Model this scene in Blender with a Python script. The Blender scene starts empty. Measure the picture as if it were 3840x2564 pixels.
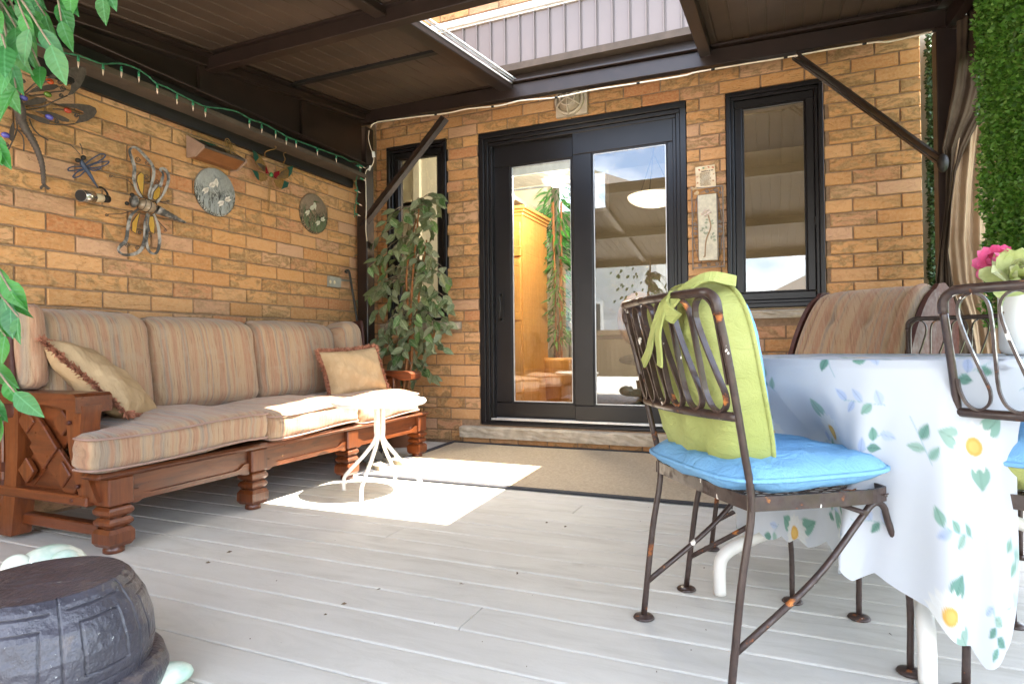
import bpy, bmesh, math, random
import numpy as np
from mathutils import Vector, Matrix, Euler, Quaternion

scene = bpy.context.scene
col = scene.collection
R = math.radians
rnd = random.Random(7)

# ------------------------------------------------------------------ camera
CAM_H = 0.77
FPX = 2292.78                      # focal length in pixels of the 3840 px wide photograph
CX, CY = 1920.0, 1282.0
ROWX = Vector((0.91946609, 0.01336782, 0.392942))    # world X axis in camera axes
ROWY = Vector((0.39302752, -0.00441153, -0.91951613))
ROWZ = Vector((-0.01055845, 0.99990091, -0.00931018))
cam_data = bpy.data.cameras.new('camera')
cam = bpy.data.objects.new('camera', cam_data)
col.objects.link(cam)
m3 = Matrix((ROWX, ROWY, ROWZ))
mw = m3.to_4x4()
mw.translation = Vector((0, 0, CAM_H))
cam.matrix_world = mw
cam_data.sensor_width = 36.0
cam_data.lens = FPX / 3840.0 * 36.0
cam_data.clip_start = 0.05
cam_data.clip_end = 500.0
scene.camera = cam

# ------------------------------------------------------------------ sky, sun, exposure
SUN_DIR = Vector((-0.363, -0.115, -1.0)).normalized()        # travel direction of the light
sun_el = math.asin(-SUN_DIR.z)
sun_az = math.atan2(-SUN_DIR.x, -SUN_DIR.y)                  # clockwise from +Y
world = bpy.data.worlds.new('World')
scene.world = world
world.use_nodes = True
wn = world.node_tree.nodes
wl = world.node_tree.links
wn.clear()
w_out = wn.new('ShaderNodeOutputWorld')
w_bg = wn.new('ShaderNodeBackground')
sky = wn.new('ShaderNodeTexSky')
sky.sky_type = 'NISHITA'
sky.sun_disc = False
sky.sun_elevation = sun_el
sky.sun_rotation = sun_az
sky.air_density = 1.0
sky.dust_density = 1.5
sky.ozone_density = 1.0
# broken cloud cover: a bright white layer mixed into the sky
tc = wn.new('ShaderNodeTexCoord')
nz = wn.new('ShaderNodeTexNoise')
nz.inputs['Scale'].default_value = 2.6
nz.inputs['Detail'].default_value = 7.0
nz.inputs['Roughness'].default_value = 0.58
mp = wn.new('ShaderNodeMapping')
mp.inputs['Scale'].default_value = (1.0, 1.0, 2.2)
rp = wn.new('ShaderNodeValToRGB')
rp.color_ramp.elements[0].position = 0.44
rp.color_ramp.elements[1].position = 0.62
mixc = wn.new('ShaderNodeMix')
mixc.data_type = 'RGBA'
mixc.inputs['B'].default_value = (8.0, 8.1, 8.3, 1)
wl.new(tc.outputs['Generated'], mp.inputs['Vector'])
wl.new(mp.outputs['Vector'], nz.inputs['Vector'])
wl.new(nz.outputs['Fac'], rp.inputs['Fac'])
wl.new(rp.outputs['Color'], mixc.inputs['Factor'])
wl.new(sky.outputs['Color'], mixc.inputs['A'])
wl.new(mixc.outputs['Result'], w_bg.inputs['Color'])
wl.new(w_bg.outputs['Background'], w_out.inputs['Surface'])
w_bg.inputs['Strength'].default_value = 0.15

sun_l = bpy.data.lights.new('sun', 'SUN')
sun_l.energy = 5.0
sun_l.angle = R(0.5)
sun_l.color = (1.0, 0.94, 0.84)
sun_o = bpy.data.objects.new('sun', sun_l)
col.objects.link(sun_o)
sun_o.rotation_euler = SUN_DIR.to_track_quat('-Z', 'Y').to_euler()

vs = scene.view_settings
vs.view_transform = 'Standard'
vs.look = 'None'
vs.exposure = 3.08
vs.gamma = 1.0
vs.use_curve_mapping = False
scene.render.engine = 'CYCLES'
scene.cycles.max_bounces = 12
scene.cycles.diffuse_bounces = 6
scene.cycles.transparent_max_bounces = 12
scene.cycles.use_denoising = True
scene.cycles.sample_clamp_indirect = 8.0
scene.cycles.caustics_reflective = False
scene.cycles.caustics_refractive = False

# ------------------------------------------------------------------ pixel -> place helpers (a pixel gives a direction, a plane the distance)
def ray(u, v):
    c = Vector((u - CX, -(v - CY), -FPX))
    return Vector((ROWX.dot(c), ROWY.dot(c), ROWZ.dot(c)))
def FZ(u, v, z=0.0):
    d = ray(u, v); t = (z - CAM_H) / d.z
    return Vector((d.x * t, d.y * t, z))
def PY(u, v, Y):
    d = ray(u, v); t = Y / d.y
    return Vector((d.x * t, Y, CAM_H + d.z * t))
def PX(u, v, X):
    d = ray(u, v); t = X / d.x
    return Vector((X, d.y * t, CAM_H + d.z * t))

WALL_Y = 4.455        # face of the rear wall
WALL_X = -3.177       # face of the side wall

# ------------------------------------------------------------------ mesh builder
class MB:
    def __init__(self):
        self.v = []; self.f = []; self.sm = []
    def add(self, verts, faces, smooth=False):
        o = len(self.v)
        self.v += [tuple(p) for p in verts]
        self.f += [tuple(i + o for i in fc) for fc in faces]
        self.sm += [smooth] * len(faces)
        return self
    def box(self, c, s, rot=None, bev=0.0):
        hx, hy, hz = s[0] / 2, s[1] / 2, s[2] / 2
        c = Vector(c)
        if bev <= 0:
            vs_ = [Vector((x, y, z)) for x in (-hx, hx) for y in (-hy, hy) for z in (-hz, hz)]
            fs = [(0, 1, 3, 2), (4, 6, 7, 5), (0, 4, 5, 1), (2, 3, 7, 6), (0, 2, 6, 4), (1, 5, 7, 3)]
        else:
            b = min(bev, hx * .9, hy * .9, hz * .9)
            vs_ = []
            idx = {}
            for sx in (-1, 1):
                for sy in (-1, 1):
                    for sz in (-1, 1):
                        for a in range(3):
                            p = [sx * (hx - b), sy * (hy - b), sz * (hz - b)]
                            p[a] = (sx * hx, sy * hy, sz * hz)[a]
                            idx[(sx, sy, sz, a)] = len(vs_)
                            vs_.append(Vector(p))
            fs = []
            for a in range(3):
                o1, o2 = [k for k in range(3) if k != a]
                for s_ in (-1, 1):
                    q = []
                    for (p1, p2) in ((-1, -1), (1, -1), (1, 1), (-1, 1)):
                        sg = [0, 0, 0]; sg[a] = s_; sg[o1] = p1; sg[o2] = p2
                        q.append(idx[(sg[0], sg[1], sg[2], a)])
                    fs.append(tuple(q))
            for a in range(3):          # bevel strips along axis a
                o1, o2 = [k for k in range(3) if k != a]
                for p1 in (-1, 1):
                    for p2 in (-1, 1):
                        q = []
                        for s_, ax in ((-1, o1), (1, o1), (1, o2), (-1, o2)):
                            sg = [0, 0, 0]; sg[a] = s_; sg[o1] = p1; sg[o2] = p2
                            q.append(idx[(sg[0], sg[1], sg[2], ax)])
                        fs.append(tuple(q))
            for sx in (-1, 1):
                for sy in (-1, 1):
                    for sz in (-1, 1):
                        fs.append(tuple(idx[(sx, sy, sz, a)] for a in range(3)))
        if rot is not None:
            M = rot if isinstance(rot, Matrix) else Euler(rot).to_matrix()
            vs_ = [M @ p for p in vs_]
        return self.add([c + p for p in vs_], fs)
    def boxab(self, a, b, bev=0.0):
        a = Vector(a); b = Vector(b)
        return self.box((a + b) / 2, [abs(b[i] - a[i]) for i in range(3)], bev=bev)
    def bar(self, p, q, w, h, up=(0, 0, 1), bev=0.0):
        p = Vector(p); q = Vector(q); d = q - p
        x = d.normalized(); up = Vector(up)
        y = up.cross(x)
        if y.length < 1e-5: y = Vector((0, 1, 0)).cross(x)
        y.normalize(); z = x.cross(y)
        M = Matrix((x, y, z)).transposed()
        return self.box((p + q) / 2, (d.length, w, h), rot=M, bev=bev)
    def tube(self, pts, r, n=8, closed=False, cap=True):
        pts = [Vector(p) for p in pts]
        N = len(pts)
        rs = r if isinstance(r, (list, tuple)) else [r] * N
        tan = []
        for i in range(N):
            a = pts[(i - 1) % N] if (closed or i > 0) else pts[i]
            b = pts[(i + 1) % N] if (closed or i < N - 1) else pts[i]
            t = (b - a)
            tan.append(t.normalized() if t.length > 1e-9 else Vector((0, 0, 1)))
        up = Vector((0, 0, 1)) if abs(tan[0].z) < .9 else Vector((1, 0, 0))
        nrm = (up - tan[0] * up.dot(tan[0])).normalized()
        verts = []
        for i in range(N):
            if i:
                q = tan[i - 1].rotation_difference(tan[i])
                nrm = q @ nrm
                nrm = (nrm - tan[i] * nrm.dot(tan[i])).normalized()
            bn = tan[i].cross(nrm)
            for k in range(n):
                a = 2 * math.pi * k / n
                verts.append(pts[i] + (nrm * math.cos(a) + bn * math.sin(a)) * rs[i])
        faces = []
        M = N if closed else N - 1
        for i in range(M):
            j = (i + 1) % N
            for k in range(n):
                l = (k + 1) % n
                faces.append((i * n + k, i * n + l, j * n + l, j * n + k))
        self.add(verts, faces, True)
        if cap and not closed:
            o = len(self.v) - len(verts)
            self.f.append(tuple(o + k for k in range(n))[::-1]); self.sm.append(False)
            self.f.append(tuple(o + (N - 1) * n + k for k in range(n))); self.sm.append(False)
        return self
    def lathe(self, prof, c=(0, 0, 0), n=24, axis=None, smooth=True, sx=1.0, sy=1.0, phase=0.0):
        c = Vector(c); verts = []
        Q = Vector((0, 0, 1)).rotation_difference(Vector(axis).normalized()) if axis is not None else None
        for (r, z) in prof:
            for k in range(n):
                a = 2 * math.pi * k / n + phase
                p = Vector((r * math.cos(a) * sx, r * math.sin(a) * sy, z))
                if Q: p = Q @ p
                verts.append(c + p)
        faces = []
        for i in range(len(prof) - 1):
            for k in range(n):
                l = (k + 1) % n
                faces.append((i * n + k, i * n + l, (i + 1) * n + l, (i + 1) * n + k))
        self.add(verts, faces, smooth)
        o = len(self.v) - len(verts)
        if prof[0][0] > 1e-6:
            self.f.append(tuple(o + k for k in range(n))[::-1]); self.sm.append(False)
        if prof[-1][0] > 1e-6:
            b = o + (len(prof) - 1) * n
            self.f.append(tuple(b + k for k in range(n))); self.sm.append(False)
        return self
    def ell(self, c, s, rot=None, n=16, m=10):
        c = Vector(c); verts = []; faces = []
        M = None
        if rot is not None: M = rot if isinstance(rot, Matrix) else Euler(rot).to_matrix()
        for i in range(m + 1):
            ph = math.pi * i / m
            for k in range(n):
                a = 2 * math.pi * k / n
                p = Vector((s[0] * math.sin(ph) * math.cos(a), s[1] * math.sin(ph) * math.sin(a), s[2] * math.cos(ph)))
                if M: p = M @ p
                verts.append(c + p)
        for i in range(m):
            for k in range(n):
                l = (k + 1) % n
                faces.append((i * n + k, (i + 1) * n + k, (i + 1) * n + l, i * n + l))
        return self.add(verts, faces, True)
    def prism(self, poly, ext):
        """poly: list of 3-D points in a plane, ext: extrusion vector"""
        ext = Vector(ext); n = len(poly)
        a = [Vector(p) for p in poly]; b = [p + ext for p in a]
        fs = [tuple(range(n))[::-1], tuple(range(n, 2 * n))]
        fs += [(i, (i + 1) % n, n + (i + 1) % n, n + i) for i in range(n)]
        return self.add(a + b, fs)
    def ribbon(self, pts, w, thick, nrm, closed=False):
        """flat strip of width w along pts, lying in the plane with normal nrm"""
        pts = [Vector(p) for p in pts]; nrm = Vector(nrm).normalized(); N = len(pts)
        ws = w if isinstance(w, (list, tuple)) else [w] * N
        verts = []
        for i in range(N):
            a = pts[(i - 1) % N] if (closed or i > 0) else pts[i]
            b = pts[(i + 1) % N] if (closed or i < N - 1) else pts[i]
            t = (b - a).normalized(); s = nrm.cross(t).normalized() * ws[i] / 2
            for p in (pts[i] - s, pts[i] + s):
                verts += [p - nrm * thick / 2, p + nrm * thick / 2]
        faces = []
        for i in range(N if closed else N - 1):
            j = (i + 1) % N; a = i * 4; b = j * 4
            faces += [(a, a + 2, b + 2, b), (a + 1, b + 1, b + 3, a + 3), (a, b, b + 1, a + 1), (a + 2, a + 3, b + 3, b + 2)]
        if not closed:
            e = (N - 1) * 4
            faces += [(0, 1, 3, 2), (e, e + 2, e + 3, e + 1)]
        return self.add(verts, faces)
    def build(self, name, mat, parent=None, **kw):
        o = link(name, mesh_from(self.v, self.f, name, mat, self.sm, origin=ORG.get(parent.name) if parent else None), parent)
        if parent is None: ORG[o.name] = Vector((0, 0, 0))
        else: ORG[o.name] = ORG[parent.name]
        for k, val in kw.items(): o[k] = val
        return o

ORG = {}
def mesh_from(v, f, name, mat, sm=None, origin=None):
    me = bpy.data.meshes.new(name)
    if origin is not None and origin.length > 0:
        ox, oy, oz = origin
        v = [(p[0] - ox, p[1] - oy, p[2] - oz) for p in v]
    me.from_pydata(v, [], f)
    if sm is not None and any(sm):
        me.polygons.foreach_set('use_smooth', sm)
    if mat is not None: me.materials.append(mat)
    me.update()
    return me
def link(name, me, parent=None):
    o = bpy.data.objects.new(name, me)
    col.objects.link(o)
    if parent is not None: o.parent = parent
    return o
def fixnormals(o):
    bm = bmesh.new(); bm.from_mesh(o.data)
    bmesh.ops.recalc_face_normals(bm, faces=bm.faces); bm.to_mesh(o.data); bm.free()
    return o
def tag(o, label, cat, group=None, kind=None):
    o['label'] = label; o['category'] = cat
    if group: o['group'] = group
    if kind: o['kind'] = kind
    return o
def structure(o, label=None):
    o['kind'] = 'structure'
    if label: o['label'] = label
    return o
def thing(name, label, cat, loc=(0, 0, 0), group=None, rz=0.0):
    o = bpy.data.objects.new(name, None)
    col.objects.link(o)
    o.location = loc
    o.rotation_euler = (0, 0, rz)
    o.empty_display_size = 0.1
    ORG[o.name] = Vector(loc) if rz == 0.0 else Vector((0, 0, 0))   # rotated things are built in local coordinates
    return tag(o, label, cat, group)
def copy_tree(o, parent=None):
    c = o.copy(); col.objects.link(c)
    if parent is not None: c.parent = parent
    ORG[c.name] = ORG.get(o.name, Vector((0, 0, 0)))
    for ch in list(o.children): copy_tree(ch, c)
    return c
def smooth_path(pts, n=6, closed=False):
    """Catmull-Rom through pts"""
    P = [Vector(p) for p in pts]; out = []; N = len(P)
    rng = range(N) if closed else range(N - 1)
    for i in rng:
        p0 = P[(i - 1) % N] if (closed or i > 0) else P[0] * 2 - P[1]
        p1 = P[i]; p2 = P[(i + 1) % N]
        p3 = P[(i + 2) % N] if (closed or i + 2 < N) else P[-1] * 2 - P[-2]
        for k in range(n):
            t = k / n
            out.append(0.5 * ((2 * p1) + (p2 - p0) * t + (2 * p0 - 5 * p1 + 4 * p2 - p3) * t * t + (3 * p1 - p0 - 3 * p2 + p3) * t ** 3))
    if not closed: out.append(P[-1])
    return out

# ------------------------------------------------------------------ materials
MATS = {}
class NT:
    def __init__(self, name, rough=0.6, spec=0.5, metal=0.0):
        m = bpy.data.materials.new(name); m.use_nodes = True
        self.m = m; self.n = m.node_tree.nodes; self.l = m.node_tree.links
        self.b = self.n['Principled BSDF']
        self.b.inputs['Roughness'].default_value = rough
        self.b.inputs['Specular IOR Level'].default_value = spec
        self.b.inputs['Metallic'].default_value = metal
        MATS[name] = m
    def node(self, t, **kw):
        nd = self.n.new(t)
        for k, v in kw.items():
            if k in nd.inputs: 
                nd.inputs[k].default_value = v
            else: setattr(nd, k, v)
        return nd
    def link(self, a, b): self.l.new(a, b)
    def coord(self, kind='Object', scale=(1, 1, 1), rot=(0, 0, 0)):
        t = self.node('ShaderNodeTexCoord'); mp = self.node('ShaderNodeMapping')
        mp.inputs['Scale'].default_value = scale; mp.inputs['Rotation'].default_value = rot
        self.link(t.outputs[kind], mp.inputs['Vector'])
        return mp.outputs['Vector']
    def noise(self, vec, scale, detail=4.0, rough=0.55, dist=0.0):
        nd = self.node('ShaderNodeTexNoise')
        nd.inputs['Scale'].default_value = scale; nd.inputs['Detail'].default_value = detail
        nd.inputs['Roughness'].default_value = rough; nd.inputs['Distortion'].default_value = dist
        if vec is not None: self.link(vec, nd.inputs['Vector'])
        return nd.outputs['Fac']
    def ramp(self, fac, stops, interp='LINEAR'):
        nd = self.node('ShaderNodeValToRGB'); cr = nd.color_ramp; cr.interpolation = interp
        while len(cr.elements) < len(stops): cr.elements.new(0.5)
        for e, (p, c) in zip(cr.elements, stops):
            e.position = p
            if isinstance(c, (int, float)): c = (c, c, c)
            e.color = (c[0], c[1], c[2], 1)
        self.link(fac, nd.inputs['Fac'])
        return nd.outputs['Color']
    def mix(self, fac, a, b, mode='MIX'):
        nd = self.node('ShaderNodeMix'); nd.data_type = 'RGBA'; nd.blend_type = mode
        for s, v in (('Factor', fac), ('A', a), ('B', b)):
            sock = [i for i in nd.inputs if i.name == s and (i.type == 'RGBA' if s != 'Factor' else i.type == 'VALUE')][0]
            if isinstance(v, (int, float)): sock.default_value = v
            elif isinstance(v, tuple): sock.default_value = (v[0], v[1], v[2], 1)
            else: self.link(v, sock)
        return [o for o in nd.outputs if o.type == 'RGBA'][0]
    def math(self, op, a, b=0.0, clamp=False):
        nd = self.node('ShaderNodeMath'); nd.operation = op; nd.use_clamp = clamp
        for i, v in enumerate((a, b)):
            if isinstance(v, (int, float)): nd.inputs[i].default_value = v
            else: self.link(v, nd.inputs[i])
        return nd.outputs[0]
    def color(self, c):
        s = self.b.inputs['Base Color']
        if isinstance(c, tuple): s.default_value = (c[0], c[1], c[2], 1)
        else: self.link(c, s)
        return self
    def rough(self, r):
        s = self.b.inputs['Roughness']
        if isinstance(r, (int, float)): s.default_value = r
        else: self.link(r, s)
        return self
    def bump(self, h, strength=0.3, dist=0.01, prev=None):
        nd = self.node('ShaderNodeBump'); nd.inputs['Strength'].default_value = strength; nd.inputs['Distance'].default_value = dist
        self.link(h, nd.inputs['Height'])
        if prev is not None: self.link(prev, nd.inputs['Normal'])
        self.link(nd.outputs['Normal'], self.b.inputs['Normal'])
        return nd.outputs['Normal']
    def orand(self):
        return self.node('ShaderNodeObjectInfo').outputs['Random']
    def irand(self):
        return self.node('ShaderNodeNewGeometry').outputs['Random Per Island']

def plain(name, c, rough=0.5, spec=0.5, metal=0.0, var=0.12, scale=18.0, bump=0.0):
    """simple coloured material with slight procedural unevenness"""
    t = NT(name, rough, spec, metal)
    vec = t.coord('Object')
    n = t.noise(vec, scale, 5)
    lo = tuple(x * (1 - var) for x in c); hi = tuple(min(1, x * (1 + var)) for x in c)
    t.color(t.ramp(n, [(0.3, lo), (0.7, hi)]))
    if bump: t.bump(t.noise(vec, scale * 8, 3), bump, 0.003)
    return t.m

def mat_brick(name, pale=False):
    t = NT(name, 0.88, 0.25)
    rnd_ = t.math('FRACT', t.math('ADD', t.orand(), t.irand()))
    tcn = t.node('ShaderNodeTexCoord')
    comb = t.node('ShaderNodeCombineXYZ')
    t.link(t.math('MULTIPLY', rnd_, 37.0), comb.inputs['X'])
    t.link(t.math('MULTIPLY', rnd_, 91.0), comb.inputs['Y'])
    t.link(t.math('MULTIPLY', rnd_, 53.0), comb.inputs['Z'])
    add = t.node('ShaderNodeVectorMath'); add.operation = 'ADD'
    t.link(tcn.outputs['Object'], add.inputs[0]); t.link(comb.outputs[0], add.inputs[1])
    vec = add.outputs[0]
    base = t.ramp(rnd_, [(0.0, (0.49, 0.225, 0.085)), (0.18, (0.57, 0.285, 0.11)), (0.36, (0.56, 0.305, 0.145)),
                         (0.52, (0.47, 0.225, 0.088)), (0.68, (0.59, 0.30, 0.12)), (0.84, (0.54, 0.31, 0.19)), (1.0, (0.46, 0.18, 0.068))])
    # flashed dark blotches on part of the bricks
    sc = t.node('ShaderNodeMapping'); sc.inputs['Scale'].default_value = (1, 1, 2.4); t.link(vec, sc.inputs['Vector'])
    blot = t.noise(sc.outputs[0], 6.5, 7, 0.62, 1.6)
    has = t.ramp(t.math('FRACT', t.math('MULTIPLY', rnd_, 7.31)), [(0.25, 0.0), (0.45, 1.0)])
    bm_ = t.math('MULTIPLY', t.ramp(blot, [(0.46, 0.0), (0.57, 1.0)]), has)
    c = t.mix(t.math('MULTIPLY', bm_, 0.74), base, (0.21, 0.13, 0.055))
    fine = t.noise(vec, 60, 5)
    c = t.mix(t.ramp(fine, [(0.38, 0.0), (0.75, 0.45)]), c, (0.62, 0.40, 0.21))
    pit = t.noise(vec, 210, 2)
    c = t.mix(t.ramp(pit, [(0.66, 0.0), (0.74, 0.55)]), c, (0.16, 0.09, 0.04))
    t.color(c)
    # rolled texture with scratch-like ridges
    rot = t.node('ShaderNodeMapping'); rot.inputs['Rotation'].default_value = (0.6, 0.5, 0.8); rot.inputs['Scale'].default_value = (10, 10, 40)
    t.link(vec, rot.inputs['Vector'])
    scr = t.noise(rot.outputs[0], 1.6, 3, 0.5, 1.5)
    h = t.math('ADD', t.math('MULTIPLY', t.ramp(scr, [(0.55, 0.0), (0.68, 1.0)]), 0.8), t.math('ADD', t.math('MULTIPLY', blot, 0.9), t.math('MULTIPLY', fine, 0.5)))
    t.bump(h, 0.7, 0.006)
    return t.m

def mat_wood(name, c1, c2, rough=0.35, axis='X', scale=1.0, coat=0.0):
    t = NT(name, rough, 0.5)
    s = {'X': (1.2, 14, 14), 'Y': (14, 1.2, 14), 'Z': (14, 14, 1.2)}[axis]
    vec = t.coord('Object', tuple(x * scale for x in s))
    n = t.noise(vec, 2.2, 6, 0.6, 1.0)
    n2 = t.noise(vec, 9.0, 4, 0.6)
    f = t.math('ADD', t.math('MULTIPLY', n, 0.7), t.math('MULTIPLY', n2, 0.3))
    v = t.math('SUBTRACT', t.orand(), 0.5)
    f = t.math('ADD', f, t.math('MULTIPLY', v, 0.12))
    c = t.ramp(f, [(0.32, c1), (0.66, c2)])
    wear = t.noise(t.coord('Object', (1, 1, 1)), 26, 6, 0.65)
    c = t.mix(t.ramp(wear, [(0.68, 0.0), (0.76, 0.25)]), c, tuple(min(1, x * 1.9 + 0.01) for x in c2))
    t.color(c)
    t.rough(t.ramp(wear, [(0.3, rough * 0.8), (0.75, min(1, rough * 1.6))]))
    t.bump(n2, 0.12, 0.002)
    if coat: t.b.inputs['Coat Weight'].default_value = coat; t.b.inputs['Coat Roughness'].default_value = 0.15
    return t.m

def mat_deck():
    t = NT('deck_paint', 0.62, 0.35)
    v = t.orand()
    tcn = t.node('ShaderNodeTexCoord'); geo = t.node('ShaderNodeNewGeometry')
    comb = t.node('ShaderNodeCombineXYZ'); t.link(t.math('MULTIPLY', v, 40.0), comb.inputs['X']); t.link(t.math('MULTIPLY', v, 23.0), comb.inputs['Y'])
    add = t.node('ShaderNodeVectorMath'); add.operation = 'ADD'
    t.link(geo.outputs['Position'], add.inputs[0]); t.link(comb.outputs[0], add.inputs[1])
    st = t.node('ShaderNodeMapping'); st.inputs['Scale'].default_value = (1.0, 4.5, 1); t.link(add.outputs[0], st.inputs['Vector'])
    n1 = t.noise(st.outputs[0], 2.6, 8, 0.68, 0.8)
    n2 = t.noise(geo.outputs['Position'], 130, 3)
    n3 = t.noise(geo.outputs['Position'], 1.7, 5, 0.6)
    c = t.ramp(n1, [(0.22, (0.41, 0.378, 0.318)), (0.5, (0.55, 0.52, 0.458)), (0.78, (0.61, 0.585, 0.527))])
    c = t.mix(t.ramp(n3, [(0.50, 0.0), (0.74, 0.6)]), c, (0.47, 0.435, 0.375))
    c = t.mix(t.ramp(n2, [(0.60, 0.0), (0.76, 0.35)]), c, (0.42, 0.39, 0.35))
    c = t.mix(t.math('MULTIPLY', v, 0.42), c, (0.49, 0.465, 0.42))
    t.color(c)
    t.rough(t.ramp(n1, [(0.3, 0.72), (0.7, 0.5)]))
    t.bump(t.math('ADD', t.math('MULTIPLY', n2, 0.6), n1), 0.22, 0.003)
    return t.m

def mat_fabric_stripe():
    t = NT('sofa_fabric', 0.95, 0.1)
    vec = t.coord('Object')
    sep = t.node('ShaderNodeSeparateXYZ'); t.link(vec, sep.inputs[0])
    y = sep.outputs['Y']
    wob = t.noise(t.coord('Object', (2, 2, 2)), 3, 3)
    yy = t.math('ADD', y, t.math('MULTIPLY', wob, 0.012))
    cy = t.node('ShaderNodeCombineXYZ'); t.link(yy, cy.inputs['X'])
    big = t.noise(cy.outputs[0], 10.0, 2, 0.6)
    c = t.ramp(big, [(0.30, (0.237, 0.182, 0.135)), (0.38, (0.316, 0.198, 0.118)), (0.44, (0.324, 0.174, 0.104)), (0.5, (0.368, 0.246, 0.146)),
                     (0.56, (0.254, 0.202, 0.150)), (0.61, (0.324, 0.178, 0.110)), (0.68, (0.368, 0.246, 0.143)), (0.75, (0.281, 0.165, 0.104))])
    # yarn slubs running down the stripes
    stv = t.coord('Object', (5, 90, 5))
    slub = t.noise(stv, 1.6, 3, 0.6)
    c = t.mix(t.ramp(slub, [(0.52, 0.0), (0.62, 0.40)]), c, (0.412, 0.283, 0.178))
    c = t.mix(t.ramp(slub, [(0.34, 0.65), (0.43, 0.0)]), c, (0.210, 0.117, 0.071))
    patch = t.noise(t.coord('Object', (5, 3, 5)), 2.5, 2)
    c = t.mix(t.ramp(patch, [(0.56, 0.0), (0.66, 0.45)]), c, (0.351, 0.255, 0.168))
    t.color(c)
    weave = t.noise(t.coord('Object', (60, 160, 60)), 3.0, 3)
    t.bump(t.math('ADD', slub, t.math('MULTIPLY', weave, 0.8)), 0.5, 0.006)
    t.b.inputs['Sheen Weight'].default_value = 0.2
    return t.m

def mat_rusty():
    t = NT('painted_iron', 0.32, 0.5, 0.0)
    vec = t.coord('Object')
    n1 = t.noise(vec, 16, 6, 0.62)
    n2 = t.noise(vec, 38, 5, 0.6)
    n3 = t.noise(t.coord('Object', (1, 1, 0.7)), 30, 3, 0.5)
    c = t.ramp(n2, [(0.3, (0.030, 0.017, 0.013)), (0.7, (0.055, 0.032, 0.025))])
    rust = t.ramp(n1, [(0.62, 0.0), (0.68, 1.0)])
    rc = t.ramp(n2, [(0.35, (0.12, 0.035, 0.012)), (0.55, (0.36, 0.11, 0.02)), (0.7, (0.60, 0.24, 0.05))])
    c = t.mix(rust, c, rc)
    chip = t.ramp(n3, [(0.70, 0.0), (0.715, 1.0)])
    c = t.mix(chip, c, (0.72, 0.66, 0.58))
    t.color(c)
    t.rough(t.ramp(n1, [(0.5, 0.30), (0.62, 0.8)]))
    t.bump(t.math('ADD', n1, t.math('MULTIPLY', n2, 0.5)), 0.25, 0.003)
    return t.m

def mat_glass(name, ior=2.3, tint=(0.97, 0.98, 0.97)):
    m = bpy.data.materials.new(name); m.use_nodes = True
    n = m.node_tree.nodes; l = m.node_tree.links; n.clear()
    out = n.new('ShaderNodeOutputMaterial'); mx = n.new('ShaderNodeMixShader')
    tr = n.new('ShaderNodeBsdfTransparent'); tr.inputs['Color'].default_value = (*tint, 1)
    gl = n.new('ShaderNodeBsdfGlossy'); gl.inputs['Roughness'].default_value = 0.0
    fr = n.new('ShaderNodeFresnel'); fr.inputs['IOR'].default_value = ior
    ge = n.new('ShaderNodeNewGeometry'); iv = n.new('ShaderNodeMath'); iv.operation = 'SUBTRACT'; iv.inputs[0].default_value = 1.0; l.new(ge.outputs['Backfacing'], iv.inputs[1])
    mu = n.new('ShaderNodeMath'); mu.operation = 'MULTIPLY'; l.new(fr.outputs[0], mu.inputs[0]); l.new(iv.outputs[0], mu.inputs[1])      # one reflection per pane
    l.new(mu.outputs[0], mx.inputs[0]); l.new(tr.outputs[0], mx.inputs[1]); l.new(gl.outputs[0], mx.inputs[2])
    l.new(mx.outputs[0], out.inputs['Surface'])
    MATS[name] = m
    return m

def mat_leaf(name, stops, trans=0.25, veins=False):
    t = NT(name, 0.42, 0.4)
    r_ = t.math('FRACT', t.math('ADD', t.orand(), t.irand()))
    c = t.ramp(r_, stops)
    oc_ = t.coord('Object')
    vein = t.noise(oc_, 60.0, 3)
    lite = tuple(min(1, x * 1.9 + .02) for x in stops[len(stops) // 2][1])
    c = t.mix(t.ramp(vein, [(0.4, 0.0), (0.8, 0.3)]), c, lite)
    sp_ = t.node('ShaderNodeSeparateXYZ'); t.link(oc_, sp_.inputs[0])
    ay = t.math('ABSOLUTE', sp_.outputs['Y'])
    if veins:
        c = t.mix(t.math('MULTIPLY', t.ramp(t.math('MULTIPLY', ay, 100.0), [(0.06, 1.0), (0.16, 0.0)]), .7), c, lite)
        sv = t.math('SINE', t.math('MULTIPLY', t.math('SUBTRACT', sp_.outputs['X'], t.math('MULTIPLY', ay, 0.75)), 620.0))
        c = t.mix(t.ramp(sv, [(0.80, 0.0), (0.97, .2)]), c, lite)
        t.bump(sv, .15, .002)
    t.color(c)
    # thin leaf: part of the light comes through
    tl = t.node('ShaderNodeBsdfTranslucent'); t.link(c, tl.inputs['Color'])
    mx = t.node('ShaderNodeMixShader'); mx.inputs[0].default_value = trans
    out = t.n['Material Output']
    t.link(t.b.outputs[0], mx.inputs[1]); t.link(tl.outputs[0], mx.inputs[2]); t.link(mx.outputs[0], out.inputs['Surface'])
    return t.m

def mat_emit(name, c, s):
    t = NT(name); t.color(c)
    t.b.inputs['Emission Color'].default_value = (*c, 1); t.b.inputs['Emission Strength'].default_value = s
    return t.m

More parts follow.
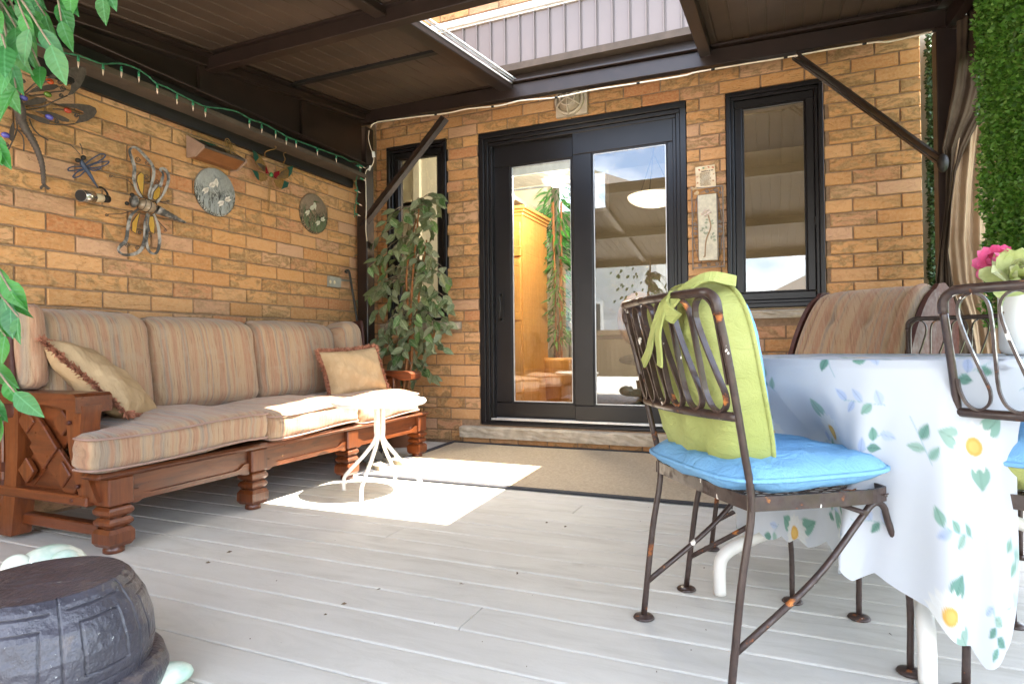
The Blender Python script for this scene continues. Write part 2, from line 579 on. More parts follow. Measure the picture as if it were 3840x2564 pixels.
M_BRICK = mat_brick('brick_face')
M_MORTAR = plain('mortar', (0.29, 0.19, 0.12), 0.95, 0.1, var=0.2, scale=40, bump=0.4)  # tone lowered to carry the shadow in the joints
M_DECK = mat_deck()
M_BROWN = plain('brown_powdercoat', (0.020, 0.011, 0.0085), 0.38, 0.5, var=0.25, scale=9, bump=0.05)
M_PANEL = plain('brown_roof_sheet', (0.062, 0.040, 0.028), 0.5, 0.4, var=0.3, scale=3, bump=0.05)
M_BROWNGREY = plain('dusty_brown_channel', (0.085, 0.062, 0.046), 0.6, 0.3, var=0.2, scale=12)
M_BLACK = plain('black_fascia', (0.012, 0.010, 0.009), 0.5, 0.4)
M_FRAME = plain('dark_window_frame', (0.011, 0.0095, 0.0105), 0.33, 0.4, var=0.15, scale=6)
M_GLASS = mat_glass('glazing')
M_GLASS_DIM = mat_glass('dimmed_glazing', 2.5, (0.60, 0.56, 0.51))  # brown tint put into the glass to darken the room behind
M_ALU = plain('bare_aluminium', (0.62, 0.63, 0.64), 0.35, 0.5, 0.6)
M_STONE = plain('cut_stone_sill', (0.46, 0.39, 0.30), 0.9, 0.2, var=0.22, scale=14, bump=0.5)
M_SIDING = plain('taupe_metal_siding', (0.20, 0.165, 0.155), 0.42, 0.5, var=0.06, scale=2)
M_TRIM = plain('white_trim', (0.78, 0.77, 0.74), 0.5)
M_WOOD = mat_wood('sofa_wood', (0.042, 0.010, 0.003), (0.165, 0.042, 0.009), 0.33, 'Y', 1.0, 0.25)
M_WOODX = mat_wood('sofa_wood_across', (0.042, 0.010, 0.003), (0.155, 0.038, 0.009), 0.33, 'X', 1.0, 0.25)
M_WOODZ = mat_wood('sofa_wood_upright', (0.045, 0.010, 0.003), (0.165, 0.042, 0.009), 0.33, 'Z', 1.0, 0.25)
M_DARKWOOD = mat_wood('dark_plywood_side', (0.036, 0.008, 0.004), (0.068, 0.014, 0.006), 0.55, 'Z', 0.6, 0.0)
M_FABRIC = mat_fabric_stripe()
M_IRON = mat_rusty()
M_WHITEPAINT = plain('white_enamel', (0.74, 0.71, 0.65), 0.4, 0.5, var=0.08, scale=10)
M_CARPET = plain('beige_carpet', (0.42, 0.34, 0.24), 0.98, 0.05, var=0.16, scale=70, bump=0.6)
M_CARPETEDGE = plain('charcoal_binding', (0.045, 0.045, 0.05), 0.8, 0.2)
M_WALLIN = plain('interior_paint', (0.52, 0.49, 0.40), 0.8, 0.2, var=0.03)
M_OAK = mat_wood('honey_oak', (0.48, 0.21, 0.045), (0.66, 0.33, 0.085), 0.4, 'Z', 0.7, 0.1)
M_INFLOOR = mat_wood('interior_floor', (0.26, 0.16, 0.09), (0.36, 0.24, 0.14), 0.25, 'X', 0.6)
# ================================================================== SETTING
# ground and deck
g = MB(); g.add([(-150, -150, -0.32), (150, -150, -0.32), (150, 150, -0.32), (-150, 150, -0.32)], [(0, 1, 2, 3)])
t = NT('lawn', 0.9, 0.1)
n = t.noise(t.coord('Object'), 1.3, 8, 0.65); n2 = t.noise(t.coord('Object'), 60, 3)
t.color(t.mix(t.ramp(n2, [(0.35, 0.0), (0.7, 0.6)]), t.ramp(n, [(0.3, (0.045, 0.085, 0.02)), (0.7, (0.10, 0.15, 0.04))]), (0.06, 0.10, 0.025)))
t.bump(n2, 0.6, 0.03)
structure(g.build('ground', t.m), 'short green lawn around the deck and houses')
g = MB(); g.boxab((-6.5, -7.5, -0.315), (6.0, -1.205, -0.05))  # unseen slab added to throw sunlight back under the roof
structure(g.build('patio', plain('pale_concrete', (.50, .47, .42), .9, .1, var=.12, scale=3, bump=.2)), 'pale concrete slab added behind the deck to bounce sunlight')

DX0, DX1 = -3.176, 1.75
dk = MB(); dk.boxab((DX0, -1.2, -0.30), (DX1, WALL_Y + .1, -0.034))
deck = structure(dk.build('deck', M_BLACK), 'pale grey painted plank deck with rounded board edges')
PITCH = 0.154
def plank_mesh(length, w, h, b):
    prof = [(-w / 2, -h), (-w / 2, -b * 1.4), (-w / 2 + b * .35, -b * .45), (-w / 2 + b * 1.5, 0), (0, 0.0005), (w / 2 - b * 1.5, 0), (w / 2 - b * .35, -b * .45), (w / 2, -b * 1.4), (w / 2, -h)]
    v = [(-length / 2, y, z) for y, z in prof] + [(length / 2, y, z) for y, z in prof]
    k = len(prof)
    f = [(i, i + 1, k + i + 1, k + i) for i in range(k - 1)] + [tuple(range(k)), tuple(range(2 * k - 1, k - 1, -1))]
    f = [tuple(reversed(q)) for q in f]
    me = mesh_from(v, f, 'plank', M_DECK)
    return me
k0 = -20
Ys = [1.952 + PITCH * k for k in range(-20, 17)]
pl_cache = {}
for i, y0 in enumerate(Ys):
    yc = y0 + PITCH / 2
    if yc + PITCH / 2 > WALL_Y + 0.02: continue
    cuts = [DX0, DX1]
    if i % 4 == 1: cuts = [DX0, -1.15 + 0.35 * math.sin(i * 2.3), DX1]
    for a, b in zip(cuts[:-1], cuts[1:]):
        Lh = round(b - a - 0.003, 3)
        if Lh not in pl_cache: pl_cache[Lh] = plank_mesh(Lh, PITCH - 0.0035, 0.030, 0.004)
        o = link('plank', pl_cache[Lh], deck)
        o.location = ((a + b) / 2, yc, rnd.uniform(-0.0008, 0.0008))
        o.rotation_euler = (rnd.uniform(-.002, .002), 0, 0)

# ------------------------------------------------------------------ house
house = thing('brick_house', 'tan and orange brick house with dark framed patio door and windows', 'house', (WALL_X, WALL_Y, 0))
CP = 0.0893
BL = 0.2675
GAP = 0.010
z_ref = 1.0815                          # a bed joint (side wall)
zr_ref = PY(3100.7, 957.5, WALL_Y).z    # a bed joint (rear wall)
def brick_mesh(seed, length=BL - GAP, h=CP - GAP, d=0.09):
    r = random.Random(seed); j = lambda a: r.uniform(-a, a)
    b = 0.004; hx, hz = length / 2, h / 2
    front = []
    nx = 6
    v = []; f = []
    # outline rings: back, edge, front face (slightly wavy edges)
    top = [(-hx + length * i / nx, hz + j(.0012)) for i in range(nx + 1)]
    bot = [(hx - length * i / nx, -hz + j(.0012)) for i in range(nx + 1)]
    ring = top + bot
    k = len(ring)
    for (x, z) in ring: v.append((x, d, z))
    for (x, z) in ring: v.append((x, b + j(.0008), z))
    for (x, z) in ring: v.append((x - math.copysign(b, x) * (1 if abs(x) > hx - .001 else 0), 0.0 + j(.0007), z - math.copysign(b, z)))
    for i in range(k):
        q = (i + 1) % k
        f.append((i, q, k + q, k + i)); f.append((k + i, k + q, 2 * k + q, 2 * k + i))
    f.append(tuple(range(2 * k, 3 * k)))
    return mesh_from(v, [tuple(reversed(x)) for x in f], 'brick', M_BRICK)
full_meshes = [brick_mesh(s) for s in range(5)]
bricks = []      # (wall, centre, length, z)
def lay(wall, a0, a1, zlo, zhi, ref, jref, openings):
    kmin = int(math.floor((zlo - ref) / CP)) ; kmax = int(math.ceil((zhi - ref) / CP))
    for k in range(kmin, kmax):
        z0 = ref + k * CP + GAP / 2; z1 = z0 + CP - GAP; zc = (z0 + z1) / 2
        if zc < zlo or zc > zhi: continue
        free = [(a0, a1)]
        for (o0, o1, oz0, oz1) in openings:
            if oz0 - .02 < zc < oz1 + .02:
                nf = []
                for (p, q) in free:
                    if o1 <= p or o0 >= q: nf.append((p, q)); continue
                    if o0 > p: nf.append((p, o0))
                    if o1 < q: nf.append((o1, q))
                free = nf
        off = jref + (BL / 2 if k % 2 else 0)
        for (p, q) in free:
            s = math.floor((p - off) / BL); x = off + s * BL
            while x < q:
                e0 = max(p, x + GAP / 2); e1 = min(q, x + BL - GAP / 2)
                if e1 - e0 > 0.028: bricks.append((wall, (e0 + e1) / 2, e1 - e0, zc))
                x += BL
DOOR = (-2.19, -0.545, 0.155, 2.513)
WIN = (-0.285, 0.322, 1.02, 2.507)
NWIN = (-3.072, -2.478, 1.0, 2.517)
SILL_D = (-2.362, -0.40, -0.1, 0.155)
SILL_W = (-0.345, 0.39, 0.945, 1.02)
SILL_N = (-3.13, -2.352, 0.925, 1.0)
jl = PX(924.8, 930, WALL_X).y
kz = round((PX(924.8, 930, WALL_X).z - z_ref) / CP - .5)
if kz % 2: jl += BL / 2
jr = PY(3201.6, 1000, WALL_Y).x
kz = round((PY(3201.6, 1000, WALL_Y).z - zr_ref) / CP - .5)
if kz % 2: jr += BL / 2
lay('side', -0.6, WALL_Y, 0.0, 2.32, z_ref, jl, [])
lay('rear', WALL_X + .001, 0.857, 0.0, 2.95, zr_ref, jr, [DOOR, WIN, NWIN, SILL_D, SILL_W, SILL_N])
lay('rear', -2.9, 0.1, 3.45, 4.35, zr_ref, jr + .07, [])
# mortar backing
side_bk = MB(); side_bk.boxab((WALL_X - 0.20, -0.6, -0.2), (WALL_X - 0.011, WALL_Y + .3, 4.4))
side_wall = side_bk.build('wall', M_MORTAR, house, label='side wall of tan and brown bricks hung with metal ornaments')
rb = MB(); YB = WALL_Y + 0.011; YE = WALL_Y + 0.17; e = 0.006
def blk(x0, x1, z0, z1): rb.boxab((x0, YB, z0), (x1, YE, z1))
blk(WALL_X - .1, NWIN[0] - e, -0.2, 2.52)
blk(NWIN[0] - e, NWIN[1] + e, -0.2, NWIN[2] - e)
blk(NWIN[1] + e, DOOR[0] - e, -0.2, 2.52)
blk(DOOR[0] - e, DOOR[1] + e, -0.2, 0.15)
blk(DOOR[1] + e, WIN[0] - e, -0.2, 2.52)
blk(WIN[0] - e, WIN[1] + e, -0.2, WIN[2] - e)
blk(WIN[1] + e, 0.851, -0.2, 2.52)
blk(WALL_X - .1, 0.851, 2.521, 4.4)
rear_wall = rb.build('wall', M_MORTAR, house, label='rear wall of orange bricks around the patio door')
def world_c(b):
    return Vector((WALL_X, b[1], b[3])) if b[0] == 'side' else Vector((b[1], WALL_Y, b[3]))
def score(b):
    p = world_c(b)
    c = Vector((ROWX.x * p.x + ROWY.x * p.y + ROWZ.x * (p.z - CAM_H), ROWX.y * p.x + ROWY.y * p.y + ROWZ.y * (p.z - CAM_H), ROWX.z * p.x + ROWY.z * p.y + ROWZ.z * (p.z - CAM_H)))
    if c.z > -0.2: return 0
    u = CX + FPX * c.x / -c.z; v = CY - FPX * c.y / -c.z
    if u < -40 or u > 3880 or v < -60 or v > 2600: return 0
    if b[0] == 'side' and (b[3] < 0.80 or b[3] > 2.12): return 0
    if b[0] == 'rear' and (u > 3000 and v > 1320 or u < 1390): return 0
    if b[0] == 'rear' and v < 240 and not 1450 < u < 2560: return 0
    return b[2] / (c.z * c.z)
ranked = sorted(bricks, key=score, reverse=True)
indiv = set(id(b) for b in ranked[:300] if score(b) > 0)
rest = {'side': MB(), 'rear': MB()}
for i, b in enumerate(bricks):
    p = world_c(b)
    if id(b) in indiv:
        o = link('brick', full_meshes[i % 5], side_wall if b[0] == 'side' else rear_wall)
        o.location = p - ORG[house.name] + (Vector((-rnd.uniform(0, .0025), 0, 0)) if b[0] == 'side' else Vector((0, rnd.uniform(0, .0025), 0)))
        o.scale = (b[2] / (BL - GAP), 1, 1)
        if b[0] == 'side': o.rotation_euler = (0, 0, math.pi / 2)
        if b[0] == 'side': pass
    else:
        me = full_meshes[i % 5]; s = b[2] / (BL - GAP)
        vv = []
        for q in me.vertices:
            x, y, z = q.co
            x *= s
            vv.append((p.x - y, p.y + x, p.z + z) if b[0] == 'side' else (p.x + x, p.y + y, p.z + z))
        rest[b[0]].add(vv, [tuple(pp.vertices) for pp in me.polygons])
rest['side'].build('brick', M_BRICK, side_wall, kind='stuff')
rest['rear'].build('brick', M_BRICK, rear_wall, kind='stuff')

# upper cladding of the rear wall
flash = MB(); flash.boxab((WALL_X, WALL_Y - .035, 2.955), (0.9, WALL_Y + .004, 2.985)); flash.boxab((WALL_X, WALL_Y - .012, 2.86), (0.9, WALL_Y + .003, 2.955))
flash.build('flashing', M_BROWNGREY, house)
clad = MB(); clad.boxab((WALL_X, WALL_Y - .006, 2.985), (0.9, WALL_Y + .004, 3.40))
cl = clad.build('cladding', M_SIDING, house, label='taupe vertical metal cladding above the patio door')
pw = 0.124
pm = MB(); pm.box((0, -.0035, 0), (pw - .012, .007, .412), bev=.002); pm.box((pw / 2 - .012, -.011, 0), (.012, .022, .412), bev=.003)
pm_me = mesh_from(pm.v, pm.f, 'cladding_strip', M_SIDING)
for k in range(int(4.0 / pw)):
    o = link('cladding_strip', pm_me, cl)
    o.location = Vector((WALL_X + .08 + k * pw, WALL_Y - .0065, 3.192)) - ORG[house.name]
tr = MB(); tr.boxab((WALL_X, WALL_Y - .05, 3.40), (0.9, WALL_Y + .004, 3.455), bev=.006); tr.boxab((WALL_X, WALL_Y - .03, 3.385), (0.9, WALL_Y - .001, 3.40))
tr.build('trim', M_TRIM, house)

# stone sills
def sill(x0, x1, z0, z1, out, seed):
    r = random.Random(seed); m_ = MB(); n_ = max(6, int((x1 - x0) / .05)); rows = 5
    v = []; f = []
    for i in range(n_ + 1):
        x = x0 + (x1 - x0) * i / n_
        prof = [(WALL_Y + .08, z1), (WALL_Y - out + .012, z1 - .012)]
        for k in range(rows): 
            zz = z1 - .018 - (z1 - .018 - z0) * k / (rows - 1)
            prof.append((WALL_Y - out + r.uniform(-.004, .006) + .006 * (k / (rows - 1)), zz))
        prof.append((WALL_Y + .08, z0))
        v += [(x, y, z) for y, z in prof]
    kk = rows + 3
    for i in range(n_):
        for j in range(kk):
            q = (j + 1) % kk
            f.append((i * kk + j, i * kk + q, (i + 1) * kk + q, (i + 1) * kk + j))
    f.append(tuple(range(kk))[::-1]); f.append(tuple(n_ * kk + j for j in range(kk)))
    m_.add(v, f)
    return fixnormals(m_.build('sill', M_STONE, house))
sill(-2.358, -0.40, 0.049, 0.146, 0.05, 3)
sill(SILL_W[0] + .004, SILL_W[1] - .004, SILL_W[2] + .004, 1.015, 0.03, 4)
sill(SILL_N[0] + .004, SILL_N[1] - .004, SILL_N[2] + .004, 0.996, 0.045, 5)
# low brick course under the door sill
uc = MB()
for k in range(8):
    x0 = -2.35 + k * .245
    uc.boxab((x0, WALL_Y + .004, -0.02), (min(x0 + .235, -.41), WALL_Y + .09, 0.0455), bev=.003)
uc.build('brick', M_BRICK, house, kind='stuff')

# ------------------------------------------------------------------ windows and patio door
def frame_ring(m_, x0, x1, z0, z1, w, y0, y1, bev=.004, wb=None):
    wb = w if wb is None else wb
    m_.boxab((x0, y0, z1 - w), (x1, y1, z1), bev); m_.boxab((x0, y0, z0), (x1, y1, z0 + wb), bev)
    m_.boxab((x0, y0 + .0008, z0 + wb), (x0 + w, y1 - .0008, z1 - w), bev); m_.boxab((x1 - w, y0 + .0008, z0 + wb), (x1, y1 - .0008, z1 - w), bev)
def window(x0, x1, z0, z1, gm=None):
    m_ = MB()
    frame_ring(m_, x0 + .003, x1 - .003, z0 + .002, z1 - .003, .030, WALL_Y - .012, WALL_Y + .10)
    frame_ring(m_, x0 + .033, x1 - .033, z0 + .032, z1 - .033, .022, WALL_Y + .008, WALL_Y + .10)
    w_ = m_.build('window', M_FRAME, house)
    s_ = MB(); frame_ring(s_, x0 + .055, x1 - .055, z0 + .054, z1 - .055, .052, WALL_Y + .026, WALL_Y + .085, .006)
    frame_ring(s_, x0 + .107, x1 - .107, z0 + .106, z1 - .107, .011, WALL_Y + .036, WALL_Y + .075, .003)
    s_.build('sash', M_FRAME, w_)
    p_ = MB(); p_.boxab((x0 + .110, WALL_Y + .050, z0 + .110), (x1 - .110, WALL_Y + .056, z1 - .110))
    p_.build('pane', gm or M_GLASS, w_)
    return w_
w1 = window(WIN[0], WIN[1], WIN[2], WIN[3], M_GLASS_DIM)
h_ = MB(); h_.boxab((WIN[1] - .062, WALL_Y + .004, 1.55), (WIN[1] - .050, WALL_Y + .024, 1.61), .003); h_.build('latch', M_BLACK, w1)
window(NWIN[0], NWIN[1], NWIN[2], NWIN[3])

dm = MB()
frame_ring(dm, DOOR[0] + .003, DOOR[1] - .003, 0.150, DOOR[3] - .003, .045, WALL_Y + .004, WALL_Y + .155, .004, .022)
frame_ring(dm, DOOR[0] + .048, DOOR[1] - .048, 0.172, DOOR[3] - .048, .030, WALL_Y + .022, WALL_Y + .155, .004, .012)
frame_ring(dm, DOOR[0] + .078, DOOR[1] - .078, 0.184, DOOR[3] - .078, .026, WALL_Y + .040, WALL_Y + .155, .004, .006)
door = dm.build('patio_door', M_FRAME, house, label='dark framed two panel sliding glass patio door')
def door_leaf(x0, x1, z0, z1, gx0, gx1, gz0, gz1, y0, y1, gm=None):
    s_ = MB()
    s_.boxab((x0, y0, gz1), (x1, y1, z1), .005); s_.boxab((x0, y0, z0), (x1, y1, gz0), .005)
    s_.boxab((x0, y0 + .001, gz0), (gx0, y1 - .001, gz1), .005); s_.boxab((gx1, y0 + .001, gz0), (x1, y1 - .001, gz1), .005)
    frame_ring(s_, gx0 - .001, gx1 + .001, gz0 - .001, gz1 + .001, .010, y0 + .006, y1 - .006, .002)
    lf = s_.build('sliding_panel', M_FRAME, door)
    b_ = MB(); frame_ring(b_, gx0 + .009, gx1 - .009, gz0 + .009, gz1 - .009, .007, y0 + .015, y1 - .012, .001)
    b_.build('spacer', M_ALU, door)
    p_ = MB(); p_.boxab((gx0 + .010, (y0 + y1) / 2 - .003, gz0 + .010), (gx1 - .010, (y0 + y1) / 2 + .003, gz1 - .010))
    p_.build('pane', gm or M_GLASS, door)
    return lf
l1 = door_leaf(-2.10, -1.375, 0.188, 2.43, -1.948, -1.43, 0.325, 2.245, WALL_Y + .098, WALL_Y + .140)
l2 = door_leaf(-1.405, -0.630, 0.2075, 2.43, -1.252, -0.690, 0.322, 2.245, WALL_Y + .046, WALL_Y + .092, M_GLASS_DIM)
m_ = MB(); m_.boxab((-2.10, WALL_Y + .020, 0.1905), (-0.60, WALL_Y + .024, 0.206)); m_.boxab((-2.10, WALL_Y + .028, 0.1905), (-0.60, WALL_Y + .095, 0.1965)); m_.boxab((-2.10, WALL_Y + .0955, 0.1905), (-0.60, WALL_Y + .0975, 0.204))
m_.build('track', M_ALU, door)
m_ = MB(); m_.tube(smooth_path([(-2.035, WALL_Y + .098, 1.20), (-2.035, WALL_Y + .05, 1.19), (-2.02, WALL_Y + .04, 1.10), (-2.035, WALL_Y + .05, 1.01), (-2.035, WALL_Y + .098, 1.0)], 5), .009, 8)
m_.boxab((-2.052, WALL_Y + .0935, .97), (-2.018, WALL_Y + .099, 1.23), .002)
m_.build('handle', M_BLACK, door)
m_ = MB(); m_.boxab((-1.395, WALL_Y + .041, 1.10), (-1.365, WALL_Y + .0458, 1.26), .002); m_.build('pull', M_FRAME, door)
# raised blind between the panes
bl = MB(); bl.boxab((-1.935, WALL_Y + .124, 2.165), (-1.44, WALL_Y + .136, 2.232))
bl.build('blind', plain('blind_white', (.74, .73, .69), .6), door)
for k in range(9):
    s_ = MB(); s_.boxab((-1.935, WALL_Y + .1225, 2.065 + k * .0108), (-1.44, WALL_Y + .1365, 2.0695 + k * .0108))
    s_.build('slat', plain('slat_grey', (.45, .42, .37), .6) if k == 0 else MATS['slat_grey'], door)
s_ = MB(); s_.boxab((-1.935, WALL_Y + .122, 2.045), (-1.44, WALL_Y + .137, 2.0585)); s_.build('bottom_rail', MATS['blind_white'], door)

# ------------------------------------------------------------------ room behind the glass
IY0, IY1 = WALL_Y + .171, 8.6
rm = MB()
rm.boxab((-4.2, IY0, -0.1), (1.6, IY1, 0.14))
room_floor = structure(rm.build('interior_floor', M_INFLOOR), 'brown plank floor inside the room')
rm = MB(); rm.boxab((-4.2, IY0, 3.30), (1.6, IY1, 3.38)); structure(rm.build('interior_ceiling', M_WALLIN))
IW = (-3.05, -1.55, 1.75, 2.72)     # far window
w0 = PY(2085, 690, IY1); w1_ = PY(2282, 690, IY1)
IW = (w0.x, w1_.x, PY(2180, 800, IY1).z, PY(2180, 560, IY1).z)
rm = MB()
rm.boxab((-4.2, IY1, 0), (IW[0], IY1 + .1, 3.3)); rm.boxab((IW[1], IY1, 0), (1.6, IY1 + .1, 3.3)); rm.boxab((IW[0], IY1, 0), (IW[1], IY1 + .1, IW[2])); rm.boxab((IW[0], IY1, IW[3]), (IW[1], IY1 + .1, 3.3))
rm.boxab((-4.28, IY0, 0), (-4.2, IY1, 3.3)); rm.boxab((1.6, IY0, 0), (1.68, IY1, 3.3))
structure(rm.build('interior_wall', M_WALLIN))
# inner lining of the rear wall
rm = MB(); y0, y1 = YE + .0005, YE + .02
for (x0, x1, z0, z1) in ((WALL_X, NWIN[0], 0, 2.52), (NWIN[0], NWIN[1], 0, 1.0), (NWIN[1], DOOR[0], 0, 2.52), (DOOR[1], WIN[0], 0, 2.52), (WIN[0], WIN[1], 0, 1.0), (WIN[1], 1.6, 0, 2.52), (-4.2, WALL_X, 0, 2.52), (-4.2, 1.6, 2.5205, 3.3)):
    rm.boxab((x0, y0, z0), (x1, y1, z1))
structure(rm.build('interior_wall_lining', M_WALLIN))
# partition beside the cabinet
c0 = PY(2012, 1000, 6.25); c1 = PY(2056, 1000, 6.25)
rm = MB(); rm.boxab((c0.x - .6, 6.25, 0.14), (c1.x, 6.37, 3.3)); rm.boxab((c0.x - 1.6, 5.45, 2.26), (c0.x, 6.25, 2.3))
rm.boxab((-4.19, 5.45, 0.14), (-2.66, 5.52, 3.299)); rm.boxab((-3.40, 5.40, 0.14), (-3.33, 5.4495, 3.299))
structure(rm.build('interior_partition', M_WALLIN))
# oak cabinet
cx1 = PY(1957, 1000, 5.35).x; cz = PY(1957, 805, 5.35).z
cab = thing('pantry_cabinet', 'tall honey oak pantry cabinet with crown moulding inside the patio door', 'cabinet', (cx1, 5.35, .14))
m_ = MB(); m_.boxab((cx1 - .45, 5.372, .14), (cx1, 6.05, cz)); m_.build('carcass', M_OAK, cab)
for (z0, z1) in ((.24, 1.02), (1.03, 1.63), (1.64, cz - .05)):
    for xa in (cx1 - .42,):
        f_ = MB(); frame_ring(f_, xa + .005, xa + .405, z0, z1 - .01, .075, 5.350, 5.372, .004); f_.boxab((xa + .08, 5.360, z0 + .075), (xa + .33, 5.372, z1 - .085), .003)
        f_.build('door', M_OAK, cab)
m_ = MB()
for k, (o_, z0, z1) in enumerate(((.012, 0, .03), (.03, .03, .055), (.055, .055, .085))): m_.boxab((cx1 - .46, 5.372 - o_, cz + z0), (cx1 + o_, 6.05, cz + z1), .004)
m_.build('crown_moulding', M_OAK, cab)
# pendant lamps
M_LAMPGLASS = mat_emit('lit_alabaster_glass', (0.95, 0.92, 0.80), .55)
def pendant(u, v, Y, rpx, label, energy):
    c = PY(u, v, Y)
    depth = -(ROWX.z * c.x + ROWY.z * c.y)
    r_ = rpx / FPX * depth
    p = thing('pendant_lamp', label, 'lamp', (c.x, c.y, c.z), 'pendant lamps inside the house')
    m_ = MB(); prof = [(r_ * math.sin(a), -r_ * .42 * math.cos(a)) for a in [math.pi / 2 * i / 10 for i in range(1, 11)]]
    m_.lathe([(0.001, -r_ * .42)] + prof + [(r_ * .95, .0), (r_ * .6, -r_ * .3)], c, 32)
    m_.build('bowl', M_LAMPGLASS, p)
    m_ = MB()
    for k in range(3):
        a = k * 2.094 + .5
        m_.tube([c + Vector((r_ * .8 * math.cos(a), r_ * .8 * math.sin(a), 0)), c + Vector((.02 * math.cos(a), .02 * math.sin(a), .42))], .004, 6)
    m_.tube([c + Vector((0, 0, .42)), Vector((c.x, c.y, 3.3))], .008, 6)
    m_.build('rod', M_BROWN, p)
    ld = bpy.data.lights.new('pendant_light', 'POINT'); ld.energy = energy; ld.color = (1, .88, .7); ld.shadow_soft_size = .08
    lo = bpy.data.objects.new('pendant_light', ld); col.objects.link(lo); lo.parent = p; lo.location = (0, 0, -r_ * .62)  # light set below the bowl so the glass does not block it
    lo2 = bpy.data.objects.new('pendant_light', ld); col.objects.link(lo2); lo2.parent = p; lo2.location = (0, 0, .10)  # second light added above the bowl to brighten the upper walls
pendant(2452, 735, 6.6, 98, 'lit glass bowl pendant lamp behind the wide right door panel', 1.2)
pendant(2092, 672, 5.0, 62, 'glass bowl pendant lamp with light added for the oak pantry cabinet', 17)  # light added to an unlit lamp to brighten the cabinet
# far window frame
fw = thing('interior_window', 'white framed bright window in the far wall of the room', 'window', (IW[0], IY1, IW[2]))
m_ = MB(); frame_ring(m_, IW[0], IW[1], IW[2], IW[3], .05, IY1 - .01, IY1 + .06); m_.boxab(((IW[0] + IW[1]) / 2 - .02, IY1 - .004, IW[2] + .05), ((IW[0] + IW[1]) / 2 + .02, IY1 + .05, IW[3] - .05)); m_.build('frame', M_TRIM, fw)
m_ = MB(); m_.boxab((IW[0] + .05, IY1 + .02, IW[2] + .05), (IW[1] - .05, IY1 + .024, IW[3] - .05)); m_.build('pane', M_GLASS, fw)
# desk and swivel chair seen through the glass
dp = PY(2330, 1300, 6.9)
dsk = thing('wooden_desk', 'brown wooden desk inside the room behind the swivel chair', 'desk', (dp.x, 6.9, .14))
m_ = MB(); m_.boxab((dp.x - .75, 6.6, .86), (dp.x + .75, 7.25, .90), .004); m_.build('top', M_DARKWOOD, dsk)
for sx in (-.72, .68):
    for sy in (6.63, 7.18): m_ = MB(); m_.boxab((dp.x + sx, sy, .14), (dp.x + sx + .05, sy + .05, .859)); m_.build('leg', M_DARKWOOD, dsk)
oc = PY(2400, 1300, 5.75)
och = thing('swivel_chair', 'dark swivel chair with tan rounded back seen through the door glass', 'chair', (oc.x, 5.75, .14))
m_ = MB(); m_.ell((oc.x, 5.72, 1.02), (.21, .05, .26)); m_.build('backrest', plain('tan_leather', (.30, .17, .10), .5), och)
m_ = MB(); m_.ell((oc.x, 5.95, .64), (.25, .24, .06)); m_.build('seat', M_BLACK, och)
m_ = MB(); m_.tube([(oc.x, 5.95, .60), (oc.x, 5.95, .22)], .03, 10); m_.build('column', M_BLACK, och)
m_ = MB(); m_.tube([(oc.x, 5.73, .78), (oc.x, 5.78, .62), (oc.x, 5.95, .60)], .022, 8); m_.build('back_bracket', M_BLACK, och)
for k in range(5):
    a = k * 1.2566; q = Vector((oc.x + .28 * math.cos(a), 5.95 + .28 * math.sin(a), .17))
    m_ = MB(); m_.tube([(oc.x, 5.95, .22), q], [.024, .016], 8); m_.ell((q.x, q.y, .17), (.03, .03, .03)); m_.build('leg', M_BLACK, och)

# ------------------------------------------------------------------ gazebo
gz = thing('gazebo', 'dark brown metal gazebo with sheet roof and one open roof bay', 'gazebo', (-3.05, 4.10, 0))
SL = 0.131
def rz(Y): return 2.705 + SL * (Y - 4.17)
GX0, GX1 = -3.06, 0.93
GY0 = -0.45
BYC = 4.10
def gpart(name, mb, mat=None, **k): return mb.build(name, mat or M_BROWN, gz, **k)
# rear beam (slightly out of level)
zl, zr_ = 2.60, 2.528
m_ = MB(); m_.bar((GX0 - .05, BYC, zl + .052), (GX1 + .05, BYC, zr_ + .052), .06, .10, bev=.004); m_.bar((GX0 - .05, BYC - .012, zl + .110), (GX1 + .05, BYC - .012, zr_ + .118), .10, .014, bev=.002)
gpart('beam', m_)
m_ = MB(); m_.bar((GX0, BYC + .02, zl + .16), (GX1, BYC + .02, zr_ + .175), .045, .055, bev=.003); gpart('rail', m_)
# posts
def post(x, y, z1):
    m_ = MB(); m_.boxab((x - .05, y - .05, 0.006), (x + .05, y + .05, z1), .004); m_.boxab((x - .075, y - .075, .0005), (x + .075, y + .075, .008), .002)
    return gpart('post', m_)
post(-3.085, 4.165, 2.59); post(0.905, 4.10, 2.525); post(0.905, -0.38, 2.02)
# braces
m_ = MB(); m_.bar(PY(1665, 440, 4.09), PY(1355, 845, 4.12), .012, .075, up=(0, 1, 0)); m_.bar(PY(1665, 440, 4.09) + Vector((.02, .012, -.015)), PY(1355, 845, 4.12) + Vector((.02, .012, -.015)), .035, .008, up=(.7, 0, .7)); gpart('brace', m_)
m_ = MB(); m_.bar(PY(2985, 205, 4.07), PY(3530, 598, 4.07), .012, .07, up=(0, 1, 0)); m_.bar(PY(2985, 205, 4.07) + Vector((-.02, .012, -.012)), PY(3530, 598, 4.07) + Vector((-.02, .012, -.012)), .035, .008, up=(.7, 0, .7)); gpart('brace', m_)
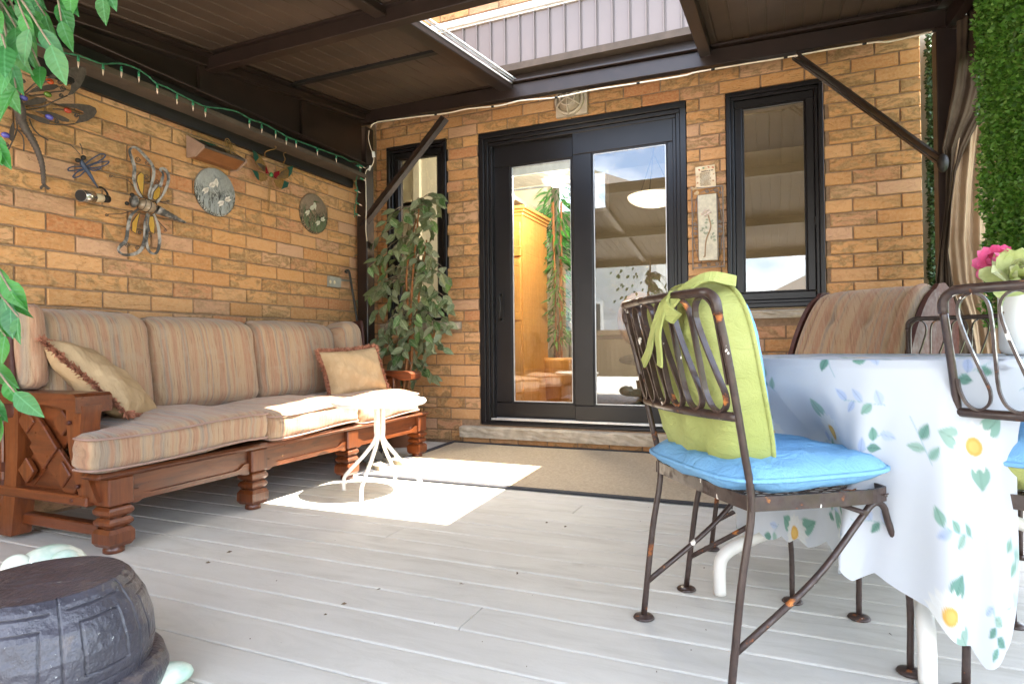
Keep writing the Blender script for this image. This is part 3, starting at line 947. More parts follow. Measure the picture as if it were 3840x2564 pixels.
# side beam along the brick wall
m_ = MB(); m_.boxab((-3.165, GY0, 2.085), (-3.135, 4.07, 2.20)); gpart('fascia', m_, M_BLACK)
m_ = MB(); m_.boxab((-3.134, GY0, 2.150), (-3.0, 4.085, 2.168)); m_.boxab((-3.012, GY0, 2.1685), (-3.0, 4.085, 2.178)); m_.boxab((-3.04, GY0, 2.1685), (-3.032, 4.085, 2.183)); gpart('channel', m_, M_BROWNGREY)
m_ = MB(); m_.boxab((-3.134, GY0, 2.169), (-3.055, 4.086, 2.25)); gpart('side_beam', m_, M_BLACK)
m_ = MB(); m_.boxab((-3.10, GY0, 2.2505), (-2.985, 4.086, 2.262), .002); gpart('ledge', m_, M_BROWN)
# gable infill between the level side beam and the sloping roof
m_ = MB(); m_.prism([(-3.075, 1.2, 2.263), (-3.075, 4.08, 2.263), (-3.075, 4.08, rz(4.08) - .03), (-3.075, 1.2, rz(1.2) - .03)], (.02, 0, 0)); gpart('gable_panel', m_, M_BROWN)
for yy in (2.56, 3.40):
    m_ = MB(); m_.boxab((-3.054, yy - .025, 2.263), (-3.03, yy + .025, rz(yy) - .04)); gpart('stud', m_)
m_ = MB(); m_.bar((-3.035, GY0, rz(GY0) - .045), (-3.035, 4.08, rz(4.08) - .045), .07, .05, bev=.003); m_.bar((-3.01, GY0, rz(GY0) - .012), (-3.01, 4.08, rz(4.08) - .012), .12, .012); gpart('rafter', m_)
# cross beams
def cross(y, x0, x1, drop=.05, h=.085):
    m_ = MB(); m_.bar((x0, y, rz(y) - drop), (x1, y, rz(y) - drop), .06, h, bev=.004); m_.bar((x0, y - .035, rz(y) - drop + h / 2 - .006), (x1, y - .035, rz(y) - drop + h / 2 - .006), .05, .010)
    return gpart('cross_beam', m_)
cross(2.60, -3.03, GX1); cross(1.05, -3.03, GX1); cross(-0.40, -3.10, GX1)
# roof rails along the slope
def rail(x, y0, y1, w=.07, mat=None, dz=-.03, h=.045):
    m_ = MB(); m_.bar((x, y0, rz(y0) + dz), (x, y1, rz(y1) + dz), w, h, bev=.004); return gpart('rafter', m_, mat)
OX0, OX1 = -1.735, -0.405          # open bay
rail(OX0 - .03, 2.63, 4.08, .10); rail(OX1 + .03, 2.63, 4.08, .07, dz=-.03, h=.09)
rail(-1.80, GY0, 2.57, .07); rail(-0.38, GY0, 2.57, .07); rail(0.90, GY0, 4.08, .07)
m_ = MB()
for dx, dz in ((.024, -.010), (.040, .004), (.050, .016)):
    m_.bar((OX0 + dx, 2.64, rz(2.64) + dz), (OX0 + dx, 4.06, rz(4.06) + dz), .006, .010)
gpart('track', m_, M_ALU)
# roof sheets with standing ribs (under side seen)
def sheet(x0, x1, y0, y1):
    xs = []; x = x0; st = .098
    while x < x1 - .02:
        xs += [(x, 0.0), (min(x + st - .014, x1), 0.0), (min(x + st - .010, x1), .004), (min(x + st - .004, x1), .004)]
        x += st
    xs.append((x1, 0.0))
    v = []
    for (xx, dz) in xs: v += [(xx, y0, rz(y0) + dz), (xx, (y0 + y1) / 2, rz((y0 + y1) / 2) + dz - .004), (xx, y1, rz(y1) + dz)]
    n_ = len(xs); f = []
    for i in range(n_ - 1):
        for j in range(2): f.append((i * 3 + j, i * 3 + j + 1, i * 3 + 4 + j, i * 3 + 3 + j))
    m_ = MB(); m_.add(v, f)
    m_.add([(x0, y0, rz(y0) + .02), (x1, y0, rz(y0) + .02), (x1, y1, rz(y1) + .02), (x0, y1, rz(y1) + .02)], [(0, 1, 2, 3)])
    return gpart('roof_panel', m_, M_PANEL)
for (y0, y1) in ((GY0, 1.05), (1.05, 2.60), (2.60, 4.14)):
    for (x0, x1) in ((-3.12, -1.77), (-1.765, -0.40), (-0.395, 1.22)):  # right sheets run past the beam, overhang added to keep sun out
        if y0 == 2.60 and x0 == -1.765: continue
        sheet(x0, x1 if not (y0 == 2.6 and x0 == -3.12) else OX0 - .01, y0, y1)
m_ = MB(); m_.bar((-2.98, 3.22, rz(3.22) - .012), (OX0 - .07, 3.22, rz(3.22) - .012), .035, .022); gpart('purlin', m_, M_BLACK)
m_ = MB(); m_.boxab((-3.17, 4.02, 2.752), (0.99, 4.445, 2.764)); m_.boxab((-3.17, 4.012, 2.752), (0.99, 4.0195, 2.80)); m_.boxab((-3.17, 4.02, 2.7645), (OX0, 4.10, 2.80)); gpart('gutter', m_, M_BROWNGREY)
m_ = MB(); m_.boxab((0.925, BYC - .06, 2.50), (0.985, BYC + .06, 2.66), .003); gpart('bracket', m_)
for (xx, zz) in ((.945, 2.60), (.945, 2.54)):
    m_ = MB(); m_.tube([(xx, BYC - .058, zz), (xx, BYC - .072, zz)], .012, 8); gpart('bolt', m_, M_BLACK)
m_ = MB(); m_.bar((0.93, GY0, 2.06), (0.93, 4.06, 2.56), .05, .09); gpart('beam', m_)

# ------------------------------------------------------------------ yard beyond: neighbours, fence, tree
M_NROOF = plain('grey_shingle', (.16, .145, .13), .95, .1, var=.3, scale=30, bump=.3)
M_NWALL = plain('pale_siding', (.55, .57, .58), .7, .2, var=.05, scale=4)
M_NBRICK = plain('far_brick', (.34, .22, .15), .9, .1, var=.2, scale=30)
M_DARKGLASS = plain('far_window_glass', (.03, .04, .05), .08, .6)
def neighbour(x, y, w, d, eave, ridge, wallmat, label):
    hs = thing('neighbour_house', label, 'house', (x, y, -.32))
    m_ = MB(); m_.boxab((x - w / 2, y - d / 2, -.32), (x + w / 2, y + d / 2, eave)); m_.build('wall', wallmat, hs)
    o_ = .45; rl = max(0.3, (w - d) / 2)
    m_ = MB(); m_.add([(x - w / 2 - o_, y - d / 2 - o_, eave), (x + w / 2 + o_, y - d / 2 - o_, eave), (x + w / 2 + o_, y + d / 2 + o_, eave), (x - w / 2 - o_, y + d / 2 + o_, eave), (x - rl, y, ridge), (x + rl, y, ridge)],
                 [(0, 1, 5, 4), (1, 2, 5), (2, 3, 4, 5), (3, 0, 4), (3, 2, 1, 0)]); m_.build('roof', M_NROOF, hs)
    yf = y + d / 2
    for wx, wz in ((-w * .28, 1.0), (w * .25, 1.0), (-w * .28, eave - 1.9), (w * .05, eave - 1.9), (w * .3, eave - 1.9)):
        if wz > eave - 1.2: continue
        f_ = MB(); frame_ring(f_, x + wx - .6, x + wx + .6, wz, wz + 1.3, .09, yf + .001, yf + .06); wd = f_.build('window', M_TRIM, hs)
        p_ = MB(); p_.boxab((x + wx - .5, yf + .002, wz + .1), (x + wx + .5, yf + .02, wz + 1.2)); p_.build('pane', M_DARKGLASS, wd)
    return hs
neighbour(-8.2, -15.0, 9.5, 8.0, 5.6, 8.3, M_NWALL, 'pale sided neighbour house with grey hip roof across the yard')
neighbour(4.6, -24.0, 9.0, 8.0, 2.9, 5.4, M_NBRICK, 'low brick neighbour house with grey hip roof across the yard')
fn = thing('board_fence', 'weathered wooden board fence along the back of the yard', 'fence', (-2, -9.5, -.32))
M_FENCE = mat_wood('weathered_fence', (.20, .13, .08), (.33, .23, .15), .8, 'Z', .7)
fbm = MB(); fbm.box((0, 0, .8), (.145, .02, 1.6)); fb_me = mesh_from(fbm.v, fbm.f, 'board', M_FENCE)
for k in range(110):
    o = link('board', fb_me, fn); o.location = (-8 + k * .152, 0, rnd.uniform(-.01, .02))
m_ = MB(); m_.boxab((-10, -9.55, .9), (6.8, -9.515, .99)); m_.boxab((-10, -9.55, 0), (6.8, -9.515, .09)); m_.build('rail', M_FENCE, fn)
# ================================================================== OBJECTS
def cushion_verts(size, r, puff=(0, 0, 0), n=12, noise=0.0, seed=0, func=None):
    """rounded box with optional puffing, local coordinates, centred"""
    hx, hy, hz = [s / 2 for s in size]
    v = []; f = []; key = {}
    rr = random.Random(seed); ph = [rr.uniform(0, 6.28) for _ in range(6)]
    def pt(p):
        k = tuple(round(c, 5) for c in p)
        if k in key: return key[k]
        h = Vector((hx, hy, hz))
        q = Vector((p[0] * hx, p[1] * hy, p[2] * hz))
        ra = min(r, hx, hy, hz)
        inner = Vector([max(-(h[i] - ra), min(h[i] - ra, q[i])) for i in range(3)])
        d = q - inner
        if d.length > 1e-9: q = inner + d.normalized() * ra * min(1.0, max(abs(d[i]) for i in range(3)) / ra if ra > 0 else 1)
        x, y, z = p
        q.x += math.copysign(1, x) * puff[0] * (1 - y * y) * (1 - z * z) * abs(x) ** 2 if puff[0] else 0
        q.y += math.copysign(1, y) * puff[1] * (1 - x * x) * (1 - z * z) * abs(y) ** 2 if puff[1] else 0
        q.z += math.copysign(1, z) * puff[2] * (1 - x * x) * (1 - y * y) * abs(z) ** 2 if puff[2] else 0
        if noise:
            q += Vector((math.sin(7 * y + 5 * z + ph[0]) + math.sin(17 * y - 9 * z + ph[1]) * .5, math.sin(6 * x + 8 * z + ph[2]) * .6, math.sin(9 * x + 6 * y + ph[3]) + math.sin(19 * y + 11 * x + ph[4]) * .5)) * noise
        if func: q = func(q)
        key[k] = len(v); v.append(q); return key[k]
    lin = [-1 + 2 * i / n for i in range(n + 1)]
    # denser towards the edges so that the rounding is smooth
    lin = [math.sin(a * math.pi / 2) for a in lin]
    for ax in range(3):
        for s in (-1, 1):
            g_ = [[None] * (n + 1) for _ in range(n + 1)]
            for i in range(n + 1):
                for j in range(n + 1):
                    p = [0, 0, 0]; p[ax] = s; p[(ax + 1) % 3] = lin[i]; p[(ax + 2) % 3] = lin[j]
                    g_[i][j] = pt(p)
            for i in range(n):
                for j in range(n):
                    q = (g_[i][j], g_[i + 1][j], g_[i + 1][j + 1], g_[i][j + 1])
                    if len(set(q)) == 4: f.append(q if s > 0 else q[::-1])
    return v, f
def place(v, M, c): return [M @ p + Vector(c) for p in v]
def add_cushion(mb, c, size, r, puff=(0, 0, 0), rot=(0, 0, 0), n=12, noise=0.0, seed=0, func=None):
    v, f = cushion_verts(size, r, puff, n, noise, seed, func)
    mb.add(place(v, Euler(rot).to_matrix(), c), f, True); return mb
def welt(mb, c, size, r, z, rot=(0, 0, 0), rad=.005, axis=2):
    """piping round a cushion at height z (local, along axis 2)"""
    hx, hy = size[0] / 2 - .002, size[1] / 2 - .002; rr = min(r * 1.1, hx, hy); pts = []
    for (sx, sy, a0) in ((1, 1, 0), (-1, 1, 90), (-1, -1, 180), (1, -1, 270)):
        for k in range(5):
            a = R(a0 + 22.5 * k); pts.append(Vector((sx * (hx - rr) + rr * math.cos(a), sy * (hy - rr) + rr * math.sin(a), z)))
    M = Euler(rot).to_matrix()
    mb.tube([M @ p + Vector(c) for p in pts], rad, 6, closed=True); return mb

# ------------------------------------------------------------------ outdoor carpet at the door
cp = thing('door_mat', 'large beige outdoor carpet with charcoal binding in front of the patio door', 'carpet', (-1.0, 3.7, 0))
def mat_top(x, y): return 0.006 + 0.0015 * math.sin(3 * x + 1) * math.sin(4 * y)
v = []; f = []
x0, x1, y0, y1 = -2.43, 0.62, 3.075, 4.42
nx, ny = 40, 16
for i in range(nx + 1):
    for j in range(ny + 1):
        x = x0 + (x1 - x0) * i / nx; y = y0 + (y1 - y0) * j / ny
        x += .10 * (1 - i / nx) ** 3 * (-1 + 1.6 * ((y - y0) / (y1 - y0) - .5)) * -1 * .6
        v.append((x, y, mat_top(x, y)))
for i in range(nx):
    for j in range(ny): f.append((i * (ny + 1) + j, (i + 1) * (ny + 1) + j, (i + 1) * (ny + 1) + j + 1, i * (ny + 1) + j + 1))
m_ = MB(); m_.add(v, f, True); m_.build('pile', M_CARPET, cp)
edge = [v[i * (ny + 1)] for i in range(nx + 1)] + [v[nx * (ny + 1) + j] for j in range(1, ny + 1)] + [v[i * (ny + 1) + ny] for i in range(nx - 1, -1, -1)] + [v[j] for j in range(ny - 1, 0, -1)]
m_ = MB(); m_.ribbon([Vector(p) + Vector((0, 0, .001)) for p in edge], .045, .008, (0, 0, 1), closed=True); m_.build('binding', M_CARPETEDGE, cp)

# ------------------------------------------------------------------ sofa
sf = thing('sofa', 'three seat wooden sofa with striped pink and beige cushions along the brick wall', 'sofa', (-2.7, 2.65, 0))
SX = -2.30
LEGY = [1.565, 2.25, 2.965, 3.745]
def sofa_leg(y, x=SX - .045):
    m_ = MB(); q = math.sqrt(2) * .5; w = .10
    def blk_(z0, z1, s, ch=.012): m_.lathe([(s * q * .80, z0), (s * q, z0 + ch), (s * q, z1 - ch), (s * q * .80, z1)], (x, y, 0), 4, phase=math.pi / 4, smooth=False)
    m_.boxab((x - w / 2, y - w / 2, .185), (x + w / 2, y + w / 2, .293), .006)
    m_.lathe([(.032, .178), (.032, .186)], (x, y, 0), 12)
    blk_(.143, .180, w * .98); m_.lathe([(.034, .134), (.034, .145)], (x, y, 0), 12)
    blk_(.103, .137, w * .95); m_.lathe([(.036, .094), (.036, .105)], (x, y, 0), 12)
    blk_(.028, .097, w * 1.02, .016)
    m_.lathe([(.030, .0), (.037, .004), (.037, .018), (.030, .026), (.030, .03)], (x, y, 0), 16)
    return fixnormals(m_.build('leg', M_WOODZ, sf))
for y in LEGY: sofa_leg(y)
# front rails with a shaped lower edge
for a, b in zip(LEGY[:-1], LEGY[1:]):
    a += .051; b -= .051
    pr = [(a, .293), (b, .293), (b, .185), (b - .03, .182), (b - .05, .19), (b - .075, .208), (a + .075, .208), (a + .05, .19), (a + .03, .182), (a, .185)]
    pr = [(a, .293), (b, .293), (b, .178), (b - .025, .176), (b - .045, .186), (b - .08, .186), (a + .08, .186), (a + .045, .186), (a + .025, .176), (a, .178)]
    m_ = MB(); m_.prism([(SX - .05, y, z) for y, z in pr], (.028, 0, 0)); rl = fixnormals(m_.build('front_rail', M_WOOD, sf))
    # applied edge along the bottom, stepping up at the legs
    path = [(a, .232), (a + .03, .231), (a + .055, .214), (a + .08, .208), (b - .08, .208), (b - .055, .214), (b - .03, .231), (b, .232)]
    m_ = MB(); m_.prism([(SX - .0215, y, z) for y, z in path] + [(SX - .0215, y, .1785) for y in (b - .002, b - .025)] + [(SX - .0215, b - .045, .188), (SX - .0215, a + .045, .188), (SX - .0215, a + .025, .1785), (SX - .0215, a + .002, .1785)], (.010, 0, 0))
    fixnormals(m_.build('edge_moulding', M_WOOD, sf))
m_ = MB(); m_.boxab((SX - .10, 1.47, .2935), (SX + .015, 3.82, .318), .010); m_.build('top_rail', M_WOOD, sf)
m_ = MB(); m_.boxab((-3.08, 1.56, .26), (-2.405, 3.74, .30)); m_.build('seat_deck', M_DARKWOOD, sf)
m_ = MB(); m_.boxab((-3.135, 1.55, .25), (-3.10, 3.75, .92), .01); m_.build('back_panel', M_DARKWOOD, sf)
for y in (1.60, 3.70):
    m_ = MB(); m_.boxab((-3.14, y - .04, 0.002), (-3.06, y + .04, .50), .006); m_.build('leg', M_WOODZ, sf)
# near arm: plank, uprights, crossed lattice, stretchers
AY0, AY1 = 1.475, 1.615
m_ = MB(); m_.prism([(-3.10, AY0, .612), (-2.44, AY0, .612), (-2.425, AY0, .60), (-2.425, AY0, .538), (-2.455, AY0, .538), (-2.50, AY0, .556), (-2.60, AY0, .566), (-3.10, AY0, .566)], (0, AY1 - AY0, 0))
fixnormals(m_.build('arm_rest', M_WOODX, sf))
def curved_up(x0, x1, z0, z1, bow, w):
    L_ = []; R_ = []
    for i in range(13):
        t_ = i / 12; x = x0 + (x1 - x0) * t_ + bow * math.sin(math.pi * t_); z = z0 + (z1 - z0) * t_; ww = w * (1 + .35 * (2 * t_ - 1) ** 2)
        L_.append((x - ww / 2, AY0 + .022, z)); R_.append((x + ww / 2, AY0 + .022, z))
    return L_ + R_[::-1]
m_ = MB(); m_.prism(curved_up(-2.385, -2.47, .205, .565, -.035, .075), (0, .075, 0)); fixnormals(m_.build('arm_upright', M_WOODZ, sf))
m_ = MB(); m_.prism(curved_up(-2.93, -2.88, .02, .565, .03, .08), (0, .075, 0)); fixnormals(m_.build('arm_upright', M_WOODZ, sf))
lx, lz, hw, hh = -2.67, .395, .185, .165
for s in (-1, 1):
    m_ = MB(); m_.bar((lx - hw, AY0 + .055 + .011 * s, lz - s * hh), (lx + hw, AY0 + .055 + .011 * s, lz + s * hh), .020, .105, up=(0, 0, 1), bev=.004); m_.build('lattice_board', M_WOODX, sf)
for (dx, dz) in ((-.115, .10), (.115, .10), (-.115, -.10), (.115, -.10)):
    m_ = MB(); m_.box((lx + dx, AY0 + .036, lz + dz), (.075, .022, .075), rot=(0, R(45), 0), bev=.004); m_.build('lattice_block', M_WOODZ, sf)
m_ = MB(); m_.box((lx, AY0 + .034, lz), (.125, .022, .125), rot=(0, R(45), 0), bev=.004); m_.build('lattice_block', M_WOODX, sf)
m_ = MB(); m_.prism([(lx - .17, AY0 + .058, .225), (lx + .17, AY0 + .058, .225), (lx, AY0 + .058, .37)], (0, .02, 0)); fixnormals(m_.build('lattice_infill', M_WOODX, sf))
m_ = MB(); m_.prism([(lx - .15, AY0 + .060, .565), (lx + .15, AY0 + .060, .565), (lx, AY0 + .060, .44)], (0, .02, 0)); fixnormals(m_.build('lattice_infill', M_WOODX, sf))
m_ = MB(); m_.boxab((-3.08, AY0 + .012, .185), (-2.385, AY0 + .092, .2245), .006); m_.build('stretcher', M_WOODX, sf)
m_ = MB(); m_.boxab((-3.12, AY0 + .06, .062), (-2.397, AY0 + .105, .108), .005); m_.build('stretcher', M_WOODX, sf)
for (x, z) in ((-2.47, .205), (-2.44, .26), (-2.95, .205), (-2.49, .50)):
    m_ = MB(); m_.tube([(x, AY0 + .022, z), (x, AY0 + .008, z)], .008, 10); m_.build('dowel', M_DARKWOOD, sf)
# far arm
BY0, BY1 = 3.70, 3.83
m_ = MB(); top = [(-3.10, .612), (-2.44, .612), (-2.385, .606), (-2.362, .59), (-2.362, .556), (-2.385, .545), (-2.44, .545), (-2.50, .562), (-2.55, .568), (-3.10, .568)]
m_.prism([(x, BY0, z) for x, z in top], (0, BY1 - BY0, 0)); fixnormals(m_.build('arm_rest', M_WOODX, sf))
m_ = MB(); m_.boxab((-2.60, BY0 + .02, .30), (-2.52, BY1 - .02, .567), .006); m_.build('arm_upright', M_WOODZ, sf)
m_ = MB(); m_.boxab((-2.98, BY0 + .03, .30), (-2.60, BY1 - .04, .52), .004); m_.build('arm_panel', M_WOODX, sf)
m_ = MB(); m_.boxab((-3.12, 3.74, .19), (-2.40, 3.80, .235), .005); m_.build('stretcher', M_WOODX, sf)
# seat cushions
def seat_cushion(y0, y1, x0, x1, zc, th, rot, seed, droop=0.0, ear=0.0):
    m_ = MB(); c = ((x0 + x1) / 2, (y0 + y1) / 2, zc)
    def fn(p):
        fx = max(0, (p.x / ((x1 - x0) / 2)))
        if ear:
            k_ = max(0, min(1, (-2.385 - (p.x + (x0 + x1) / 2)) / .05)); k_ = k_ * k_ * (3 - 2 * k_); hy_ = (y1 - y0) / 2
            p = Vector((p.x, hy_ - (hy_ - p.y) * (1 - k_ * ear / (y1 - y0)), p.z))
        return Vector((p.x, p.y, p.z - droop * fx ** 3 - .010 * math.sin(3 + p.y * 6)))
    add_cushion(m_, c, (x1 - x0, y1 - y0, th), .040, (.006, .006, .022), rot, 16, .003, seed, fn)
    o = m_.build('seat_cushion', M_FABRIC, sf)
    w_ = MB()
    for z in (th / 2 - .014, -th / 2 + .014):
        v_ = []
        hx, hy = (x1 - x0) / 2 + .002, (y1 - y0) / 2 + .002; rr = .04
        pts = []
        for (sx, sy, a0) in ((1, 1, 0), (-1, 1, 90), (-1, -1, 180), (1, -1, 270)):
            for k in range(5):
                a = R(a0 + 22.5 * k); pts.append(Vector((sx * (hx - rr) + rr * math.cos(a), sy * (hy - rr) + rr * math.sin(a), z)))
        dense = []
        for i in range(len(pts)):
            p, q = pts[i], pts[(i + 1) % len(pts)]; kk = max(1, int((q - p).length / .05))
            for k in range(kk): dense.append(fn(p.lerp(q, k / kk)))
        w_.tube(place(dense, Euler(rot).to_matrix(), c), .0045, 6, closed=True)
    w_.build('piping', plain('piping_brown', (.30, .19, .15), .9) if 'piping_brown' not in MATS else MATS['piping_brown'], o)
    return o
seat_cushion(1.435, 2.285, -2.90, -2.265, .407, .142, (0, R(1.5), R(-1.0)), 1, 0, .195)
seat_cushion(2.295, 3.02, -2.95, -2.285, .405, .140, (0, R(-1.0), 0), 2, .02)
seat_cushion(3.03, 3.71, -2.95, -2.29, .402, .140, (0, R(0), 0), 3, .015)
# back cushions
def back_cushion(y0, y1, h, seed, lean=9, rtop=.07):
    m_ = MB(); th = .17; c = (-2.925, (y0 + y1) / 2, .46 + h / 2)
    hh_ = h / 2
    def fn(p):
        tz = p.z / hh_
        roll = max(0, (tz - .55) / .45)
        return Vector((p.x - .06 * roll * roll * (1 if p.x > 0 else .3), p.y * (1 + .012 * math.sin(3 * tz)), p.z + .012 * math.cos(p.y * 4.5) * max(0, tz)))
    add_cushion(m_, c, (th, y1 - y0, h), rtop, (.022, .004, .0), (0, R(-lean), 0), 18, .0025, seed, fn)
    return m_.build('back_cushion', M_FABRIC, sf)
back_cushion(1.60, 2.115, .505, 11); back_cushion(2.12, 2.79, .495, 12); back_cushion(2.795, 3.52, .50, 13)
# padded wings at both ends of the back
m_ = MB(); add_cushion(m_, (-2.93, 1.565, .79), (.22, .09, .36), .05, (.01, .02, .0), (0, R(-6), R(8)), 12, .002, 14); m_.build('wing_cushion', M_FABRIC, sf)
m_ = MB(); add_cushion(m_, (-2.88, 3.61, .71), (.30, .20, .52), .095, (.0, .02, .0), (0, R(-6), R(-6)), 14, .002, 15); m_.build('wing_cushion', M_FABRIC, sf)
m_ = MB(); add_cushion(m_, (-2.93, 3.735, .70), (.34, .022, .54), .011, (0, 0, 0), (0, R(-6), R(-6)), 6); m_.build('wing_panel', M_DARKWOOD, sf)
m_ = MB(); add_cushion(m_, (-2.98, 1.505, .72), (.22, .022, .46), .011, (0, 0, 0), (0, R(-6), 0), 6); m_.build('wing_panel', M_DARKWOOD, sf)

# ------------------------------------------------------------------ throw pillows with fringe
t = NT('pillow_damask', 0.8, 0.2)
vo = t.node('ShaderNodeTexVoronoi'); vo.inputs['Scale'].default_value = 17; t.link(t.coord('Object'), vo.inputs['Vector'])
nn = t.noise(t.coord('Object'), 9, 5)
t.color(t.mix(t.ramp(vo.outputs['Distance'], [(0.35, 0.0), (0.45, 0.4)]), t.ramp(nn, [(0.3, (0.38, 0.255, 0.135)), (0.7, (0.48, 0.34, 0.195))]), (0.35, 0.235, 0.125)))
t.bump(t.noise(t.coord('Object', (6, 18, 6)), 2.2, 4), 0.5, 0.02)
M_PILLOW = t.m
M_FRINGE = plain('terracotta_fringe', (0.36, 0.155, 0.095), 0.95, 0.05, var=.35, scale=60)
def throw_pillow(label, c, w, h, th, M, seed):
    p = thing('throw_pillow', label, 'pillow', c, 'fringed throw pillows on the sofa')
    v = []; f = []; n_ = 22; rr = random.Random(seed); ph = [rr.uniform(0, 6) for _ in range(4)]
    for s in (1, -1):
        o_ = len(v)
        for i in range(n_ + 1):
            for j in range(n_ + 1):
                a = -1 + 2 * i / n_; b = -1 + 2 * j / n_
                k = (max(0, 1 - a ** 4) * max(0, 1 - b ** 4)) ** .55
                pin = 1 - .07 * (1 - b * b) * abs(a) ** 3
                pin2 = 1 - .07 * (1 - a * a) * abs(b) ** 3
                wr = .006 * math.sin(5 * a + 7 * b + ph[0]) * k + .004 * math.sin(13 * a - 5 * b + ph[1]) * k
                q = Vector((a * w / 2 * pin, b * h / 2 * pin2, s * (th / 2 * k + wr)))
                v.append(M @ q + Vector(c))
        for i in range(n_):
            for j in range(n_):
                q = (o_ + i * (n_ + 1) + j, o_ + (i + 1) * (n_ + 1) + j, o_ + (i + 1) * (n_ + 1) + j + 1, o_ + i * (n_ + 1) + j + 1)
                f.append(q if s > 0 else q[::-1])
    m_ = MB(); m_.add(v, f, True); m_.build('cover', M_PILLOW, p)
    fr = MB(); per = []
    for k in range(90): per.append((-1 + 2 * k / 90, -1))
    for k in range(70): per.append((1, -1 + 2 * k / 70))
    for k in range(90): per.append((1 - 2 * k / 90, 1))
    for k in range(70): per.append((-1, 1 - 2 * k / 70))
    for (a, b) in per:
        for _ in range(7):
            out = Vector((a if abs(a) > .98 else 0, b if abs(b) > .98 else 0, 0)); out = out.normalized() if out.length else Vector((0, 0, 1))
            p0 = Vector((a * w / 2 * (1 - .07 * (1 - b * b) * abs(a) ** 3), b * h / 2 * (1 - .07 * (1 - a * a) * abs(b) ** 3), rr.uniform(-.006, .006)))
            d = (out + Vector((rr.uniform(-.7, .7), rr.uniform(-.7, .7), rr.uniform(-.6, .6)))).normalized() * rr.uniform(.020, .036)
            sd = d.cross(Vector((rr.uniform(-1, 1), rr.uniform(-1, 1), rr.uniform(-1, 1)))).normalized() * .0034
            pts = [p0 - sd, p0 + sd, p0 + d * .6 + sd + Vector((0, 0, rr.uniform(-.004, .004))), p0 + d * .6 - sd, p0 + d]
            pts = [M @ q + Vector(c) for q in pts]
            fr.add(pts, [(0, 1, 2, 3), (3, 2, 4)])
    fr.build('fringe', M_FRINGE, p, kind='stuff')
    return p
def basis(xa, up):
    x = Vector(xa).normalized(); y = Vector(up); y = (y - x * y.dot(x)).normalized(); z = x.cross(y)
    return Matrix((x, y, z)).transposed()
# leaning against the far wing, face towards the room
throw_pillow('gold pillow with terracotta fringe against the far sofa arm', (-2.62, 3.40, .615), .46, .33, .14, basis((.30, 1.0, .07), (-.35, .08, 1)), 5)
# tilted on the near arm
throw_pillow('gold pillow with terracotta fringe propped on the near sofa arm', (-2.75, 1.80, .625), .46, .40, .16, basis((.69, .29, -.66), (-.80, .50, .16)), 6)

# ------------------------------------------------------------------ small white side table
stc = Vector((-1.957, 2.752, 0))
st = thing('side_table', 'small round white metal side table standing in the sun patch by the sofa', 'table', stc)
m_ = MB(); zt = .470; m_.lathe([(0.0005, zt), (.225, zt), (.242, zt + .004), (.25, zt + .012), (.25, zt + .022), (.243, zt + .030), (.232, zt + .0325), (.0005, zt + .0325)], stc, 48); m_.build('top', M_WHITEPAINT, st)
for (fx, fy) in ((-2.17, 2.717), (-1.927, 2.549), (-2.0, 2.955), (-1.716, 2.778)):
    d = Vector((fx, fy, 0)) - stc; d2 = d.normalized()
    pts = smooth_path([stc + d2 * .022 + Vector((0, 0, .468)), stc + d2 * .022 + Vector((0, 0, .34)), stc + d2 * .026 + Vector((0, 0, .285)), stc + d * .42 + Vector((0, 0, .20)), stc + d * .78 + Vector((0, 0, .122)), stc + d * .97 + Vector((0, 0, .075)), stc + d + Vector((0, 0, .04)), stc + d + Vector((0, 0, .001))], 5)
    m_ = MB(); m_.tube(pts, .0105, 10); m_.build('leg', M_WHITEPAINT, st)

# ------------------------------------------------------------------ sandals under the sofa
M_SANDAL = plain('sandal_black', (.02, .019, .018), .6); M_SOLE = plain('sandal_sole', (.33, .29, .22), .8)
for (x, y, a, lb) in ((-2.38, 3.30, 2.5, 'black striped sandal with pale sole lying under the sofa'), (-2.36, 3.47, 2.75, 'black striped sandal with pale sole under the sofa by the corner leg')):
    s_ = thing('sandal', lb, 'shoe', (x, y, 0.0075))
    Mx = Matrix.Rotation(a, 3, 'Z'); v = []
    out = [(-.13, -.03), (-.10, -.042), (-.02, -.036), (.05, -.046), (.11, -.042), (.14, -.01), (.13, .025), (.08, .046), (0, .036), (-.10, .038), (-.13, .02)]
    m_ = MB(); m_.prism([Mx @ Vector((p[0], p[1], 0)) + Vector((x, y, .0085)) for p in out], (0, 0, .028)); fixnormals(m_.build('sole', M_SOLE, s_))
    for xo in (.05, .09):
        pts = [Mx @ Vector((xo, .044 * math.cos(k * math.pi / 8), .036 + .05 * math.sin(k * math.pi / 8))) + Vector((x, y, 0)) for k in range(9)]
        m_ = MB(); m_.ribbon(pts, .05, .006, Mx @ Vector((1, 0, 0))); m_.build('strap', M_SANDAL, s_)
        m_ = MB(); m_.tube([p + Vector((0, 0, .004)) for p in pts], .003, 5); m_.build('stripe', M_SOLE, s_)

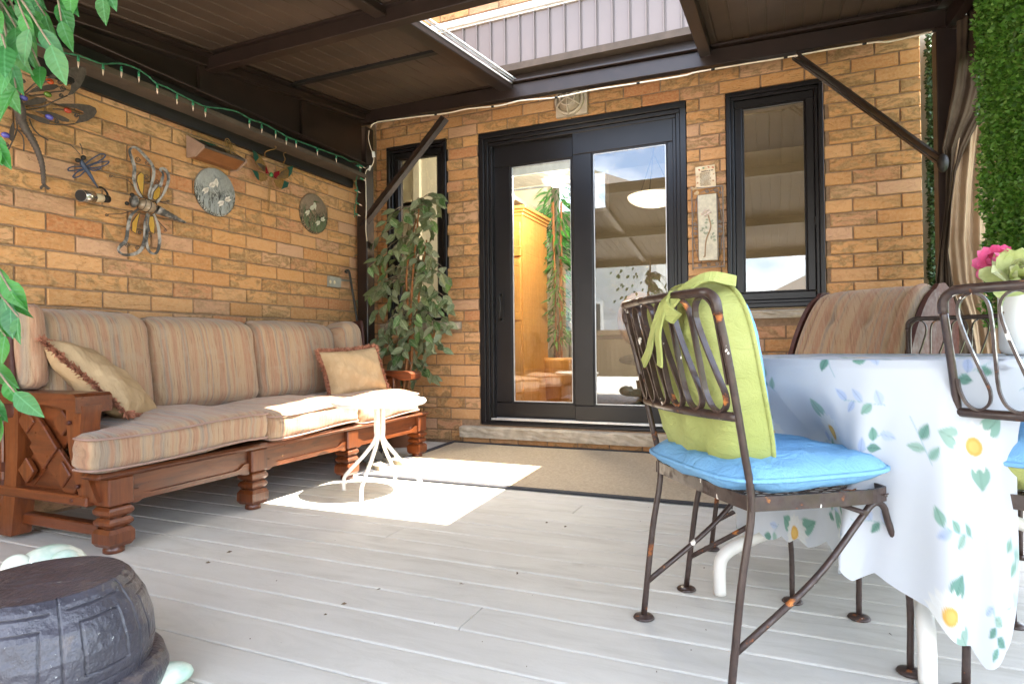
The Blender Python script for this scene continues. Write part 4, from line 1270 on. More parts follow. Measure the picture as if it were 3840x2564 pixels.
# ------------------------------------------------------------------ leaves and plants
def leaf_mesh(name, L_, W_, mat, fold=.18, droop=.12, tip=1.0):
    st_ = [(0, .05), (.12, .55), (.3, .95), (.48, 1.0), (.68, .74), (.85, .36), (1.0, 0.0)]
    v = []; f = []
    for (s, w) in st_:
        z = -droop * L_ * s * s
        x = s * L_
        v += [(x, -w * W_ / 2, z + fold * w * W_ / 2), (x, 0, z), (x, w * W_ / 2, z + fold * w * W_ / 2)]
    for i in range(len(st_) - 1):
        a = i * 3; b = a + 3
        f += [(a, b, b + 1, a + 1), (a + 1, b + 1, b + 2, a + 2)]
    me = mesh_from(v, f, name, mat, [True] * len(f))
    return me
M_FICUS = mat_leaf('ficus_leaf', [(0.0, (0.06, 0.095, 0.028)), (0.3, (0.115, 0.150, 0.066)), (0.5, (0.16, 0.190, 0.10)), (0.7, (0.22, 0.235, 0.14)), (0.86, (0.07, 0.165, 0.03)), (1.0, (0.035, 0.085, 0.020))], .15, True)
M_FICUS2 = mat_leaf('bright_ficus_leaf', [(0.0, (0.022, 0.11, 0.016)), (0.4, (0.035, 0.20, 0.022)), (0.65, (0.035, 0.13, 0.045)), (0.85, (0.05, 0.23, 0.02)), (1.0, (0.07, 0.17, 0.06))], .35, True)
M_BARK = plain('reddish_bark', (.27, .115, .045), .8, .2, var=.3, scale=30)
M_TWIG = plain('grey_twig', (.20, .16, .11), .85, .1, var=.3, scale=30)
leafA = leaf_mesh('leaf', .105, .052, M_FICUS, .25, .08)
leafB = leaf_mesh('leaf', .090, .046, M_FICUS, .35, .28)
def frame_from(d, up):
    x = Vector(d).normalized(); z = Vector(up); z = z - x * z.dot(x)
    if z.length < 1e-4: z = Vector((1, 0, 0)) - x * x.x
    z.normalize(); y = z.cross(x)
    return Matrix((x, y, z)).transposed()
fic = thing('ficus_tree', 'dusty green artificial ficus tree in the corner behind the sofa', 'plant', (-2.74, 4.12, 0.0))
base = Vector((-2.74, 4.12, .22))
m_ = MB()
for k, (ox, oy) in enumerate(((0, 0), (.03, .02), (-.025, .025))):
    tp = PY((1572, 1560, 1600)[k], (775, 820, 900)[k], 4.10 + .03 * k)
    m_.tube(smooth_path([base + Vector((ox, oy, 0)), base.lerp(tp, .35) + Vector((ox + .02, oy, 0)), base.lerp(tp, .7) + Vector((-ox, -oy, 0)), tp], 6), [.014 - .008 * i / 18 for i in range(19)], 8)
m_.build('trunk', M_BARK, fic)
m_ = MB(); m_.lathe([(.001, .001), (.10, .001), (.125, .22), (.135, .24), (.115, .24), (.105, .20), (.001, .20)], (-2.74, 4.12, 0), 24); m_.build('pot', plain('terracotta_pot', (.24, .10, .05), .8), fic)
branch = MB(); leaves = []
rl_ = random.Random(21)
bands = [(740, 830, 1545, 1660, 9), (830, 930, 1430, 1650, 13), (930, 1010, 1345, 1660, 14), (1010, 1100, 1390, 1690, 14), (1090, 1180, 1340, 1720, 17), (1180, 1270, 1390, 1710, 16), (1270, 1360, 1420, 1660, 14), (1350, 1430, 1470, 1640, 8)]
for (v0, v1, u0, u1, n_) in bands:
    for k in range(n_):
        u = u0 + (u1 - u0) * (k + rl_.random()) / n_; v_ = rl_.uniform(v0, v1)
        Y = rl_.uniform(3.92, 4.32)
        tip = PY(u, v_, Y)
        if tip.x < -3.12: tip.x = -3.12
        tz_ = min(1.9, tip.z + rl_.uniform(.05, .22))
        tr0 = Vector((-2.74 + .16 * (tz_ - .3) / 1.6 + rl_.uniform(-.02, .02), 4.12, tz_))
        mid = tr0.lerp(tip, .55) + Vector((0, 0, .06))
        path = smooth_path([tr0, mid, tip], 4)
        branch.tube(path, [.004, .0038, .0035, .003, .003, .0025, .0025, .002, .0015], 5)
        d0 = (tip - mid).normalized()
        for j in range(rl_.choice((3, 4, 4, 5))):
            fpos = path[-1 - min(j, 6)] if j else path[-1]
            side = Vector((rl_.uniform(-1, 1), rl_.uniform(-1, .3), rl_.uniform(-.9, .1)))
            d = (d0 * .45 + side * 1.2 + Vector((0, 0, -.12))).normalized()
            up = Vector((rl_.uniform(-.5, .5), -1.0, rl_.uniform(0.0, .9)))
            leaves.append((fpos, d, up))
br = branch.build('branch', M_TWIG, fic, kind='stuff')
rl_.shuffle(leaves)
for i, (p, d, up) in enumerate(leaves[:300]):
    o = link('leaf', leafA if i % 3 else leafB, br)
    s = rl_.uniform(.8, 1.25)
    o.matrix_local = Matrix.Translation(p - ORG[fic.name]) @ frame_from(d, up).to_4x4() @ Matrix.Diagonal((s, s, s, 1))
ex = MB()
for i, (p, d, up) in enumerate(leaves[300:]):
    F_ = frame_from(d, up); ex.add([F_ @ q.co + p for q in leafA.vertices], [tuple(pp.vertices) for pp in leafA.polygons], True)
if ex.v: ex.build('leaf', M_FICUS, br, kind='stuff')

# ficus close by, its sprays hang into the picture
fg = thing('weeping_fig', 'bright green weeping fig tree with glossy drooping leaves beside the turtle stool', 'plant', (-1.62, .42, 0))
m_ = MB(); m_.tube(smooth_path([(-1.62, .42, .25), (-1.66, .44, .8), (-1.60, .46, 1.4), (-1.55, .50, 1.95)], 6), [.024 - .012 * i / 18 for i in range(19)], 10); m_.build('trunk', M_BARK, fg)
m_ = MB(); m_.lathe([(.001, .001), (.13, .001), (.16, .26), (.17, .29), (.15, .29), (.14, .24), (.001, .24)], (-1.62, .42, 0), 28); m_.build('pot', MATS['terracotta_pot'], fg)
leafC = leaf_mesh('leaf', .064, .032, M_FICUS2, .25, .18)
leafD = leaf_mesh('leaf', .054, .026, M_FICUS2, .45, .35)
branch = MB(); lv = []
rl_ = random.Random(5)
def pd(u, v, d):       # a point d metres along the viewing axis (its distance is that of the tree)
    r_ = ray(u, v); return Vector((0, 0, CAM_H)) + r_ * (d / FPX)
sprays = [((-120, -180), (150, 250)), ((-60, -150), (60, 330)), ((60, -260), (130, 130)), ((150, -260), (230, 80)), 
          ((330, -300), (385, -20)), ((-150, 930), (40, 1090)), ((-160, 1080), (70, 1190)), ((-160, 1180), (20, 1260)), ((-200, 1330), (55, 1470)), ((-160, 1450), (0, 1560)), ((-100, -100), (190, 170)), ((40, -200), (100, 60)), ((220, -330), (265, -60)),
          ((-200, -200), (10, 130)), ((-180, 200), (10, 300)), ((-120, 520), (0, 560)), ((-30, -260), (120, 20)), ((-90, -180), (110, 110)), ((-120, -100), (40, 240)), ((-150, -60), (90, 150)), ((-150, -20), (20, 210)), ((-50, -120), (170, 60))]
for k, (a, b) in enumerate(sprays):
    dd = rl_.uniform(1.08, 1.30)
    p0 = pd(a[0], a[1], dd + .06); p1 = pd(b[0], b[1], dd)
    mid = p0.lerp(p1, .5) + Vector((0, 0, .04))
    path = smooth_path([p0, mid, p1], 4)
    branch.tube(path, [.004 - .0003 * i for i in range(9)], 5)
    root = Vector((-1.58, .47, min(1.95, p0.z + .1)))
    branch.tube([root, root.lerp(p0, .5) + Vector((0, 0, .05)), p0], [.008, .005, .004], 5)
    for j in range(5):
        q = root.lerp(p0, .25 + .13 * j) + Vector((0, 0, .03)); lv.append((q, Vector((rl_.uniform(-.7, .7), rl_.uniform(-.7, .4), -.8)).normalized(), Vector((rl_.uniform(-.5, .8), -1, rl_.uniform(0, .8)))))
    n_ = rl_.choice((4, 5, 6)) if k < 8 or k > 13 else 4
    d0 = (p1 - mid).normalized()
    for j in range(n_):
        q = path[-1 - j] if j else path[-1]
        d = (d0 * .5 + Vector((rl_.uniform(-.6, .6), rl_.uniform(-.5, .5), -.75 + rl_.uniform(-.3, .4)))).normalized()
        lv.append((q, d, Vector((rl_.uniform(.2, 1.0), -1 + rl_.uniform(-.3, .3), rl_.uniform(-.2, .9)))))
# rest of the crown, out of the picture
for k in range(60):
    a = rl_.uniform(0, 6.28); zz = rl_.uniform(1.05, 2.0); rr_ = rl_.uniform(.12, .42)
    q = Vector((-1.75 + rr_ * math.cos(a), .30 + rr_ * math.sin(a), zz)); 
    if q.x > -1.55 and q.y > .45: continue
    lv.append((q, Vector((math.cos(a), math.sin(a), -1)).normalized(), Vector((0, -1, .5))))
br = branch.build('branch', M_TWIG, fg, kind='stuff')
for i, (p, d, up) in enumerate(lv):
    o = link('leaf', leafC if i % 3 else leafD, br); s = rl_.uniform(.85, 1.2)
    o.matrix_local = Matrix.Translation(p - ORG[fg.name]) @ frame_from(d, up).to_4x4() @ Matrix.Diagonal((s, s, s, 1))

# tall plant inside the room
ip = PY(2092, 1350, 6.15)
rp_ = thing('bamboo_plant', 'tall leafy bamboo plant in an oak pot inside the glass door', 'plant', (ip.x, 6.15, .14))
m_ = MB(); m_.lathe([(.001, .14), (.17, .14), (.21, .62), (.22, .66), (.001, .66)], (ip.x, 6.15, 0), 20); m_.build('pot', M_OAK, rp_)
m_ = MB(); rl_ = random.Random(9); lm = MB()
for k in range(5):
    x = ip.x + rl_.uniform(-.06, .06); y = 6.15 + rl_.uniform(-.06, .06); m_.tube([(x, y, .62), (x + rl_.uniform(-.05, .05), y, 2.3)], .010, 6)
    for j in range(75):
        z = rl_.uniform(.85, 2.5); a = rl_.uniform(0, 6.28); p = Vector((x, y, z)); d = Vector((math.cos(a), math.sin(a), rl_.uniform(-.7, .3))).normalized(); q = p + d * rl_.uniform(.03, .16)
        F_ = frame_from(d + Vector((0, 0, -.4)), (0, -1, .5)); s = rl_.uniform(.9, 1.5)
        for (xx, yy) in (): pass
        pts = [Vector((0, 0, 0)), Vector((.05, -.011, .004)), Vector((.13, 0, -.01)), Vector((.05, .011, .004))]
        lm.add([F_ @ (w * s) + q for w in pts], [(0, 1, 2, 3)])
m_.build('stem', M_BARK, rp_); lm.build('foliage', M_FICUS2, rp_, kind='stuff')
# ------------------------------------------------------------------ wrought iron chairs
def make_chair(name, label, loc, yaw, group):
    ch = thing(name, label, 'chair', loc, group, rz=yaw)
    SZ = .425; TZ = .885
    RF = .205                                    # half width at the rear feet
    def back_pt(s, t_):
        """s across -1..1, t_ 0 seat level .. 1 top"""
        x = -.175 - .10 * t_ - .035 * (1 - s * s) * 1.0
        return Vector((x, s * (.215 + .025 * t_), SZ + (TZ - SZ) * t_))
    hs_ = []
    for s in (-1, 1):
        m_ = MB()
        pts = [Vector((-.235, s * .215, .012)), Vector((-.205, s * .215, .25)), Vector((-.178, s * .215, SZ - .01)), Vector((-.20, s * .222, .55)), Vector((-.24, s * .232, .74)), Vector((-.266, s * .238, .842))]
        m_.tube(smooth_path(pts, 5), .0085, 10); m_.build('back_post', M_IRON, ch)
        m_ = MB(); m_.lathe([(.026, .0), (.030, .003), (.027, .008), (.011, .013)], (-.235, s * .215, 0), 16); m_.build('foot', M_IRON, ch)
        m_ = MB()
        pts = [Vector((-.222, s * .213, .105)), Vector((-.02, s * .212, .245)), Vector((.105, s * .210, .37)), Vector((.132, s * .21, .398)), Vector((.152, s * .21, .405)), Vector((.170, s * .21, .392)), Vector((.180, s * .21, .36)), Vector((.236, s * .208, .20)), Vector((.24, s * .206, .012))]
        m_.tube(smooth_path(pts, 6), .0075, 10); m_.build('leg', M_IRON, ch)
        m_ = MB(); m_.lathe([(.026, .0), (.030, .003), (.027, .008), (.010, .013)], (.24, s * .206, 0), 16); m_.build('foot', M_IRON, ch)
    # top rail with rounded corners, bottom rail
    m_ = MB(); pts = [Vector((-.266, -.238, .836)), Vector((-.271, -.236, .866)), Vector((-.277, -.218, .882))]
    for k in range(9): s = -.84 + 1.68 * k / 8; pts.append(Vector((-.278 - .030 * (1 - s * s), s * .24, .885)))
    pts += [Vector((-.277, .218, .882)), Vector((-.271, .236, .866)), Vector((-.266, .238, .836))]
    m_.tube(smooth_path(pts, 4), .0105, 10); m_.build('top_rail', M_IRON, ch)
    m_ = MB(); pts = [Vector((-.214 - .034 * (1 - s * s), s * .226, .615)) for s in [-1 + 2 * k / 10 for k in range(11)]]
    m_.tube(smooth_path(pts, 3), .0105, 10); m_.build('bottom_rail', M_IRON, ch)
    # continuous loops between the rails
    n_ = 6
    def bp(s, z):
        t_ = (z - .615) / (.905 - .615)
        return Vector((-.214 - .062 * t_ - .034 * (1 - s * s), s * (.226 + .012 * t_), z))
    pit = 1.93 / n_
    for k in range(n_):
        x0 = -.965 + k * pit
        pts = [bp(min(.985, x0 + q * pit), z) for q, z in ((0, .685), (0, .76), (.01, .835), (.12, .864), (.40, .876), (.68, .864), (.79, .832), (.62, .77), (.34, .70), (.20, .665), (.24, .640), (.42, .626), (.62, .624), (.84, .636), (.97, .662), (1.0, .69))]
        m_ = MB(); pp = smooth_path(pts, 3)
        # flat bar, 14 mm deep
        v = []; f = []
        for i, p in enumerate(pp):
            a = pp[max(0, i - 1)]; b = pp[min(len(pp) - 1, i + 1)]; t_ = (b - a).normalized(); nrm = Vector((-1, 0, 0)); sd = nrm.cross(t_).normalized() * .0028
            for q in (p - sd, p + sd): v += [q + Vector((-.007, 0, 0)), q + Vector((.007, 0, 0))]
        for i in range(len(pp) - 1):
            a = i * 4; b = a + 4
            f += [(a, b, b + 1, a + 1), (a + 2, a + 3, b + 3, b + 2), (a, a + 2, b + 2, b), (a + 1, b + 1, b + 3, a + 3)]
        m_.add(v, f); m_.build('back_loop', M_IRON, ch)
    # seat: flat rim and expanded metal mesh
    rim = [(-.185, -.205), (-.16, -.222), (.07, -.232), (.15, -.222), (.182, -.19), (.192, 0), (.182, .19), (.15, .222), (.07, .232), (-.16, .222), (-.185, .205), (-.19, 0)]
    rp2 = smooth_path([Vector((x, y, SZ)) for x, y in rim], 4, closed=True)
    m_ = MB(); v = []; f = []
    for i, p in enumerate(rp2):
        c_ = Vector((p.x * .975, p.y * .975, 0))
        v += [(p.x, p.y, SZ - .016), (p.x, p.y, SZ + .016), (c_.x, c_.y, SZ + .016), (c_.x, c_.y, SZ - .016)]
    k_ = len(rp2)
    for i in range(k_):
        a = i * 4; b = ((i + 1) % k_) * 4
        for j in range(4): f.append((a + j, b + j, b + (j + 1) % 4, a + (j + 1) % 4))
    m_.add(v, f); fixnormals(m_.build('seat_rim', M_IRON, ch))
    m_ = MB()
    def inside(x, y): return -.182 < x < .182 and abs(y) < .228 - (.02 if x < -.1 else 0)
    for s in (1, -1):
        for k in range(-24, 25):
            c0 = k * .026; run = None
            for i in range(-60, 61):
                x = i * .0105; y = c0 + s * x * .55
                ok = inside(x, y)
                if ok and run is None: run = (x, y)
                if run and not ok: m_.bar((run[0], run[1], SZ - .002 + .0015 * s), (x - .0105, c0 + s * (x - .0105) * .55, SZ - .002 + .0015 * s), .0022, .003); run = None
    m_.build('seat_mesh', M_IRON, ch)
    m_ = MB(); m_.tube([(-.19, -.213, .14), (-.19, .213, .14)], .001, 4)
    m_ = MB(); m_.tube([(.10, -.232, SZ - .035), (.10, .232, SZ - .035)], .006, 8); m_.build('cross_bar', M_IRON, ch)
    return ch
G_CH = 'iron chairs round the clothed table'
chair1 = make_chair('iron_chair', 'rusty dark iron chair with loop back holding green and blue cushions', (-.031, 1.7075, 0), R(36), G_CH)
def chair_copy(loc, yaw, label):
    c = copy_tree(chair1); c.location = loc; c.rotation_euler = (0, 0, yaw); c['label'] = label; return c
chair2 = chair_copy((-.01, 2.19, 0), R(-5), 'rusty dark iron chair at the table side towards the patio door mat')
chair3 = chair_copy((.675, 1.76, 0), R(65), 'rusty dark iron chair backing onto the enamel vase with a folded seat cushion')
chair4 = chair_copy((.70, 3.02, 0), R(-112), 'dark iron chair across the table in front of the striped armchair')

# cushions lying on the chairs
t = NT('green_canvas', 0.85, 0.15)
nn = t.noise(t.coord('Object'), 5, 4); t.color(t.ramp(nn, [(0.3, (0.29, 0.315, 0.095)), (0.7, (0.37, 0.39, 0.145))])); _w = t.noise(t.coord('Object', (420, 420, 420)), 1.0, 1); _wr = t.noise(t.coord('Object', (3, 10, 10)), 2.2, 5, .6, 1.2); t.bump(t.math('ADD', t.math('MULTIPLY', _w, .12), _wr), 0.55, 0.02)
M_GREEN = t.m
t = NT('blue_canvas', 0.75, 0.2)
nn = t.noise(t.coord('Object'), 5, 4); t.color(t.ramp(nn, [(0.3, (0.15, 0.335, 0.56)), (0.7, (0.20, 0.41, 0.63))])); _w = t.noise(t.coord('Object', (420, 420, 420)), 1.0, 1); _wr = t.noise(t.coord('Object', (7, 7, 4)), 2.2, 5, .6, 1.2); t.bump(t.math('ADD', t.math('MULTIPLY', _w, .12), _wr), 0.55, 0.02)
M_BLUE = t.m
def chair_M(ch): return Matrix.Translation(ch.location) @ Euler(ch.rotation_euler).to_matrix().to_4x4()
def puff_pillow(name, label, M, w, d, th, top_mat, bot_mat, flat=.35, seam=True, group=None, seed=1, tie=None, sag=0.0, asym=1.0):
    """w along local x, d along local y, thickness local z; two faces of different cloth meeting in a seam"""
    org = M.translation.copy(); p = thing(name, label, 'cushion', org, group)
    n_ = 26; rr = random.Random(seed); ph = [rr.uniform(0, 6.28) for _ in range(5)]
    def P(a, b, s):
        # rounded square outline
        e_ = 4.5; den = (abs(a) ** e_ + abs(b) ** e_) ** (1 / e_) if (a or b) else 1; mx = max(abs(a), abs(b)); k = mx / den if den else 1
        x, y = a * (k if mx > 0 else 1), b * (k if mx > 0 else 1)
        edge = max(0, 1 - mx ** 4) ** .55
        wr = (.005 * math.sin(4 * a + 9 * b + ph[3]) + .004 * math.sin(9 * a + ph[0]) * math.sin(7 * b + ph[1]) + .003 * math.sin(21 * (a if abs(b) > abs(a) else b) + ph[2]) * (mx > .6) * (1 - mx) * 4) * edge
        z = s * (asym if s > 0 else 2 - asym) * (th * flat / 2 * (1 if mx < 1 else 0) * min(1, (1 - mx) * 9) + th * (1 - flat) / 2 * edge) + wr
        return M @ Vector((x * w / 2, y * d / 2, z - sag * (a * a)))
    for s, mat_, nm in ((1, top_mat, 'face'), (-1, bot_mat, 'backing')):
        v = []; f = []
        for i in range(n_ + 1):
            for j in range(n_ + 1):
                a = math.sin((-1 + 2 * i / n_) * math.pi / 2); b = math.sin((-1 + 2 * j / n_) * math.pi / 2); v.append(P(a, b, s))
        for i in range(n_):
            for j in range(n_):
                q = (i * (n_ + 1) + j, (i + 1) * (n_ + 1) + j, (i + 1) * (n_ + 1) + j + 1, i * (n_ + 1) + j + 1); f.append(q if s > 0 else q[::-1])
        m_ = MB(); m_.add(v, f, True); m_.build(nm, mat_, p)
    if seam:
        pts = []
        lin = [math.sin((-1 + 2 * i / 20) * math.pi / 2) for i in range(21)]
        for a in lin[:-1]: pts.append(P(a, -1, 0))
        for b in lin[:-1]: pts.append(P(1, b, 0))
        for a in lin[::-1][:-1]: pts.append(P(a, 1, 0))
        for b in lin[::-1][:-1]: pts.append(P(-1, b, 0))
        m_ = MB(); m_.tube(pts, .006, 6, closed=True); m_.build('piping', top_mat, p)
    return p
C1 = chair_M(chair1)
puff_pillow('seat_cushion', 'sky blue seat cushion lying on the rusty iron chair', C1 @ Matrix.Translation((-.005, 0.01, .478)) @ Euler((0, R(-1.0), 0)).to_matrix().to_4x4(), .45, .50, .08, M_BLUE, M_BLUE, .3, seed=4)
Mb = C1 @ Matrix.Translation((-.118, .022, .688)) @ Euler((0, R(-103), 0)).to_matrix().to_4x4() @ Euler((0, 0, R(-3))).to_matrix().to_4x4()
bc = puff_pillow('back_cushion', 'lime green back cushion with blue front tied to the iron chair', Mb, .49, .39, .15, M_GREEN, M_BLUE, .42, seed=8, asym=1.55)
# tie knotted over the top rail
tm = MB()
def cl_(x, y, z): return C1 @ Vector((x, y, z))
tm.ribbon(smooth_path([cl_(-.18, -.17, 0.915), cl_(-.24, -.155, 0.925), cl_(-.285, -.135, 0.900), cl_(-.312, -.12, 0.865), cl_(-.318, -.115, 0.857)], 5), .026, .006, C1.to_3x3() @ Vector((-1, -.2, .3)))
tm.ribbon(smooth_path([cl_(-.305, -.09, 0.890), cl_(-.322, -.10, 0.865), cl_(-.318, -.112, 0.847), cl_(-.30, -.12, 0.832)], 5), .04, .008, C1.to_3x3() @ Vector((-1, 0, .1)))
tm.ribbon(smooth_path([cl_(-.322, -.095, 0.867), cl_(-.330, -.065, 0.812), cl_(-.322, -.02, 0.757), cl_(-.318, .02, 0.727)], 5), [.020] * 8 + [.026] * 8, .005, C1.to_3x3() @ Vector((-1, 0, 0)))
tm.ribbon(smooth_path([cl_(-.322, -.10, 0.857), cl_(-.328, -.085, 0.802), cl_(-.320, -.075, 0.742), cl_(-.318, -.07, 0.722)], 5), .022, .005, C1.to_3x3() @ Vector((-1, 0, 0)))
tm.build('tie', M_GREEN, bc)
C3 = chair_M(chair3)
puff_pillow('seat_cushion', 'pale blue and green folded cushion on the chair beside the vase', C3 @ Matrix.Translation((.06, 0, .505)), .50, .50, .14, M_BLUE, M_GREEN, .45, seed=6)
C2 = chair_M(chair2)

# ------------------------------------------------------------------ round table and its cloth
TC = Vector((.36, 2.20, 0)); TR = .52; TZ_ = .728
tb = thing('garden_table', 'round white garden table with bent tube legs hidden under a floral cloth', 'table', TC)
m_ = MB(); m_.lathe([(.0005, TZ_ - .02), (TR - .012, TZ_ - .02), (TR, TZ_ - .012), (TR, TZ_ - .004), (TR - .006, TZ_), (.0005, TZ_)], TC, 56); m_.build('top', M_WHITEPAINT, tb)
for (fx, fy) in ((-.162, 1.993), (.311, 1.644), (.88, 2.41), (.41, 2.756)):
    d = Vector((fx, fy, 0)) - TC
    pts = smooth_path([TC + d * .12 + Vector((0, 0, .70)), TC + d * .12 + Vector((0, 0, .42)), TC + d * .20 + Vector((0, 0, .34)), TC + d * .55 + Vector((0, 0, .235)), TC + d * .85 + Vector((0, 0, .165)), TC + d * .97 + Vector((0, 0, .125)), TC + d + Vector((0, 0, .08)), TC + d + Vector((0, 0, .002))], 5)
    m_ = MB(); m_.tube(pts, .019, 12); m_.build('leg', M_WHITEPAINT, tb)

NA, NR = 1500, 280
th = np.linspace(0, 2 * math.pi, NA, endpoint=False); fr = np.linspace(0.0, 1.0, NR)
def gau(t_, c_deg, s_deg):
    d_ = (t_ - R(c_deg) + math.pi) % (2 * math.pi) - math.pi
    return np.exp(-(d_ / R(s_deg)) ** 2)
dmax = .53 + .05 * gau(th, 190, 16) + .02 * np.sin(5 * th)
azd = np.degrees((th + math.pi) % (2 * math.pi) - math.pi)
sgm = lambda x: 1 / (1 + np.exp(-np.clip(x, -30, 30)))
dmax = dmax + .15 * gau(th, -86, 10) - .46 * sgm((azd + 79) / 1.3) * (1 - sgm((azd + 12) / 3.0))
dmax = dmax - .017 * (1 - np.abs(np.sin(th * 28)))           # scalloped hem
TH, FR = np.meshgrid(th, fr, indexing='ij')
Rr = FR * (TR + dmax)[:, None]
U = Rr * np.cos(TH); V = Rr * np.sin(TH)
drop = np.clip(Rr - TR - .004, 0, None)
w1 = .60 * np.sin(9 * TH + 1.1 * np.sin(3 * TH)) + .30 * np.sin(16 * TH + 2.0) + .25 * np.sin(27 * TH + 1.0 + 3 * drop) + .12 * np.sin(43 * TH + 5 * drop)
amp = np.clip(drop / .33, 0, 1.4) ** 1.2
flare = gau(TH, -96, 12)
push = gau(TH, -131, 17) + .5 * gau(TH, 180, 22)
stp = np.clip((drop - .06) / .20, 0, 1); stp = stp * stp * (3 - 2 * stp)
rad = np.where(Rr <= TR, Rr, TR + .010 * np.clip(drop / .02, 0, 1) + amp * (.014 + .042 * w1 * (1 - .6 * np.clip(push, 0, 1))) + .085 * flare * np.clip(drop / .45, 0, 1.2) - .17 * push * stp)
TH2 = TH + amp * (.030 * np.cos(9 * TH + 1.1 * np.sin(3 * TH)) + .012 * np.cos(16 * TH + 2.0))
Xc = TC.x + rad * np.cos(TH2); Yc = TC.y + rad * np.sin(TH2)
Zc_ = TZ_ + .004 - drop * (1 - .03 * np.abs(w1)) + .0015 * np.sin(9 * U) * np.sin(8 * V)
Zc_ = np.maximum(Zc_, .02)
vert = np.stack([Xc - TC.x, Yc - TC.y, Zc_], -1).reshape(-1, 3)
idx = np.arange(NA * NR).reshape(NA, NR); idn = np.roll(idx, -1, 0)
faces = np.stack([idx[:, :-1], idx[:, 1:], idn[:, 1:], idn[:, :-1]], -1).reshape(-1, 4)
cme = bpy.data.meshes.new('tablecloth')
cme.vertices.add(len(vert)); cme.vertices.foreach_set('co', vert.astype(np.float32).ravel())
cme.loops.add(faces.size); cme.loops.foreach_set('vertex_index', faces.astype(np.int32).ravel())
cme.polygons.add(len(faces)); cme.polygons.foreach_set('loop_start', np.arange(0, faces.size, 4, dtype=np.int32)); cme.polygons.foreach_set('loop_total', np.full(len(faces), 4, dtype=np.int32))
cme.polygons.foreach_set('use_smooth', np.ones(len(faces), dtype=bool))
cme.update(calc_edges=True)
# printed flowers: flat print of the cloth, drawn in cloth coordinates
colr = np.empty((NA, NR, 3)); colr[:] = (0.545, 0.56, 0.59)
pr = random.Random(3)
UF, VF, CF = U, V, colr
def blend(mask, c, a=1.0):
    m__ = np.clip(mask, 0, 1)[..., None] * a
    colr[:] = colr * (1 - m__) + np.array(c) * m__
def sm(d, w=.0018): return 1 / (1 + np.exp(np.clip(d / w * 3, -40, 40)))
def leaf_print(cu, cv, a, L_, W_, c):
    x = (U - cu) * math.cos(a) + (V - cv) * math.sin(a); y = -(U - cu) * math.sin(a) + (V - cv) * math.cos(a)
    s = np.clip(x / L_, 0, 1); wid = W_ / 2 * np.sin(math.pi * s ** .8) ; inside = np.where((x > 0) & (x < L_), np.abs(y) - wid, 1)
    blend(sm(inside), c, .9); blend(sm(np.where((x > 0) & (x < L_ * .9), np.abs(y) - .0012, 1), .0015), tuple(k * .6 for k in c), .6)
GR = [(.13, .30, .22), (.18, .34, .26), (.09, .23, .17), (.25, .39, .31)]; BLU = [(.36, .43, .60), (.42, .49, .64)]
spots = []
step = .165
for i in range(-6, 7):
    for j in range(-7, 8): spots.append((i * step + (step / 2 if j % 2 else 0) + pr.uniform(-.03, .03), j * step * .9 + pr.uniform(-.03, .03), (0, 1, 2, 1, 2)[(i + 2 * j) % 5]))
for (cu, cv, k) in spots:
    a0 = pr.uniform(0, 6.28)
    if math.hypot(cu, cv) > 1.3: continue
    near = (np.abs(UF - cu) < .17) & (np.abs(VF - cv) < .17)
    if not near.any(): continue
    U = UF[near]; V = VF[near]; colr = CF[near]
    if k == 0:
        for q in range(pr.choice((2, 3))): leaf_print(cu + .034 * math.cos(a0 + q * 2.1), cv + .034 * math.sin(a0 + q * 2.1), a0 + q * 2.1 + pr.uniform(-.3, .3), .062, .048, pr.choice(GR))
        dd = np.hypot(U - cu, V - cv); an = np.arctan2(V - cv, U - cu)
        blend(sm(dd - .058 * (1 - .18 * np.abs(np.sin(an * 8 + a0)))), (.64, .63, .60), .95)
        blend(sm(dd - .046) * (np.abs(np.sin(an * 8 + a0)) > .93), (.70, .72, .74), .35)
        blend(sm(dd - .021), (.62, .36, .08)); blend(sm(dd - .013), (.70, .45, .13), .8)
    else:
        for q in range(5 if k == 1 else 3):
            aa = a0 + pr.uniform(-.2, .2); off = .022 * q
            px_, py_ = cu + off * math.cos(a0), cv + off * math.sin(a0)
            leaf_print(px_, py_, aa + (.9 if q % 2 else -.9), pr.uniform(.03, .045), pr.uniform(.018, .026), pr.choice(GR if pr.random() < .68 else BLU))
        x = (U - cu) * math.cos(a0) + (V - cv) * math.sin(a0); y = -(U - cu) * math.sin(a0) + (V - cv) * math.cos(a0)
        blend(sm(np.where((x > -.01) & (x < .10), np.abs(y) - .001, 1), .0012), (.25, .40, .42), .8)
    CF[near] = colr
colr = CF
att = cme.color_attributes.new('print', 'FLOAT_COLOR', 'POINT')
att.data.foreach_set('color', np.concatenate([colr.reshape(-1, 3), np.ones((NA * NR, 1))], 1).astype(np.float32).ravel())
t = NT('printed_cloth', 0.6, 0.25)
va = t.node('ShaderNodeVertexColor'); va.layer_name = 'print'; t.color(va.outputs['Color'])
tl = t.node('ShaderNodeBsdfTranslucent'); t.link(va.outputs['Color'], tl.inputs['Color']); mx = t.node('ShaderNodeMixShader'); mx.inputs[0].default_value = .25
t.link(t.b.outputs[0], mx.inputs[1]); t.link(tl.outputs[0], mx.inputs[2]); t.link(mx.outputs[0], t.n['Material Output'].inputs['Surface'])
t.bump(t.math('ADD', t.noise(t.coord('Object', (1, 1, .7)), 7, 3, .5, .6), t.math('MULTIPLY', t.noise(t.coord('Object'), 60, 2), .05)), .14, .03)
cme.materials.append(t.m)
clo = bpy.data.objects.new('tablecloth', cme); col.objects.link(clo); clo.location = TC
tag(clo, 'white vinyl tablecloth printed with daisies and leaves draped over the round table', 'tablecloth')

